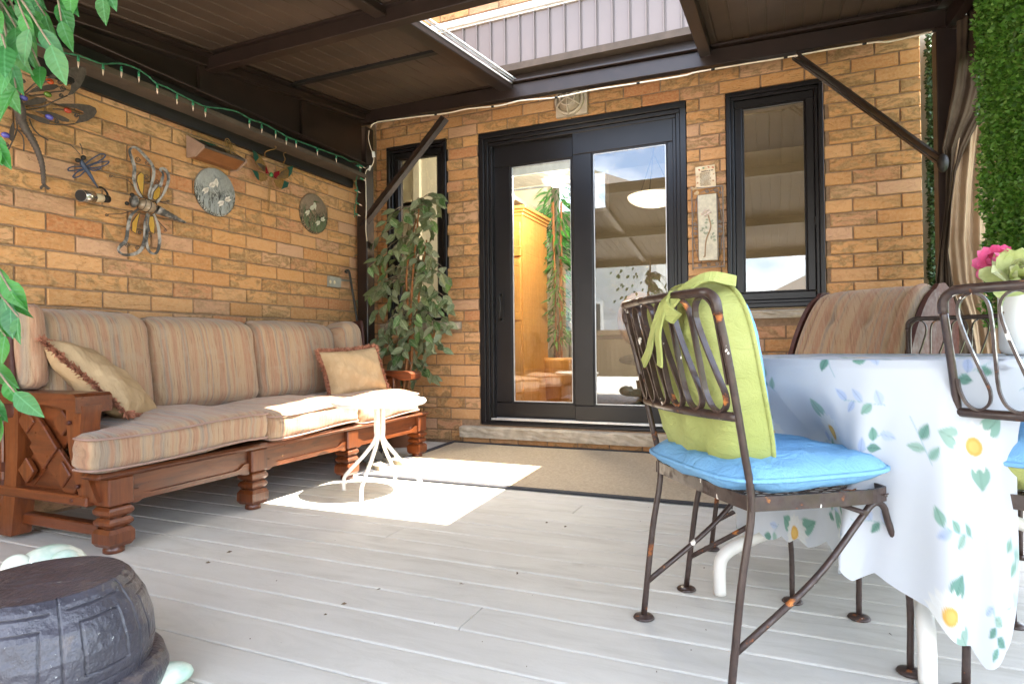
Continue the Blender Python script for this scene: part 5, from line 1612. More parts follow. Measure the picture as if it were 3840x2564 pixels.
# enamel vase and flowers on the table
vc = PY(3838, 1200, 2.18); vz = TZ_ + .006
vs_ = thing('enamel_vase', 'white chipped enamel vase holding flowers on the table', 'vase', (vc.x, vc.y, vz))
t = NT('chipped_enamel', .3, .5); n_ = t.noise(t.coord('Object'), 26, 4); t.color(t.mix(t.ramp(n_, [(.68, 0.0), (.70, 1.0)]), (.78, .79, .76), (.10, .05, .03)))
m_ = MB(); m_.lathe([(.001, 0), (.040, 0), (.050, .006), (.056, .020), (.058, .10), (.058, .170), (.061, .176), (.055, .176), (.052, .16), (.001, .16)], (vc.x, vc.y, vz), 32); m_.build('body', t.m, vs_)
M_PINK = mat_leaf('pink_petal', [(0, (.75, .09, .24)), (.5, (.82, .14, .32)), (1, (.85, .20, .38))], .35)
M_CREAMP = mat_leaf('pale_green_petal', [(0, (.42, .48, .17)), (.5, (.52, .57, .25)), (1, (.62, .62, .42))], .35)
def petal(mb, c, d, up, L_, W_, cup):
    F_ = frame_from(d, up); v = []; f = []
    for i in range(6):
        s = i / 5; w = W_ / 2 * math.sin(math.pi * (.12 + .80 * s)) ** .7
        for j in range(5):
            b = -1 + j / 2; v.append(F_ @ Vector((L_ * s, w * b, cup * L_ * (s * s * .8 - .25 * (1 - b * b)) + .004 * math.sin(5 * s + 3 * b))) + Vector(c))
    for i in range(5):
        for j in range(4): f.append((i * 5 + j, (i + 1) * 5 + j, (i + 1) * 5 + j + 1, i * 5 + j + 1))
    mb.add(v, f, True)
def flower(name, label, c, face, mat, rings, stem_to, stemmat):
    fl_ = thing(name, label, 'flower', stem_to)
    F_ = frame_from(face, (0, 0, 1)); rr = random.Random(hash(name) % 99 + 3)
    for (n_, tilt, L_, W_, cup) in rings:
        for k in range(n_):
            a = 6.283 * k / n_ + rr.uniform(-.2, .2) + tilt
            d = F_ @ Vector((math.sin(tilt), math.cos(a) * math.cos(tilt), math.sin(a) * math.cos(tilt)))
            m_ = MB(); petal(m_, c, d, face, L_ * rr.uniform(.9, 1.1), W_, cup); m_.build('petal', mat, fl_)
    m_ = MB(); m_.tube(smooth_path([Vector(c), Vector(c).lerp(Vector(stem_to), .5) + Vector((0, 0, .01)), Vector(stem_to)], 4), .003, 6); m_.build('stem', stemmat, fl_)
    return fl_
M_STEM = plain('green_stem', (.08, .16, .04), .6)
flower('pink_flower', 'bright pink artificial flower in the enamel vase', PY(3735, 985, 2.12), Vector((-.45, -.8, .35)), M_PINK, [(5, .95, .04, .036, .6), (6, .45, .048, .042, .35), (6, .05, .055, .046, .15)], (vc.x - .03, vc.y, vz + .165), M_STEM)
flower('pale_rose', 'pale green artificial rose in the enamel vase', PY(3825, 1040, 2.05), Vector((-.2, -.75, .6)), M_CREAMP, [(4, 1.2, .045, .04, .7), (5, .9, .058, .05, .6), (6, .5, .078, .066, .4), (6, .12, .092, .08, .15)], (vc.x + .02, vc.y - .02, vz + .165), M_STEM)

# ------------------------------------------------------------------ striped armchair by the wall
ac = thing('armchair', 'barrel backed wooden armchair with buttoned striped pink back against the rear wall', 'armchair', (.49, 3.89, 0))
t0 = MATS['sofa_fabric'].copy(); t0.name = 'armchair_fabric'
for nd in t0.node_tree.nodes:
    if nd.type == 'MAPPING': nd.inputs['Rotation'].default_value = (0, 0, R(33.4))
for nd in t0.node_tree.nodes:
    if nd.type == 'SEPXYZ':
        for lk in list(t0.node_tree.links):
            if lk.from_node == nd: 
                ts = lk.to_socket; t0.node_tree.links.remove(lk); t0.node_tree.links.new(nd.outputs['X'], ts)
    if nd.type == 'MAPPING' and abs(nd.inputs['Scale'].default_value[1] - 90) < 1: nd.inputs['Scale'].default_value = (90, 5, 5)

af = Vector((-.55, -.835, 0)).normalized(); al = Vector((.835, -.55, 0)).normalized()
AO = Vector((.247, 4.05, 0)); AW = .58
def ap(s, d, z): return AO + al * (AW * s) + af * d + Vector((0, 0, z))
prof = smooth_path([Vector((.36, .44, 0)), Vector((.31, .56, 0)), Vector((.25, .71, 0)), Vector((.165, .86, 0)), Vector((.06, .985, 0)), Vector((-.04, 1.045, 0)), Vector((-.13, 1.035, 0)), Vector((-.20, .97, 0))], 6)
def crown_pt(i, s):
    p = prof[i]; a = prof[max(0, i - 1)]; b = prof[min(len(prof) - 1, i + 1)]; t_ = (b - a).normalized(); nr = Vector((t_.y, -t_.x, 0))
    o_ = .030 * (1 - (2 * s - 1) ** 4) ** .5 + .016 * math.exp(-((s - .93) / .05) ** 2) - .016 * math.exp(-((s - .86) / .012) ** 2) - .012 * math.exp(-((s - .10) / .012) ** 2)
    for (bs, bz) in ((.30, .90), (.62, .90), (.46, .68)): o_ -= .030 * math.exp(-((s - bs) / .055) ** 2 - ((p.y - bz) / .045) ** 2)
    o_ += .006 * math.sin(11 * s + 4 * p.y) * math.sin(9 * p.y)
    return ap(s, p.x + nr.x * o_, p.y + nr.y * o_)
nS = 60; v = []; f = []
for i in range(len(prof)):
    for j in range(nS + 1): v.append(crown_pt(i, j / nS))
for i in range(len(prof) - 1):
    for j in range(nS): f.append((i * (nS + 1) + j, i * (nS + 1) + j + 1, (i + 1) * (nS + 1) + j + 1, (i + 1) * (nS + 1) + j))
m_ = MB(); m_.add(v, f, True)
o_b = m_.build('backrest', t0, ac)
uvr = o_b.data
m_ = MB(); m_.prism([ap(.02, p.x - .03, p.y - .02) for p in prof] + [ap(.02, -.20, .30), ap(.02, .33, .30)], al * (AW * .96)); fixnormals(m_.build('back_core', M_DARKWOOD, ac))
side = [(p.x + .012, p.y + .004) for p in prof[:31]] + [(-.06, 1.078), (-.13, 1.085), (-.20, 1.05), (-.27, .95), (-.33, .80), (-.36, .62), (-.34, .34), (-.30, .22), (.44, .22), (.45, .40)]
for s in (-.055, 1.012):
    m_ = MB(); m_.prism([ap(s, d, z) for d, z in side], al * .024); fixnormals(m_.build('side_panel', M_DARKWOOD, ac))
m_ = MB(); add_cushion(m_, ap(.5, .46, .40), (.42, .54, .13), .05, (.0, .0, .02), (0, 0, math.atan2(af.y, af.x)), 12); m_.build('seat', t0, ac)
m_ = MB(); m_.prism([ap(.01, .62, .22), ap(.01, -.28, .22), ap(.01, -.28, .32), ap(.01, .62, .32)], al * (AW * .98)); fixnormals(m_.build('seat_frame', M_DARKWOOD, ac))
for (s, d) in ((.04, .58), (.96, .58), (.04, -.24), (.96, -.24)):
    m_ = MB(); q = ap(s, d, 0); m_.boxab((q.x - .022, q.y - .022, .001), (q.x + .022, q.y + .022, .221), .004); m_.build('leg', M_DARKWOOD, ac)

# ------------------------------------------------------------------ boxwood panels
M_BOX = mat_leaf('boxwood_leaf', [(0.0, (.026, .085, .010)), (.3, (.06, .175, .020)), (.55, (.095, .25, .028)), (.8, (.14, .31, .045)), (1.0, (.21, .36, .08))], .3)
M_BOXD = mat_leaf('dark_boxwood_leaf', [(0.0, (.012, .030, .008)), (.5, (.026, .062, .014)), (.85, (.05, .09, .028)), (1.0, (.08, .12, .05))], .2)  # deeper greens than the wide panel
def boxwood(name, label, org, ax, up, nrm, w, h, n_, mat, seed, depth=.05, size=.022, ragged=.02):
    hp = thing(name, label, 'hedge panel', org)
    r_ = np.random.RandomState(seed)
    ax = np.array(ax) / np.linalg.norm(ax); up = np.array(up) / np.linalg.norm(up); nr = np.array(nrm) / np.linalg.norm(nrm)
    a = r_.uniform(-ragged, w + ragged, n_); b = r_.uniform(-ragged, h + ragged, n_)
    lump = .5 + .5 * np.sin(a * 21 + 2 * np.sin(b * 9)) * np.sin(b * 19 + 1.5 * np.sin(a * 13))
    cde = r_.uniform(0, 1, n_) ** .7 * depth * (.55 + .6 * lump)
    P = np.array(org)[None] + a[:, None] * ax + b[:, None] * up + cde[:, None] * nr
    d = r_.normal(size=(n_, 3)) * .75 + nr * .55 + np.array([0, 0, .15]); d /= np.linalg.norm(d, axis=1)[:, None]
    o_ = r_.normal(size=(n_, 3)); s = np.cross(d, o_); s /= np.linalg.norm(s, axis=1)[:, None]; nn_ = np.cross(d, s)
    L_ = size * r_.uniform(.7, 1.25, n_)[:, None]; W_ = L_ * .34
    v = np.stack([P, P + d * L_ * .45 + s * W_ + nn_ * L_ * .06, P + d * L_, P + d * L_ * .45 - s * W_ + nn_ * L_ * .06, P + d * L_ * .5], 1).reshape(-1, 3) - np.array(org)
    i0 = np.arange(n_)[:, None] * 5
    f = np.concatenate([i0 + np.array([[0, 1, 4]]), i0 + np.array([[1, 2, 4]]), i0 + np.array([[2, 3, 4]]), i0 + np.array([[3, 0, 4]])], 0)
    me = bpy.data.meshes.new('leaves'); me.vertices.add(len(v)); me.vertices.foreach_set('co', v.astype(np.float32).ravel())
    me.loops.add(f.size); me.loops.foreach_set('vertex_index', f.astype(np.int32).ravel()); me.polygons.add(len(f)); me.polygons.foreach_set('loop_start', np.arange(0, f.size, 3, dtype=np.int32)); me.polygons.foreach_set('loop_total', np.full(len(f), 3, dtype=np.int32)); me.update(calc_edges=True)
    me.materials.append(mat); o = link('leaves', me, hp); o['kind'] = 'stuff'
    c = np.array(org) + ax * w / 2 + up * h / 2 - nr * .006
    bk = MB(); q = [np.array(org) - nr * .010, np.array(org) + ax * w - nr * .010, np.array(org) + ax * w + up * h - nr * .010, np.array(org) + up * h - nr * .010]
    bk.prism([Vector(x) for x in q], Vector(nr * .008)); fixnormals(bk.build('backing', plain('hedge_backing', (.012, .03, .012), .8) if 'hedge_backing' not in MATS else MATS['hedge_backing'], hp))
    return hp
boxwood('boxwood_panel', 'bright green artificial boxwood panel hanging beside the beige curtain', (.975, 3.50, .86), (-.02, -1, 0), (.0, .06, 1), (-1, -.15, 0), 1.15, 1.75, 34000, M_BOX, 2, .075)
boxwood('boxwood_panel', 'narrow dark artificial boxwood strip hanging past the wall end', (.950, 4.55, .55), (.12, 1, 0), (0, 0, 1), (-1, -.12, 0), .55, 2.15, 18000, M_BOXD, 3, .04)

# ------------------------------------------------------------------ tied back curtain
cu = thing('curtain', 'beige gazebo curtain with dark net gathered at the post', 'curtain', (.9, 3.72, .1))
t = NT('beige_curtain', .9, .1); t.color(t.ramp(t.noise(t.coord('Object'), 6, 4), [(.3, (.33, .23, .15)), (.7, (.42, .31, .21))]))
M_CURT = t.m
t = NT('brown_net', .9, .1); t.color(t.ramp(t.noise(t.coord('Object'), 8, 4), [(.3, (.050, .034, .024)), (.7, (.085, .060, .042))]))
M_NET = t.m
def drape(name, rows, mat, Y, waves, amp, seed):
    """rows: (v, u_left, u_right) in picture rows, hung at depth Y with folds"""
    v = []; f = []; n_ = 60
    vs2 = []
    for (r0, r1) in zip(rows[:-1], rows[1:]):
        for k in range(8): t_ = k / 8; vs2.append(tuple(a + (b - a) * t_ for a, b in zip(r0, r1)))
    vs2.append(rows[-1])
    for (vv, ul, ur) in vs2:
        for i in range(n_ + 1):
            s = i / n_; yo = amp * math.sin(s * waves * 6.283 + .004 * vv + seed) + amp * .5 * math.sin(s * waves * 2.3 * 6.283 + 1 + seed)
            v.append(PY(ul + (ur - ul) * s, vv, Y) + Vector((0, yo, 0)))
    for i in range(len(vs2) - 1):
        for j in range(n_): f.append((i * (n_ + 1) + j, i * (n_ + 1) + j + 1, (i + 1) * (n_ + 1) + j + 1, (i + 1) * (n_ + 1) + j))
    m_ = MB(); m_.add(v, f, True); return m_.build(name, mat, cu)
drape('panel', [(150, 3650, 3760), (330, 3618, 3760), (520, 3580, 3760), (700, 3556, 3760), (900, 3540, 3770), (1050, 3552, 3780), (1180, 3600, 3790), (1400, 3640, 3800), (1900, 3660, 3800)], M_CURT, 4.0, 3.5, .025, 1)
drape('net', [(60, 3590, 3760), (200, 3588, 3740), (330, 3574, 3730), (420, 3556, 3700), (480, 3546, 3660), (560, 3530, 3620), (640, 3545, 3590), (760, 3545, 3572), (950, 3520, 3560), (1100, 3505, 3580), (1300, 3500, 3660), (1900, 3500, 3680)], M_NET, 3.965, 2.5, .012, 2)
m_ = MB(); m_.ell(PY(3536, 612, 3.94), (.028, .03, .05)); m_.build('tieback', M_BLACK, cu)
# upper net valance in the corner
m_ = MB()
m_.prism([(.99, 4.02, 2.60), (.99, 3.40, 2.52), (.99, 3.40, 2.05), (.99, 3.80, 2.18), (.99, 4.02, 2.35)], (.01, 0, 0)); fixnormals(m_.build('valance', M_NET, cu))
# ------------------------------------------------------------------ ornaments on the side wall (traced on the wall plane, each with its own thickness)
def wall_pt(off):
    return lambda u, v: PX(u, v, WALL_X + off)
def crop(x0, y0, k): return lambda p: (x0 + p[0] * k, y0 + p[1] * k)
NX = Vector((1, 0, 0))
M_GOLDG = mat_leaf('amber_glass', [(0, (.62, .36, .05)), (.5, (.70, .42, .07)), (1, (.74, .48, .10))], .5)
M_WIRE = plain('dark_wire', (.06, .04, .03), .5)
M_PEWTER = NT('brushed_pewter', .45, .5); _t = M_PEWTER; _n = _t.noise(_t.coord('Object'), 14, 3); _t.color(_t.ramp(_n, [(.42, (.05, .048, .046)), (.55, (.34, .31, .28))])); M_PEWTER = _t.m
M_IRONG = plain('hammered_iron', (.085, .066, .056), .6, .4, .2, var=.3, scale=60, bump=.6)
def spiral(c, r0, turns, P2, n_=20, start=0.0, cw=1):
    return [P2(c[0] + r0 * (1 - i / n_ * .8) * math.cos(start + cw * turns * 6.283 * i / n_), c[1] + r0 * (1 - i / n_ * .8) * math.sin(start + cw * turns * 6.283 * i / n_)) for i in range(n_ + 1)]

# 1 amber winged dragonfly
C_ = crop(230, 530, .2870)
W = wall_pt(.035)
def wp(p, off=.035): u, v = C_(p); return PX(u, v, WALL_X + off)
org = wp((1120, 850), 0.0)
d1 = thing('dragonfly_ornament', 'large metal dragonfly with amber glass wings and striped tail on the brick wall', 'ornament', org)
wings = [[(1060, 740), (990, 650), (948, 500), (955, 340), (910, 200), (893, 120), (930, 82), (985, 90), (1080, 180), (1185, 310), (1208, 420), (1180, 560), (1140, 700), (1160, 760)],
         [(1180, 760), (1188, 660), (1230, 590), (1290, 580), (1315, 500), (1330, 430), (1290, 372), (1340, 358), (1390, 420), (1398, 520), (1350, 650), (1290, 750), (1240, 800)],
         [(1010, 880), (910, 970), (872, 1120), (845, 1290), (770, 1370), (748, 1430), (820, 1482), (950, 1472), (1050, 1400), (1092, 1230), (1090, 1080), (1110, 980), (1135, 945)],
         [(1140, 950), (1132, 1100), (1108, 1280), (1135, 1410), (1195, 1468), (1255, 1440), (1284, 1310), (1268, 1130), (1230, 1000), (1205, 945)]]
for w_ in wings:
    pts = smooth_path([wp(p) for p in w_], 4); n_ = len(pts)
    m_ = MB(); m_.ribbon(pts, [.010 + .009 * abs(math.sin(i / n_ * 7)) for i in range(n_)], .003, NX); m_.build('wing', M_PEWTER, d1)
for g_ in ([(990, 450), (1038, 405), (1080, 440), (1076, 600), (1062, 720), (1020, 640), (985, 520)], [(1208, 660), (1270, 588), (1300, 640), (1275, 735), (1225, 772), (1190, 745)], [(1030, 920), (980, 975), (922, 1060), (920, 1170), (975, 1208), (998, 1060)], [(1150, 985), (1200, 982), (1222, 1100), (1212, 1208), (1160, 1180), (1138, 1080)]):
    m_ = MB(); m_.prism([wp(p, .033) for p in g_], (.004, 0, 0)); gp = fixnormals(m_.build('glass_pane', M_GOLDG, d1))
    m_ = MB(); m_.tube([wp(p, .036) for p in g_], .0022, 6, closed=True); m_.build('wire', M_WIRE, gp)
yv = (wp((1250, 890)) - wp((990, 800))).normalized()
Mx = basis(yv, (1, 0, 0))
m_ = MB(); m_.ell(wp((1120, 845), .05), (.052, .034, .034), Mx); m_.build('body', plain('smoky_glass', (.30, .22, .15), .12, .6), d1)
for k in range(3):
    c = wp((1050 + k * 70, 815 + k * 28), .05); m_ = MB(); m_.tube([c + Mx @ Vector((0, .036 * math.cos(a), .036 * math.sin(a))) for a in [6.283 * i / 16 for i in range(16)]], .002, 5, closed=True); m_.build('cage_wire', M_WIRE, d1)
m_ = MB(); m_.ell(wp((948, 785), .05), (.020, .030, .034), Mx); m_.build('head', M_PEWTER, d1)
for e_ in ((925, 700), (858, 812)): m_ = MB(); m_.ell(wp(e_, .055), (.011, .011, .011)); m_.build('eye', M_BLACK, d1)
m_ = MB(); n_ = 14; m_.tube([wp((1245 + (1625 - 1245) * i / n_, 890 + (1065 - 890) * i / n_), .045) for i in range(n_ + 1)], [.024 * (1 - .8 * i / n_) + .003 * (i % 2) for i in range(n_ + 1)], 12); m_.build('tail', M_PEWTER, d1)
for ln in ([(930, 905), (800, 945), (700, 950), (610, 955)], [(950, 590), (850, 500), (700, 470), (660, 445)], [(1290, 795), (1360, 790), (1410, 775)], [(1255, 1030), (1320, 1100), (1375, 1155)]):
    m_ = MB(); m_.tube(smooth_path([wp(p, .02) for p in ln], 4), .0022, 5); e_ = ln[-1]; m_.tube(spiral((e_[0] - 18, e_[1] + 6), 22, 1.3, lambda a, b: wp((a, b), .02)), .0018, 5); m_.build('wire_leg', M_WIRE, d1)
for (c, r0) in (((1000, 235), 38), ((1125, 280), 36), ((1110, 460), 36), ((1250, 530), 36), ((860, 1345), 36), ((1000, 1390), 36), ((1020, 1190), 26), ((1150, 1230), 30)):
    m_ = MB(); m_.tube(spiral(c, r0, 1.8, lambda a, b: wp((a, b), .034)), .0018, 5); m_.build('scroll', M_WIRE, d1)

# 2 small blue dragonfly holding a spot lamp
org = wp((300, 330), 0)
d2 = thing('dragonfly_ornament', 'small dark blue metal dragonfly above the spot lamp on the brick wall', 'ornament', org)
M_BLUEM = plain('dull_blue_metal', (.05, .065, .11), .5, .5, .3)
for pth in ([(310, 300), (400, 230), (510, 170), (575, 180), (540, 230), (450, 280), (330, 320)], [(330, 340), (450, 290), (590, 262), (622, 275), (560, 320), (450, 345), (340, 350)], [(340, 350), (430, 385), (520, 350)], [(290, 340), (180, 330), (100, 350), (95, 385), (180, 380), (280, 360)], [(300, 370), (210, 400), (150, 470), (230, 460), (310, 390)]):
    m_ = MB(); pts = smooth_path([wp(p, .03) for p in pth], 4); m_.ribbon(pts, .006, .003, NX); m_.build('wing', M_BLUEM, d2)
m_ = MB(); m_.tube(smooth_path([wp(p, .032) for p in ((250, 240), (290, 320), (350, 400), (410, 500), (480, 610))], 4), [.010, .010, .011, .012, .012, .012, .011, .011, .010, .009, .009, .008, .007, .006, .005, .004, .003], 8); m_.build('body', M_BLUEM, d2)
for e_ in ((215, 250), (290, 215)): m_ = MB(); m_.ell(wp(e_, .04), (.012, .012, .012)); m_.build('eye', M_BLACK, d2)
for ln in ([(245, 175), (180, 100), (110, 40)], [(272, 170), (268, 90), (240, 25)]): m_ = MB(); m_.tube(smooth_path([wp(p, .035) for p in ln], 4), .0022, 5); m_.build('antenna', M_WIRE, d2)
sp = thing('spot_lamp', 'small steel cylinder spot lamp fixed to the brick wall under the blue dragonfly', 'lamp', wp((560, 750), 0))
a_ = wp((255, 710), .11); b_ = wp((400, 730), .085); c_ = wp((520, 745), .065); e_ = wp((605, 755), .05)
m_ = MB(); m_.tube([a_, b_], .030, 20); m_.build('shade', plain('steel', (.55, .52, .47), .25, .5, .9), sp)
m_ = MB(); m_.tube([a_ + (a_ - b_).normalized() * .001, a_ + (a_ - b_).normalized() * .003], .027, 20); m_.build('lens', M_BLACK, sp)
m_ = MB(); m_.tube([b_, c_], .022, 20); m_.build('sleeve', plain('ribbed_cream', (.62, .50, .33), .5), sp)
m_ = MB(); m_.tube([c_, e_], .020, 16); m_.tube(smooth_path([e_, wp((600, 680), .05), wp((540, 610), .03), wp((500, 600), .002)], 5), .005, 6); m_.build('bracket', M_BLACK, sp)

# 3 big iron dragonfly with coloured stones
C_ = crop(0, 200, .33175)
org = wp((215, 680), 0)
d3 = thing('dragonfly_ornament', 'very large hammered iron dragonfly with red blue and green stones on the wall', 'ornament', org)
def bigwing(outer, off=.045):
    m_ = MB(); m_.prism([wp(p, off) for p in outer], (.004, 0, 0)); return fixnormals(m_.build('wing', M_IRONG, d3))
bigwing([(520, 280), (640, 215), (770, 170), (900, 150), (965, 170), (970, 230), (940, 310), (890, 400), (820, 465), (760, 480), (800, 410), (800, 360), (845, 330), (840, 290), (790, 262), (700, 262), (600, 290)], .19)
bigwing([(330, 450), (420, 390), (520, 360), (640, 358), (655, 385), (600, 415), (480, 430), (380, 445)])
bigwing([(240, 590), (300, 540), (400, 505), (500, 503), (530, 530), (480, 570), (360, 590)])
bigwing([(560, 578), (700, 572), (880, 572), (1010, 590), (1075, 620), (1090, 665), (1060, 720), (980, 770), (840, 800), (890, 740), (890, 700), (950, 690), (940, 660), (860, 625), (720, 600)])
bigwing([(390, 655), (500, 655), (620, 680), (730, 725), (780, 755), (770, 778), (700, 770), (600, 725), (480, 690)])
bigwing([(280, 685), (380, 700), (500, 740), (565, 780), (550, 795), (460, 785), (360, 740)])
bigwing([(150, 760), (110, 850), (95, 960), (130, 1000), (150, 960), (160, 860)])
bigwing([(0, 960), (30, 1040), (40, 1110), (10, 1130), (-60, 1020)])
for ln in ([(275, 450), (400, 340), (520, 280)], [(290, 470), (420, 380), (520, 320), (560, 310)], [(300, 600), (480, 600), (620, 540), (760, 480)], [(270, 640), (420, 625), (560, 578)], [(270, 680), (420, 760), (560, 800), (700, 808), (840, 800)], [(330, 480), (480, 470), (600, 440), (720, 430)], [(600, 630), (720, 640), (900, 690)], [(560, 690), (640, 740), (660, 790)], [(180, 740), (190, 870), (110, 1060), (20, 1200)], [(330, 740), (370, 840), (440, 920), (545, 985)], [(190, 860), (250, 930), (270, 1010), (268, 1105)]):
    m_ = MB(); m_.tube(smooth_path([wp(p, .19 * max(0, min(1, (p[0] - 250) / 270)) if ln[-1] in ((520, 280), (560, 310), (760, 480)) else .046) if ln[-1] in ((520, 280), (560, 310), (760, 480)) else wp(p, .046) for p in ln], 4), .003, 6); m_.build('wire', M_IRONG, d3)
m_ = MB(); m_.tube(smooth_path([wp(p, .05) for p in ((225, 500), (215, 430), (190, 400), (220, 350), (262, 320))], 4), .0045, 6); m_.ell(wp((262, 315), .05), (.008, .010, .010)); m_.build('antenna', M_IRONG, d3)
m_ = MB(); m_.ell(wp((215, 620), .06), (.024, .024, .055), (R(15), 0, 0)); m_.ell(wp((232, 700), .06), (.022, .022, .032)); m_.build('body', M_IRONG, d3)
tl_ = smooth_path([wp(p, .055) for p in ((235, 740), (290, 860), (370, 990), (430, 1120), (475, 1260), (490, 1400), (490, 1480))], 7)
m_ = MB(); m_.tube(tl_, [(.019 - .012 * i / len(tl_)) * (1.12 if i % 2 else .92) for i in range(len(tl_))], 10); m_.build('tail', M_IRONG, d3)
m_ = MB(); m_.prism([wp(p, .052) for p in ((480, 1480), (445, 1515), (460, 1540), (490, 1510), (540, 1545), (565, 1530), (500, 1478))], (.006, 0, 0)); fixnormals(m_.build('tail_fin', M_IRONG, d3))
for (c, cc, nm) in (((268, 505), (.10, .09, .42), 'blue'), ((565, 320), (.55, .09, .025), 'red'), ((540, 467), (.10, .19, .02), 'green'), ((765, 648), (.40, .05, .025), 'darkred'), ((557, 722), (.11, .10, .45), 'blue2'), ((62, 925), (.10, .09, .42), 'blue3')):
    m_ = MB(); m_.ell(wp(c, .055), (.012, .017, .013)); m_.build('stone', plain('stone_' + nm, cc, .12, .6), d3)
for (c, r0) in (((680, 320), 34), ((755, 325), 30), ((710, 395), 34), ((690, 475), 26), ((862, 700), 26), ((640, 770), 26), ((75, 1030), 26)):
    m_ = MB(); m_.tube(spiral(c, r0, 1.8, lambda a, b: wp((a, b), .046)), .0022, 5); m_.build('scroll', M_IRONG, d3)

# 4 relief plaques
C_ = crop(680, 480, .26786)
def plaque(label, cpx, rx, ry, base_c, dark_c, leaf_c, wing_c, seed):
    c = wp(cpx, 0.0); top = wp((cpx[0], cpx[1] - ry), 0); r_ = (top - c).length
    p = thing('dragonfly_plaque', label, 'plaque', c, 'round dragonfly plaques')
    t = NT('plaque_%d' % seed, .75, .3)
    n1 = t.noise(t.coord('Object', (1, 3, 1)), 22, 5, .6, 2.0); n2 = t.noise(t.coord('Object'), 50, 4)
    sep = t.node('ShaderNodeSeparateXYZ'); t.link(t.coord('Object'), sep.inputs[0])
    g_ = t.math('MULTIPLY', t.ramp(n1, [(.46, 1.0), (.54, 0.0)]), t.ramp(t.math('ADD', t.math('MULTIPLY', sep.outputs['Z'], -4.0), .55), [(.35, .15), (.6, 1.0)]))
    cc = t.mix(t.ramp(n2, [(.35, 0.0), (.7, .6)]), base_c, tuple(min(1, x * 1.3) for x in base_c)); cc = t.mix(g_, cc, dark_c)
    t.color(cc); t.bump(t.math('ADD', n1, t.math('MULTIPLY', n2, .4)), .8, .012)
    m_ = MB(); m_.lathe([(.001, .0), (r_, .0), (r_ * 1.01, .006), (r_ * 1.0, .014), (r_ * .97, .018), (.001, .021)], c + Vector((.002, 0, 0)), 56, axis=(1, 0, 0)); m_.build('disc', t.m, p)
    mw_ = plain('plaque_wing_%d' % seed, wing_c, .6); ml = plain('plaque_reed_%d' % seed, leaf_c, .7); r2 = random.Random(seed)
    def lp(a, b, h=.024): return c + Vector((h, a * r_, b * r_))
    m_ = MB()
    for k in range(46):
        a = r2.uniform(-.8, .8); b0 = -math.sqrt(max(.02, .86 - a * a)) ; b1 = b0 + r2.uniform(.35, .85); bend = r2.uniform(-.22, .22)
        pts = [lp(a + bend * s * s, b0 + (b1 - b0) * s, .0235) for s in (0, .35, .7, 1.0)]
        if max(math.hypot(*((q - c).y / r_, (q - c).z / r_)) for q in pts) < .93: m_.tube(smooth_path(pts, 3), [.0045 - .0003 * i for i in range(10)], 5)
    m_.build('reeds', ml, p)
    for (a, b, ang) in ((-.05, .60, 1.5), (-.42, .10, .75), (.35, -.30, .6)):
        m_ = MB()
        for s1, da in ((1, .12), (1, -.22), (-1, .12), (-1, -.22)):
            d = ang + da * s1 + (0 if s1 > 0 else math.pi)
            if a == -.05 and s1 > 0: continue
            L_ = .40; w_ = .075
            out = [(a, b), (a + L_ * .5 * math.cos(d) - w_ * math.sin(d), b + L_ * .5 * math.sin(d) + w_ * math.cos(d)), (a + L_ * math.cos(d), b + L_ * math.sin(d)), (a + L_ * .6 * math.cos(d) + w_ * math.sin(d), b + L_ * .6 * math.sin(d) - w_ * math.cos(d))]
            m_.prism([lp(x, y, .0225) for x, y in out], (.006, 0, 0))
        fixnormals(m_.build('relief_wing', mw_, p))
        m_ = MB(); d = ang - 1.4; m_.tube([lp(a - .06 * math.cos(d), b - .06 * math.sin(d), .028), lp(a + .34 * math.cos(d), b + .34 * math.sin(d), .026)], [.006, .002], 6); m_.build('relief_body', ml, p)
plaque('round pale grey relief plaque with white winged dragonflies on the brick wall', (460, 905), 285, 330, (.36, .36, .335), (.06, .065, .06), (.30, .31, .30), (.78, .70, .62), 31)
plaque('round brown relief plaque with green reeds and dragonflies on the brick wall', (1840, 1205), 195, 275, (.24, .17, .11), (.025, .03, .015), (.10, .12, .055), (.66, .62, .48), 32)

# 5 painted butterfly with spring tail
org = wp((1255, 670), 0)
d5 = thing('butterfly_ornament', 'painted metal butterfly with green red wings and a spring tail on the wall', 'ornament', org)
M_TEAL = plain('teal_enamel', (.02, .10, .07), .3, .5, .4); M_RED = plain('ruby_enamel', (.26, .012, .02), .25, .6, .3); M_BRASS = plain('brass', (.30, .17, .05), .4, .5, .5, var=.2, scale=80); M_GREENE = plain('green_enamel', (.05, .18, .05), .25)
def flat(name, pts, mat, off, th=.003, n_=3):
    m_ = MB(); m_.prism([wp(p, off) for p in pts], (th, 0, 0)); return fixnormals(m_.build(name, mat, d5))
flat('wing', [(1000, 315), (1060, 360), (1130, 440), (1185, 530), (1200, 600), (1170, 625), (1110, 590), (1050, 510), (1010, 420)], M_BRASS, .045)
flat('wing', [(1565, 530), (1540, 640), (1480, 710), (1400, 730), (1330, 690), (1310, 640), (1400, 575), (1490, 545)], M_BRASS, .045)
flat('wing', [(990, 590), (1080, 615), (1160, 640), (1210, 690), (1180, 740), (1110, 752), (1050, 700)], M_BRASS, .04)
flat('wing', [(1290, 730), (1400, 720), (1505, 770), (1480, 830), (1400, 860), (1330, 820)], M_BRASS, .04)
flat('wing_tip', [(1000, 315), (1060, 360), (1080, 420), (1040, 470), (1010, 420)], M_TEAL, .049); flat('wing_tip', [(1565, 530), (1540, 640), (1500, 690), (1505, 600), (1480, 550)], M_TEAL, .049)
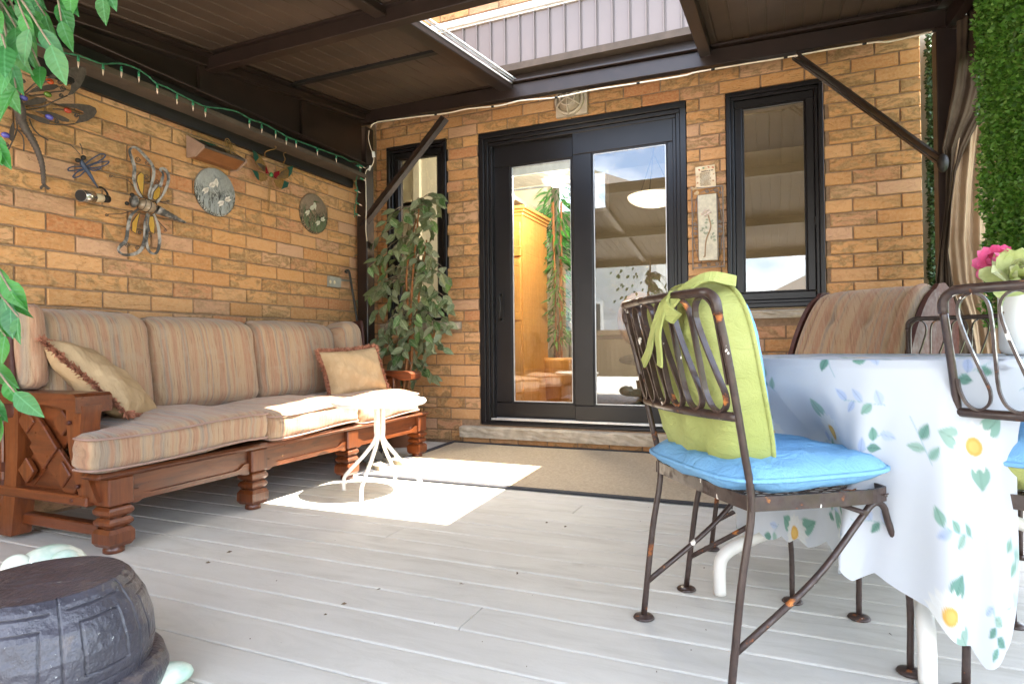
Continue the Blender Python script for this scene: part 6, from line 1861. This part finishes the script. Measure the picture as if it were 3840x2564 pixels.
flat('wing_tip', [(990, 590), (1060, 612), (1080, 650), (1085, 735), (1050, 700)], M_TEAL, .044); flat('wing_tip', [(1440, 740), (1505, 770), (1480, 830), (1400, 860), (1420, 810)], M_TEAL, .044)
flat('wing_root', [(1180, 520), (1205, 590), (1225, 640), (1180, 640)], M_RED, .050); flat('wing_root', [(1300, 620), (1370, 600), (1370, 650), (1320, 705), (1295, 690)], M_RED, .050)
for k in range(7):
    t_ = k / 6; m_ = MB(); m_.tube([wp((1055 + 55 * t_, 490 - 50 * t_ * 0 + 10 * t_), .0495), wp((1165 + 20 * t_, 610 - 60 * t_), .0495)], .0018, 5); m_.build('vein', M_WIRE, d5)
    m_ = MB(); m_.tube([wp((1350 + 8 * k, 690 - 12 * k), .0495), wp((1470 + 5 * k, 700 - 22 * k), .0495)], .0018, 5); m_.build('vein', M_WIRE, d5)
m_ = MB(); m_.ell(wp((1258, 655), .06), (.014, .014, .016)); m_.build('head', M_GREENE, d5)
n_ = 260; a0 = wp((1245, 700), .05); a1 = wp((1210, 1165), .03)
m_ = MB(); m_.tube([a0.lerp(a1, i / n_) + Vector((.008 * math.cos(i * .78), .008 * math.sin(i * .78), 0)) for i in range(n_ + 1)], .0016, 4); m_.build('spring_tail', M_BRASS, d5)
for ln in ([(1170, 410), (1175, 340), (1240, 310), (1310, 295), (1328, 270), (1310, 258)], [(1425, 500), (1455, 440), (1435, 390), (1435, 355), (1465, 345)]): m_ = MB(); m_.tube(smooth_path([wp(p, .06 + .13 * i / (len(ln) - 1)) for i, p in enumerate(ln)], 4), .003, 6); m_.build('antenna', M_BRASS, d5)

# 6 wall light box
org = wp((450, 350), 0)
lb = thing('wall_light_box', 'wedge shaped outdoor wall light with ribbed brown lens and ornaments on top', 'lamp', org)
zt0 = wp((70, 105), 0); zt1 = wp((690, 240), 0)      # upper edge on the wall
ya, yb = zt0.y + .01, wp((830, 400), .0).y
ztop = (zt0.z + .0); zbot = wp((80, 410), 0).z
dp_ = .135
m_ = MB(); yA, yB = ya, ya + .30
prof = [(0.002, ztop), (dp_, zbot + .048), (dp_, zbot + .036), (.02, zbot - .0), (.002, zbot)]
m_.prism([Vector((WALL_X + x, yA, z)) for x, z in [(0.002, ztop), (dp_, zbot + .052), (dp_, zbot + .040), (.002, zbot + .040)]], (0, .30, 0)); fixnormals(m_.build('housing', M_BROWNGREY, lb))
m_ = MB()
for k in range(40): m_.prism([Vector((WALL_X + x, yA + .004 + k * .0073, z)) for x, z in [(.004, zbot + .0395), (dp_ - .004, zbot + .0395), (.065, zbot - .004), (.004, zbot)]], (0, .0055, 0))
fixnormals(m_.build('ribbed_lens', plain('brown_lens', (.22, .085, .03), .4), lb))
for yy in (yA - .012, yB + .0005):
    m_ = MB(); m_.prism([Vector((WALL_X + x, yy, z)) for x, z in [(0.002, ztop + .004), (dp_ + .004, zbot + .054), (dp_ + .004, zbot + .038), (.065, zbot - .006), (.002, zbot - .004)]], (0, .0115, 0)); fixnormals(m_.build('end_cap', plain('end_cap_tan', (.32, .21, .16), .5) if 'end_cap_tan' not in MATS else MATS['end_cap_tan'], lb))
# ornaments on the light box
of = thing('filigree_butterfly', 'small silver filigree butterfly clipped to the wall light box', 'ornament', Vector((WALL_X + .10, yA + .22, zbot + .075)))
for (ax_, az_, rr_) in ((-.022, .055, .020), (.024, .040, .018), (-.018, .012, .018), (.020, .004, .017)):
    cc_ = Vector((WALL_X + .10, yA + .22 + ax_, zbot + .080 + az_)); m_ = MB()
    m_.tube([cc_ + Vector((0, rr_ * math.cos(a), rr_ * 1.2 * math.sin(a))) for a in [6.283 * i / 14 for i in range(14)]], .0022, 5, closed=True); m_.tube([cc_ + Vector((0, rr_ * .5 * math.cos(a), rr_ * .6 * math.sin(a))) for a in [6.283 * i / 10 for i in range(10)]], .0018, 5, closed=True); m_.build('wing', M_BRASS, of)
m_ = MB(); m_.tube([(WALL_X + .10, yA + .22, zbot + .072), (WALL_X + .10, yA + .225, zbot + .14)], .004, 6); m_.build('body', M_BRASS, of)
od = thing('dragonfly_figure', 'tiny dark green dragonfly figure resting on the wall light box', 'ornament', Vector((WALL_X + .08, yA + .075, zbot + .085)))
c = Vector((WALL_X + .085, yA + .075, zbot + .092)); m_ = MB(); m_.tube([c + Vector((-.035, -.03, .020)), c, c + Vector((.02, .012, -.006))], [.003, .005, .006], 6); m_.build('body', M_TEAL, od)
for s in (-1, 1):
    for q in (0, 1): m_ = MB(); m_.prism([c + Vector((0, 0, .002)), c + Vector((.010 + .012 * q, s * .03, -.004)), c + Vector((.022 + .016 * q, s * .034, -.008)), c + Vector((.014, s * .008, 0))], (0, 0, .002)); fixnormals(m_.build('wing', M_TEAL, od))

# ------------------------------------------------------------------ socket, conduit, cane
C_ = crop(900, 800, 1 / 3.915)
so = thing('wall_socket', 'grey electric socket plate on the brick wall above the sofa end', 'socket', wp((1360, 1000), 0))
q = [wp(p, .002) for p in ((1280, 920), (1445, 955), (1440, 1092), (1278, 1075))]
m_ = MB(); m_.prism(q, (.028, 0, 0)); fixnormals(m_.build('plate', plain('galvanised', (.30, .29, .25), .5), so))
for dx in (-30, 30):
    m_ = MB(); c = wp((1358 + dx, 1008 + dx * .1), .031); m_.ell(c, (.005, .012, .014)); m_.build('outlet', plain('ivory_plastic', (.62, .52, .33), .5) if 'ivory_plastic' not in MATS else MATS['ivory_plastic'], so)
m_ = MB(); m_.tube([wp((1445, 975), .012), wp((1600, 990), .012)], .008, 8); m_.build('conduit', MATS['galvanised'], so)
cn = thing('walking_cane', 'black walking cane with a hooked handle leaning in the wall corner', 'cane', PX(1385, 1330, -3.09))
pts = [PX(1300, 1022, -3.13), PX(1296, 1018, -3.12), PX(1302, 1014, -3.11), PX(1310, 1022, -3.105), PX(1320, 1080, -3.10), PX(1345, 1240, -3.07)]
low = pts[-1] + (pts[-1] - pts[-2]).normalized() * .8
t_ = (pts[-1].z - .005) / (pts[-2].z - pts[-1].z)
end = pts[-1] + (pts[-1] - pts[-2]) * t_
m_ = MB(); m_.tube(smooth_path(pts + [pts[-1].lerp(end, .5), end], 5), .0095, 8); m_.build('shaft', M_BLACK, cn)

# ------------------------------------------------------------------ ornaments on the rear wall
# bulkhead lamp
lc = PY(2139, 385, WALL_Y); bx = thing('bulkhead_lamp', 'cream round bulkhead lamp with cage guard above the patio door', 'lamp', lc)
M_CREAM = plain('cream_plastic', (.52, .43, .33), .5)
q = [PY(u, v, WALL_Y - .002) for u, v in ((2090, 448), (2206, 428), (2204, 330), (2088, 346))]
m_ = MB(); m_.prism(q, (0, -.03, 0)); fixnormals(m_.build('plate', M_CREAM, bx))
cc_ = PY(2137, 378, WALL_Y - .032); r_ = (PY(2190, 378, WALL_Y) - PY(2137, 378, WALL_Y)).length
m_ = MB(); m_.lathe([(r_, 0), (r_, .028), (r_ * .86, .034), (r_ * .86, 0)], cc_, 32, axis=(0, -1, 0)); m_.build('rim', M_CREAM, bx)
m_ = MB(); m_.lathe([(r_ * .84, .0), (r_ * .82, .03), (r_ * .6, .055), (r_ * .3, .068), (.001, .072)], cc_, 28, axis=(0, -1, 0)); m_.build('globe', plain('dusty_globe', (.34, .27, .19), .25), bx)
for k in range(3):
    a = k * math.pi / 3 + .5; u_ = Vector((math.cos(a), 0, math.sin(a))); m_ = MB()
    m_.tube(smooth_path([cc_ + u_ * r_ * .95 + Vector((0, -.03, 0)), cc_ + u_ * r_ * .7 + Vector((0, -.062, 0)), cc_ + Vector((0, -.08, 0)), cc_ - u_ * r_ * .7 + Vector((0, -.062, 0)), cc_ - u_ * r_ * .95 + Vector((0, -.03, 0))], 5), .006, 6); m_.build('guard', M_CREAM, bx)
m_ = MB(); m_.tube([cc_ + Vector((r_ * .5 * math.cos(a), -.071, r_ * .5 * math.sin(a))) for a in [6.283 * i / 24 for i in range(24)]], .006, 6, closed=True); m_.build('guard', M_CREAM, bx)
# text plaque
C_ = crop(2560, 580, .29326)
def yp(p, off=.004): u, v = C_(p); return PY(u, v, WALL_Y - off)
tp = thing('verse_plaque', 'small cream plaque printed with a verse beside the tall window', 'plaque', yp((290, 300), 0))
q = [yp(p) for p in ((163, 170), (412, 132), (428, 410), (176, 450))]
t = NT('verse_card', .6, .3); t.color(t.ramp(t.noise(t.coord('Object'), 22, 4), [(.35, (.62, .46, .27)), (.6, (.74, .62, .44))]))
m_ = MB(); m_.prism(q, (0, -.012, 0)); fixnormals(m_.build('board', t.m, tp))
ql = [(q[0].lerp(q[1], a)).lerp(q[3].lerp(q[2], a), b) for a, b in ((.0, .0),)]
def on(a, b, off=.0125): 
    p = (q[0].lerp(q[1], a)).lerp(q[3].lerp(q[2], a), b); return p + Vector((0, -off, 0))
r2 = random.Random(4); M_INK = plain('ink', (.06, .04, .03), .7)
m_ = MB()
for k in range(17):
    b = .31 + k * .036; x = .22 + (.03 if k % 4 == 3 else 0); xe = .78 - r2.uniform(0, .10)
    while x < xe:
        w_ = r2.uniform(.03, .09); w_ = min(w_, xe - x)
        p0, p1 = on(x, b), on(x + w_, b); m_.bar(p0, p1, .0006, .0026, up=(0, 0, 1)); x += w_ + .018
x = .30
for w_ in (.28, .05, .08, .12):
    m_.bar(on(x, .24), on(x + w_, .24), .0006, .006, up=(0, 0, 1)); x += w_ + .025
m_.build('lettering', M_INK, tp)
for (a, b, cc2) in ((.2, .14, (.45, .08, .04)), (.42, .09, (.12, .25, .14)), (.68, .08, (.45, .14, .06)), (.9, .12, (.5, .12, .06)), (.08, .45, (.55, .3, .2)), (.08, .72, (.5, .25, .15)), (.92, .42, (.55, .35, .2)), (.88, .72, (.45, .25, .15))):
    m_ = MB(); m_.ell(on(a, b, .012), (.008, .0015, .005), (0, r2.uniform(-1, 1), 0)); m_.build('motif', plain('motif_%d' % int(a * 100 + b * 1000), cc2, .7), tp)
# rose tile in a scrolled wire frame
rt = thing('rose_tile', 'pale relief rose tile in a scrolled wire frame beside the tall window', 'plaque', yp((320, 930), 0))
q = [yp(p, .022) for p in ((197, 530), (430, 502), (447, 1345), (215, 1358))]
m_ = MB(); m_.prism(q, (0, -.014, 0)); fixnormals(m_.build('tile', plain('stucco_tile', (.60, .54, .41), .9, .1, var=.15, scale=40, bump=.7), rt))
M_SILVERW = plain('worn_wire', (.26, .21, .17), .4, .5, .5)
m_ = MB(); m_.tube(smooth_path([yp(p, .015) for p in ((115, 450), (120, 430), (300, 425), (480, 402), (505, 410), (512, 450), (520, 900), (530, 1400), (515, 1425), (320, 1440), (150, 1450), (132, 1430), (125, 900))], 4, closed=True), .0045, 8, closed=True); m_.build('wire_frame', M_SILVERW, rt)
m_ = MB(); m_.tube([yp(p, .028) for p in ((190, 522), (438, 492), (458, 1352), (208, 1368))], .004, 8, closed=True); m_.build('wire_frame', M_SILVERW, rt)
for (c, r0) in (((160, 885), 22), ((165, 945), 22), ((165, 1005), 22), ((478, 850), 22), ((480, 915), 22), ((480, 975), 22), ((310, 465), 26), ((425, 450), 30), ((220, 1410), 24), ((330, 1400), 24), ((440, 1395), 24), ((480, 480), 18)):
    m_ = MB(); m_.tube(spiral(c, r0, 1.7, lambda a, b: yp((a, b), .018), 18), .0028, 6); m_.build('scroll', M_SILVERW, rt)
for ln in ([(180, 555), (150, 720), (128, 850)], [(448, 520), (480, 690), (505, 830)], [(140, 1060), (170, 1200), (200, 1310)], [(510, 1020), (490, 1180), (470, 1300)], [(230, 490), (290, 455)], [(350, 470), (410, 440)]): m_ = MB(); m_.tube([yp(p, .018) for p in ln], .0025, 6); m_.build('scroll', M_SILVERW, rt)
M_RSTEM = plain('rose_stem', (.38, .24, .13), .8); M_RLEAF = plain('rose_leaf', (.36, .38, .27), .8); M_RROSE = plain('rose_relief', (.60, .47, .38), .8)
m_ = MB(); m_.tube(smooth_path([yp(p, .038) for p in ((330, 780), (345, 840), (358, 900), (350, 960), (310, 1060), (292, 1150), (285, 1290), (265, 1305))], 4), .0045, 8); m_.build('stem', M_RSTEM, rt)
for (x, y, a) in ((310, 830, .5), (375, 850, 2.4), (300, 870, 0), (380, 880, 2.9), (260, 940, .3), (300, 930, 1.2), (240, 970, -.4), (280, 1000, .8), (310, 1000, -.5), (390, 1010, 2.2), (400, 1050, 2.9), (365, 1060, 1.6), (410, 1090, .4)):
    m_ = MB(); m_.ell(yp((x, y), .036), (.011, .004, .007), (0, a, 0)); m_.build('leaf', M_RLEAF, rt)
for k in range(9):
    a = k * .9; rr_ = 12 + 5 * (k % 4); m_ = MB(); m_.ell(yp((298 + rr_ * 2.0 * math.cos(a) , 740 + rr_ * 1.6 * math.sin(a)), .036 + .003 * (k % 3)), (.010, .006, .008), (0, a, 0)); m_.build('petal', M_RROSE, rt)
# little figures on the frame corner
ag = thing('angel_figure', 'tiny tan winged figure sitting on the wire frame of the rose tile', 'ornament', yp((165, 470), .02))
m_ = MB()
for (x, y, sx_, sy_) in ((130, 440, .010, .014), (165, 430, .008, .013), (185, 490, .012, .016), (160, 500, .009, .010)): m_.ell(yp((x, y), .024), (sx_, .006, sy_))
m_.build('figure', plain('tan_resin', (.52, .36, .20), .7), ag)

# ------------------------------------------------------------------ rope light along the rear beam
ro = thing('rope_light', 'white flat light strip clipped along the gazebo rear beam', 'light strip', PY(1413, 457, 4.05))
k2 = .5484
pts = [(1390, 478), (1398, 466), (1414, 458)] + [(1280 + x * k2, y * k2) for x, y in ((245, 835), (510, 800), (725, 775), (865, 745), (1075, 725), (1225, 690), (1470, 668), (1710, 618), (1960, 580), (2334, 520))] + [(2560 + x * k2, y * k2) for x, y in ((95, 495), (405, 442), (620, 408), (760, 385), (955, 348), (1300, 292), (1420, 285), (1720, 215))] + [(2560 + x * k2, y * k2) for x, y in ((1755, 208), (1810, 240), (1845, 310), (1842, 420), (1828, 525))]
M_ROPE = plain('cream_strip', (.70, .60, .47), .5)
pp = smooth_path([PY(u, v, 4.055) for u, v in pts], 5)
m_ = MB(); m_.tube(pp, .0055, 6); m_.build('strip', M_ROPE, ro)
for i in range(12, len(pp) - 25, 11):
    m_ = MB(); d = (pp[i + 1] - pp[i]).normalized() * .011; m_.tube([pp[i] - d, pp[i] + d], .0075, 6); m_.build('clip', M_BLACK, ro)
wv = thing('extension_cord', 'white cord hanging beside the corner post to a small plug', 'cord', PY(1370, 760, 4.05))
m_ = MB(); m_.tube(smooth_path([PY(u, v, 4.06) for u, v in ((1384, 490), (1382, 520), (1390, 555), (1398, 575), (1402, 600), (1393, 625), (1372, 645), (1372, 700), (1373, 790), (1372, 860), (1376, 905))], 5), .0035, 6); m_.build('cable', M_ROPE, wv)
m_ = MB(); m_.bar(PY(1400, 570, 4.055), PY(1402, 590, 4.055), .012, .022); m_.bar(PY(1390, 622, 4.055), PY(1384, 640, 4.055), .010, .014); m_.build('plug', M_TRIM, wv)

# ------------------------------------------------------------------ green string lights
sl_ = thing('string_lights', 'green wired mini string lights hanging along the gazebo side beam', 'string lights', PX(300, 215, -2.99))
wirepts = [(130, 160), (200, 195), (240, 200), (290, 208), (340, 225), (385, 240), (440, 238), (480, 245), (520, 262), (555, 285), (585, 312), (625, 328), (665, 350), (720, 378), (770, 400), (830, 407), (890, 420), (940, 448), (990, 465), (1040, 492), (1080, 515), (1120, 530), (1160, 545), (1200, 560), (1250, 578), (1285, 590), (1310, 605), (1330, 606), (1346, 618), (1350, 645), (1338, 665), (1335, 690), (1342, 715), (1337, 745), (1330, 780), (1330, 815)]
wp3 = smooth_path([PX(u, v, -2.985 if u < 1320 else -3.02) for u, v in wirepts], 4)
M_GWIRE = plain('green_wire', (.035, .16, .085), .5); M_GSOCK = plain('green_socket', (.03, .20, .10), .45); M_BULB = plain('clear_bulb', (.70, .52, .42), .15)
m_ = MB(); n_ = len(wp3)
for s in (0, 3.14): m_.tube([p + Vector((.0022 * math.cos(i * 1.3 + s), 0, .0022 * math.sin(i * 1.3 + s))) for i, p in enumerate(wp3)], .0028, 5)
m_.build('wire', M_GWIRE, sl_)
bul = [(535, 385), (705, 440), (830, 455), (950, 490), (1075, 570), (1210, 645), (1320, 690), (1405, 735), (1705, 815), (1790, 850), (1885, 890), (1958, 935), (2025, 955), (2170, 1010), (2300, 1060)]
for k, (x, y) in enumerate(bul):
    p = PX(x * k2, y * k2, -2.982); lean = Vector((0, (.005, -.006, .002, -.012)[k % 4], -1)).normalized()
    m_ = MB(); m_.tube([p, p + lean * .028], [.0052, .0064], 8); s_ = m_.build('socket', M_GSOCK, sl_)
    m_ = MB(); m_.tube([p + lean * .028, p + lean * .044, p + lean * .058], [.0048, .004, .0008], 8); m_.build('bulb', M_BULB, s_)
for k, (u, v) in enumerate(((1336, 620), (1350, 620), (1352, 668), (1330, 712), (1335, 760), (1330, 800))):
    p = PX(u, v, -3.015); lean = Vector((.3, (.9, .9, .9, .8, .7, .9)[k], -.25)).normalized()
    m_ = MB(); m_.tube([p, p + lean * .028], [.0052, .0064], 8); s_ = m_.build('socket', M_GSOCK, sl_)
    m_ = MB(); m_.tube([p + lean * .028, p + lean * .044, p + lean * .058], [.0048, .004, .0008], 8); m_.build('bulb', M_BULB, s_)

# ------------------------------------------------------------------ turtle garden stool
tc_ = Vector((-1.46, .82, 0))
tu = thing('turtle_stool', 'dark carved turtle shaped garden stool with pale green head by the fig tree', 'stool', tc_)
t = NT('carved_shell', .30, .5); vec = t.coord('Object')
n1 = t.noise(vec, 9, 6); n2 = t.noise(vec, 45, 5); n3 = t.noise(vec, 90, 3)
c = t.ramp(n1, [(.3, (.030, .029, .038)), (.7, (.060, .057, .070))])
c = t.mix(t.ramp(n1, [(.62, 0.0), (.76, .6)]), c, (.22, .15, .09))
c = t.mix(t.ramp(n3, [(.69, 0.0), (.75, .7)]), c, (.42, .44, .42))
t.color(c); t.bump(t.math('ADD', n2, t.math('MULTIPLY', n1, .5)), .7, .008); M_SHELL = t.m
M_TURT = NT('pale_green_glaze', .5, .4); _t = M_TURT; _n = _t.noise(_t.coord('Object'), 12, 4); _t.color(_t.ramp(_n, [(.35, (.36, .50, .40)), (.6, (.72, .74, .62))])); M_TURT = _t.m
# eight sided dome with carved grooves
def shell_r(z): 
    prof = [(.158, .280), (.172, .268), (.202, .22), (.218, .17), (.222, .125), (.215, .085)]
    for (r0, z0), (r1, z1) in zip(prof[:-1], prof[1:]):
        if z1 <= z <= z0: return r1 + (r0 - r1) * (z - z1) / (z0 - z1)
    return prof[0][0] if z > .279 else prof[-1][0]
v = []; f = []; na, nzz = 480, 130
rot_t = R(24)
for i in range(nzz + 1):
    z = .280 - (.280 - .085) * i / nzz
    for k in range(na):
        a = 6.28318 * k / na; seg = 8; am = (a % (6.28318 / seg)) - 3.14159 / seg
        rr = .95 * shell_r(z) * (.93 + .07 * (math.cos(3.14159 / seg) / math.cos(am)) )
        fx = am / (3.14159 / seg); fz = (z - .085) / .195
        g_ = 0
        if abs(abs(fx) - 1) < .03: g_ = .007
        for q in (.28, .52):
            if abs(max(abs(fx) * .92, abs(fz - .5) * 1.85) - (1 - q)) < .014: g_ = max(g_, .0055)
        rr -= g_
        v.append(tc_ + Vector((rr * math.cos(a + rot_t), rr * math.sin(a + rot_t), z)))
for i in range(nzz):
    for k in range(na): l = (k + 1) % na; f.append((i * na + k, (i + 1) * na + k, (i + 1) * na + l, i * na + l))
m_ = MB(); m_.add(v, f, True)
topr = [tuple(range(na))]
m_.f.append(tuple(range(na))); m_.sm.append(False)
m_.build('shell', M_SHELL, tu)
m_ = MB(); m_.lathe([(.20, .018), (.232, .03), (.238, .05), (.228, .082), (.20, .09)], tc_, 64); m_.build('shell_rim', M_SHELL, tu)
m_ = MB(); m_.lathe([(.001, .002), (.19, .002), (.20, .02), (.001, .02)], tc_, 40); m_.build('belly', M_TURT, tu)
hd = Vector((-1.80, 1.03, .195))
m_ = MB(); m_.ell(hd + Vector((0, 0, -.01)), (.085, .085, .065)); m_.tube([hd + Vector((0, 0, -.03)), tc_ + Vector((-.02, .0, .14))], [.05, .06], 16); h_o = m_.build('head', M_TURT, tu)
for (u, v_) in ((62, 2125), (245, 2105)):
    e_ = FZ(u, v_, .215); m_ = MB(); m_.ell(e_, (.034, .034, .032)); m_.build('eye', M_TURT, tu)
for a in (R(45), R(-20), R(215), R(140)):
    q = tc_ + Vector((.235 * math.cos(a), .235 * math.sin(a), .025)); m_ = MB(); m_.ell(q, (.055, .04, .025), (0, 0, a)); m_.build('foot', M_TURT, tu)

# ------------------------------------------------------------------ dry leaf scraps on the deck
dl = MB(); r2 = random.Random(12)
fixed = [(30, 2000), (1220, 2305), (2050, 1960), (1940, 2150), (1420, 2210), (1730, 2190), (2120, 1975), (860, 2070), (780, 2110), (1290, 2265), (3340, 2380), (2640, 2130)]
for (u, v_) in fixed:
    p = FZ(u, v_, .006); a = r2.uniform(0, 6.28); s = r2.uniform(.005, .012)
    dl.add([p + Vector((s * math.cos(a), s * math.sin(a), .002)), p + Vector((-s * .3 * math.sin(a), s * .3 * math.cos(a), .006)), p - Vector((s * math.cos(a), s * math.sin(a), -.001)), p + Vector((s * .3 * math.sin(a), -s * .3 * math.cos(a), .0))], [(0, 1, 2, 3)])
for k in range(70):
    p = Vector((r2.uniform(-2.2, .2), r2.uniform(.9, 4.2), .004 if r2.random() < 2 else 0)); a = r2.uniform(0, 6.28); s = r2.uniform(.0015, .004)
    if p.y > 3.05: p.z = .009
    dl.add([p + Vector((s * math.cos(a), s * math.sin(a), .001)), p + Vector((-s * .4 * math.sin(a), s * .4 * math.cos(a), .002)), p - Vector((s * math.cos(a), s * math.sin(a), -.001)), p + Vector((s * .4 * math.sin(a), -s * .4 * math.cos(a), .0))], [(0, 1, 2, 3)])
o = dl.build('leaf_litter', plain('dry_leaf', (.10, .065, .035), .9)); tag(o, 'scraps of dry leaf scattered on the deck', 'litter', kind='stuff')

# ------------------------------------------------------------------ things past the right end of the wall
yf = thing('yellow_trellis', 'sunlit yellow wooden post beyond the end of the brick wall', 'post', (1.35, 6.4, -.32))
m_ = MB(); m_.boxab((1.27, 6.36, -.32), (1.37, 6.44, 2.6), .004); m_.build('shaft', plain('yellow_stain', (.62, .38, .08), .7), yf)
m_ = MB(); m_.boxab((1.26, 6.35, 2.6), (1.38, 6.45, 2.63), .004); m_.build('cap', MATS['yellow_stain'], yf)
sh = thing('garden_shrub', 'sunlit leafy shrub growing beyond the brick wall end', 'plant', (2.1, 8.0, -.32))
r_ = np.random.RandomState(8); lm = MB()
for k in range(2600):
    p = r_.normal(size=3); p /= np.linalg.norm(p); p = p * r_.uniform(.55, 1.0) ** .5 * np.array([1.0, 1.0, 1.25]); c = Vector((2.1, 8.0, 1.1)) + Vector(p)
    F_ = frame_from(Vector(r_.normal(size=3)), Vector(r_.normal(size=3))); s = r_.uniform(.8, 1.4)
    lm.add([F_ @ (Vector(w) * s) + c for w in ((0, 0, 0), (.04, -.022, .006), (.09, 0, -.006), (.04, .022, .006))], [(0, 1, 2, 3)])
lm.build('foliage', M_BOX, sh, kind='stuff')
m_ = MB()
for k in range(4): m_.tube([(2.1, 8.0, -.32), (2.1 + .5 * math.cos(k * 1.6), 8.0 + .5 * math.sin(k * 1.6), 1.2)], [.03, .01], 6)
m_.build('stem', M_TWIG, sh)
# tree added out of view to block sun from the gazebo's open side
bt = thing('added_shade_tree', 'broad leafy tree added to shade the side of the gazebo', 'tree', (4.6, 1.6, -.32))
m_ = MB(); m_.tube(smooth_path([(4.6, 1.6, -.32), (4.55, 1.65, 1.6), (4.2, 1.7, 3.2), (3.9, 1.8, 5.0)], 5), [.20 - .008 * i for i in range(16)], 12)
for k in range(7):
    a = k * .9; m_.tube(smooth_path([(4.25, 1.7, 3.0 + .2 * k), (4.0 + .9 * math.cos(a), 1.7 + 1.1 * math.sin(a), 4.6 + .15 * k), (3.8 + 1.5 * math.cos(a), 1.8 + 2.0 * math.sin(a), 5.6 + .1 * k)], 4), [.07, .06, .055, .05, .045, .035, .03, .02, .012], 7)
m_.build('trunk', M_TWIG, bt)
r_ = np.random.RandomState(3); n_ = 9000
cl_c = np.array([[3.0, -1.2, 6.0], [3.0, .3, 6.3], [2.9, 1.6, 6.2], [3.0, 2.9, 6.1], [2.9, 4.2, 6.0], [4.3, 0, 6.6], [4.4, 2.0, 7.0], [4.3, 3.8, 6.5], [5.4, 1.6, 6.2], [2.6, 2.2, 5.3], [2.6, .2, 5.3], [2.55, 4.0, 5.3]])
ci = r_.randint(0, len(cl_c), n_); dv = r_.normal(size=(n_, 3)); dv /= np.linalg.norm(dv, axis=1)[:, None]
P = cl_c[ci] + dv * (r_.uniform(0, 1, n_) ** .45)[:, None] * np.array([.75, 1.0, .7])
d = r_.normal(size=(n_, 3)); d /= np.linalg.norm(d, axis=1)[:, None]; s = np.cross(d, r_.normal(size=(n_, 3))); s /= np.linalg.norm(s, axis=1)[:, None]
L_ = r_.uniform(.13, .22, n_)[:, None]
v = np.stack([P, P + d * L_ * .5 + s * L_ * .45, P + d * L_, P + d * L_ * .5 - s * L_ * .45], 1).reshape(-1, 3)
lm = MB(); lm.v = [tuple(x) for x in v]; lm.f = [(4 * i, 4 * i + 1, 4 * i + 2, 4 * i + 3) for i in range(n_)]; lm.sm = [False] * n_
lm.build('crown', M_BOX, bt, kind='stuff')
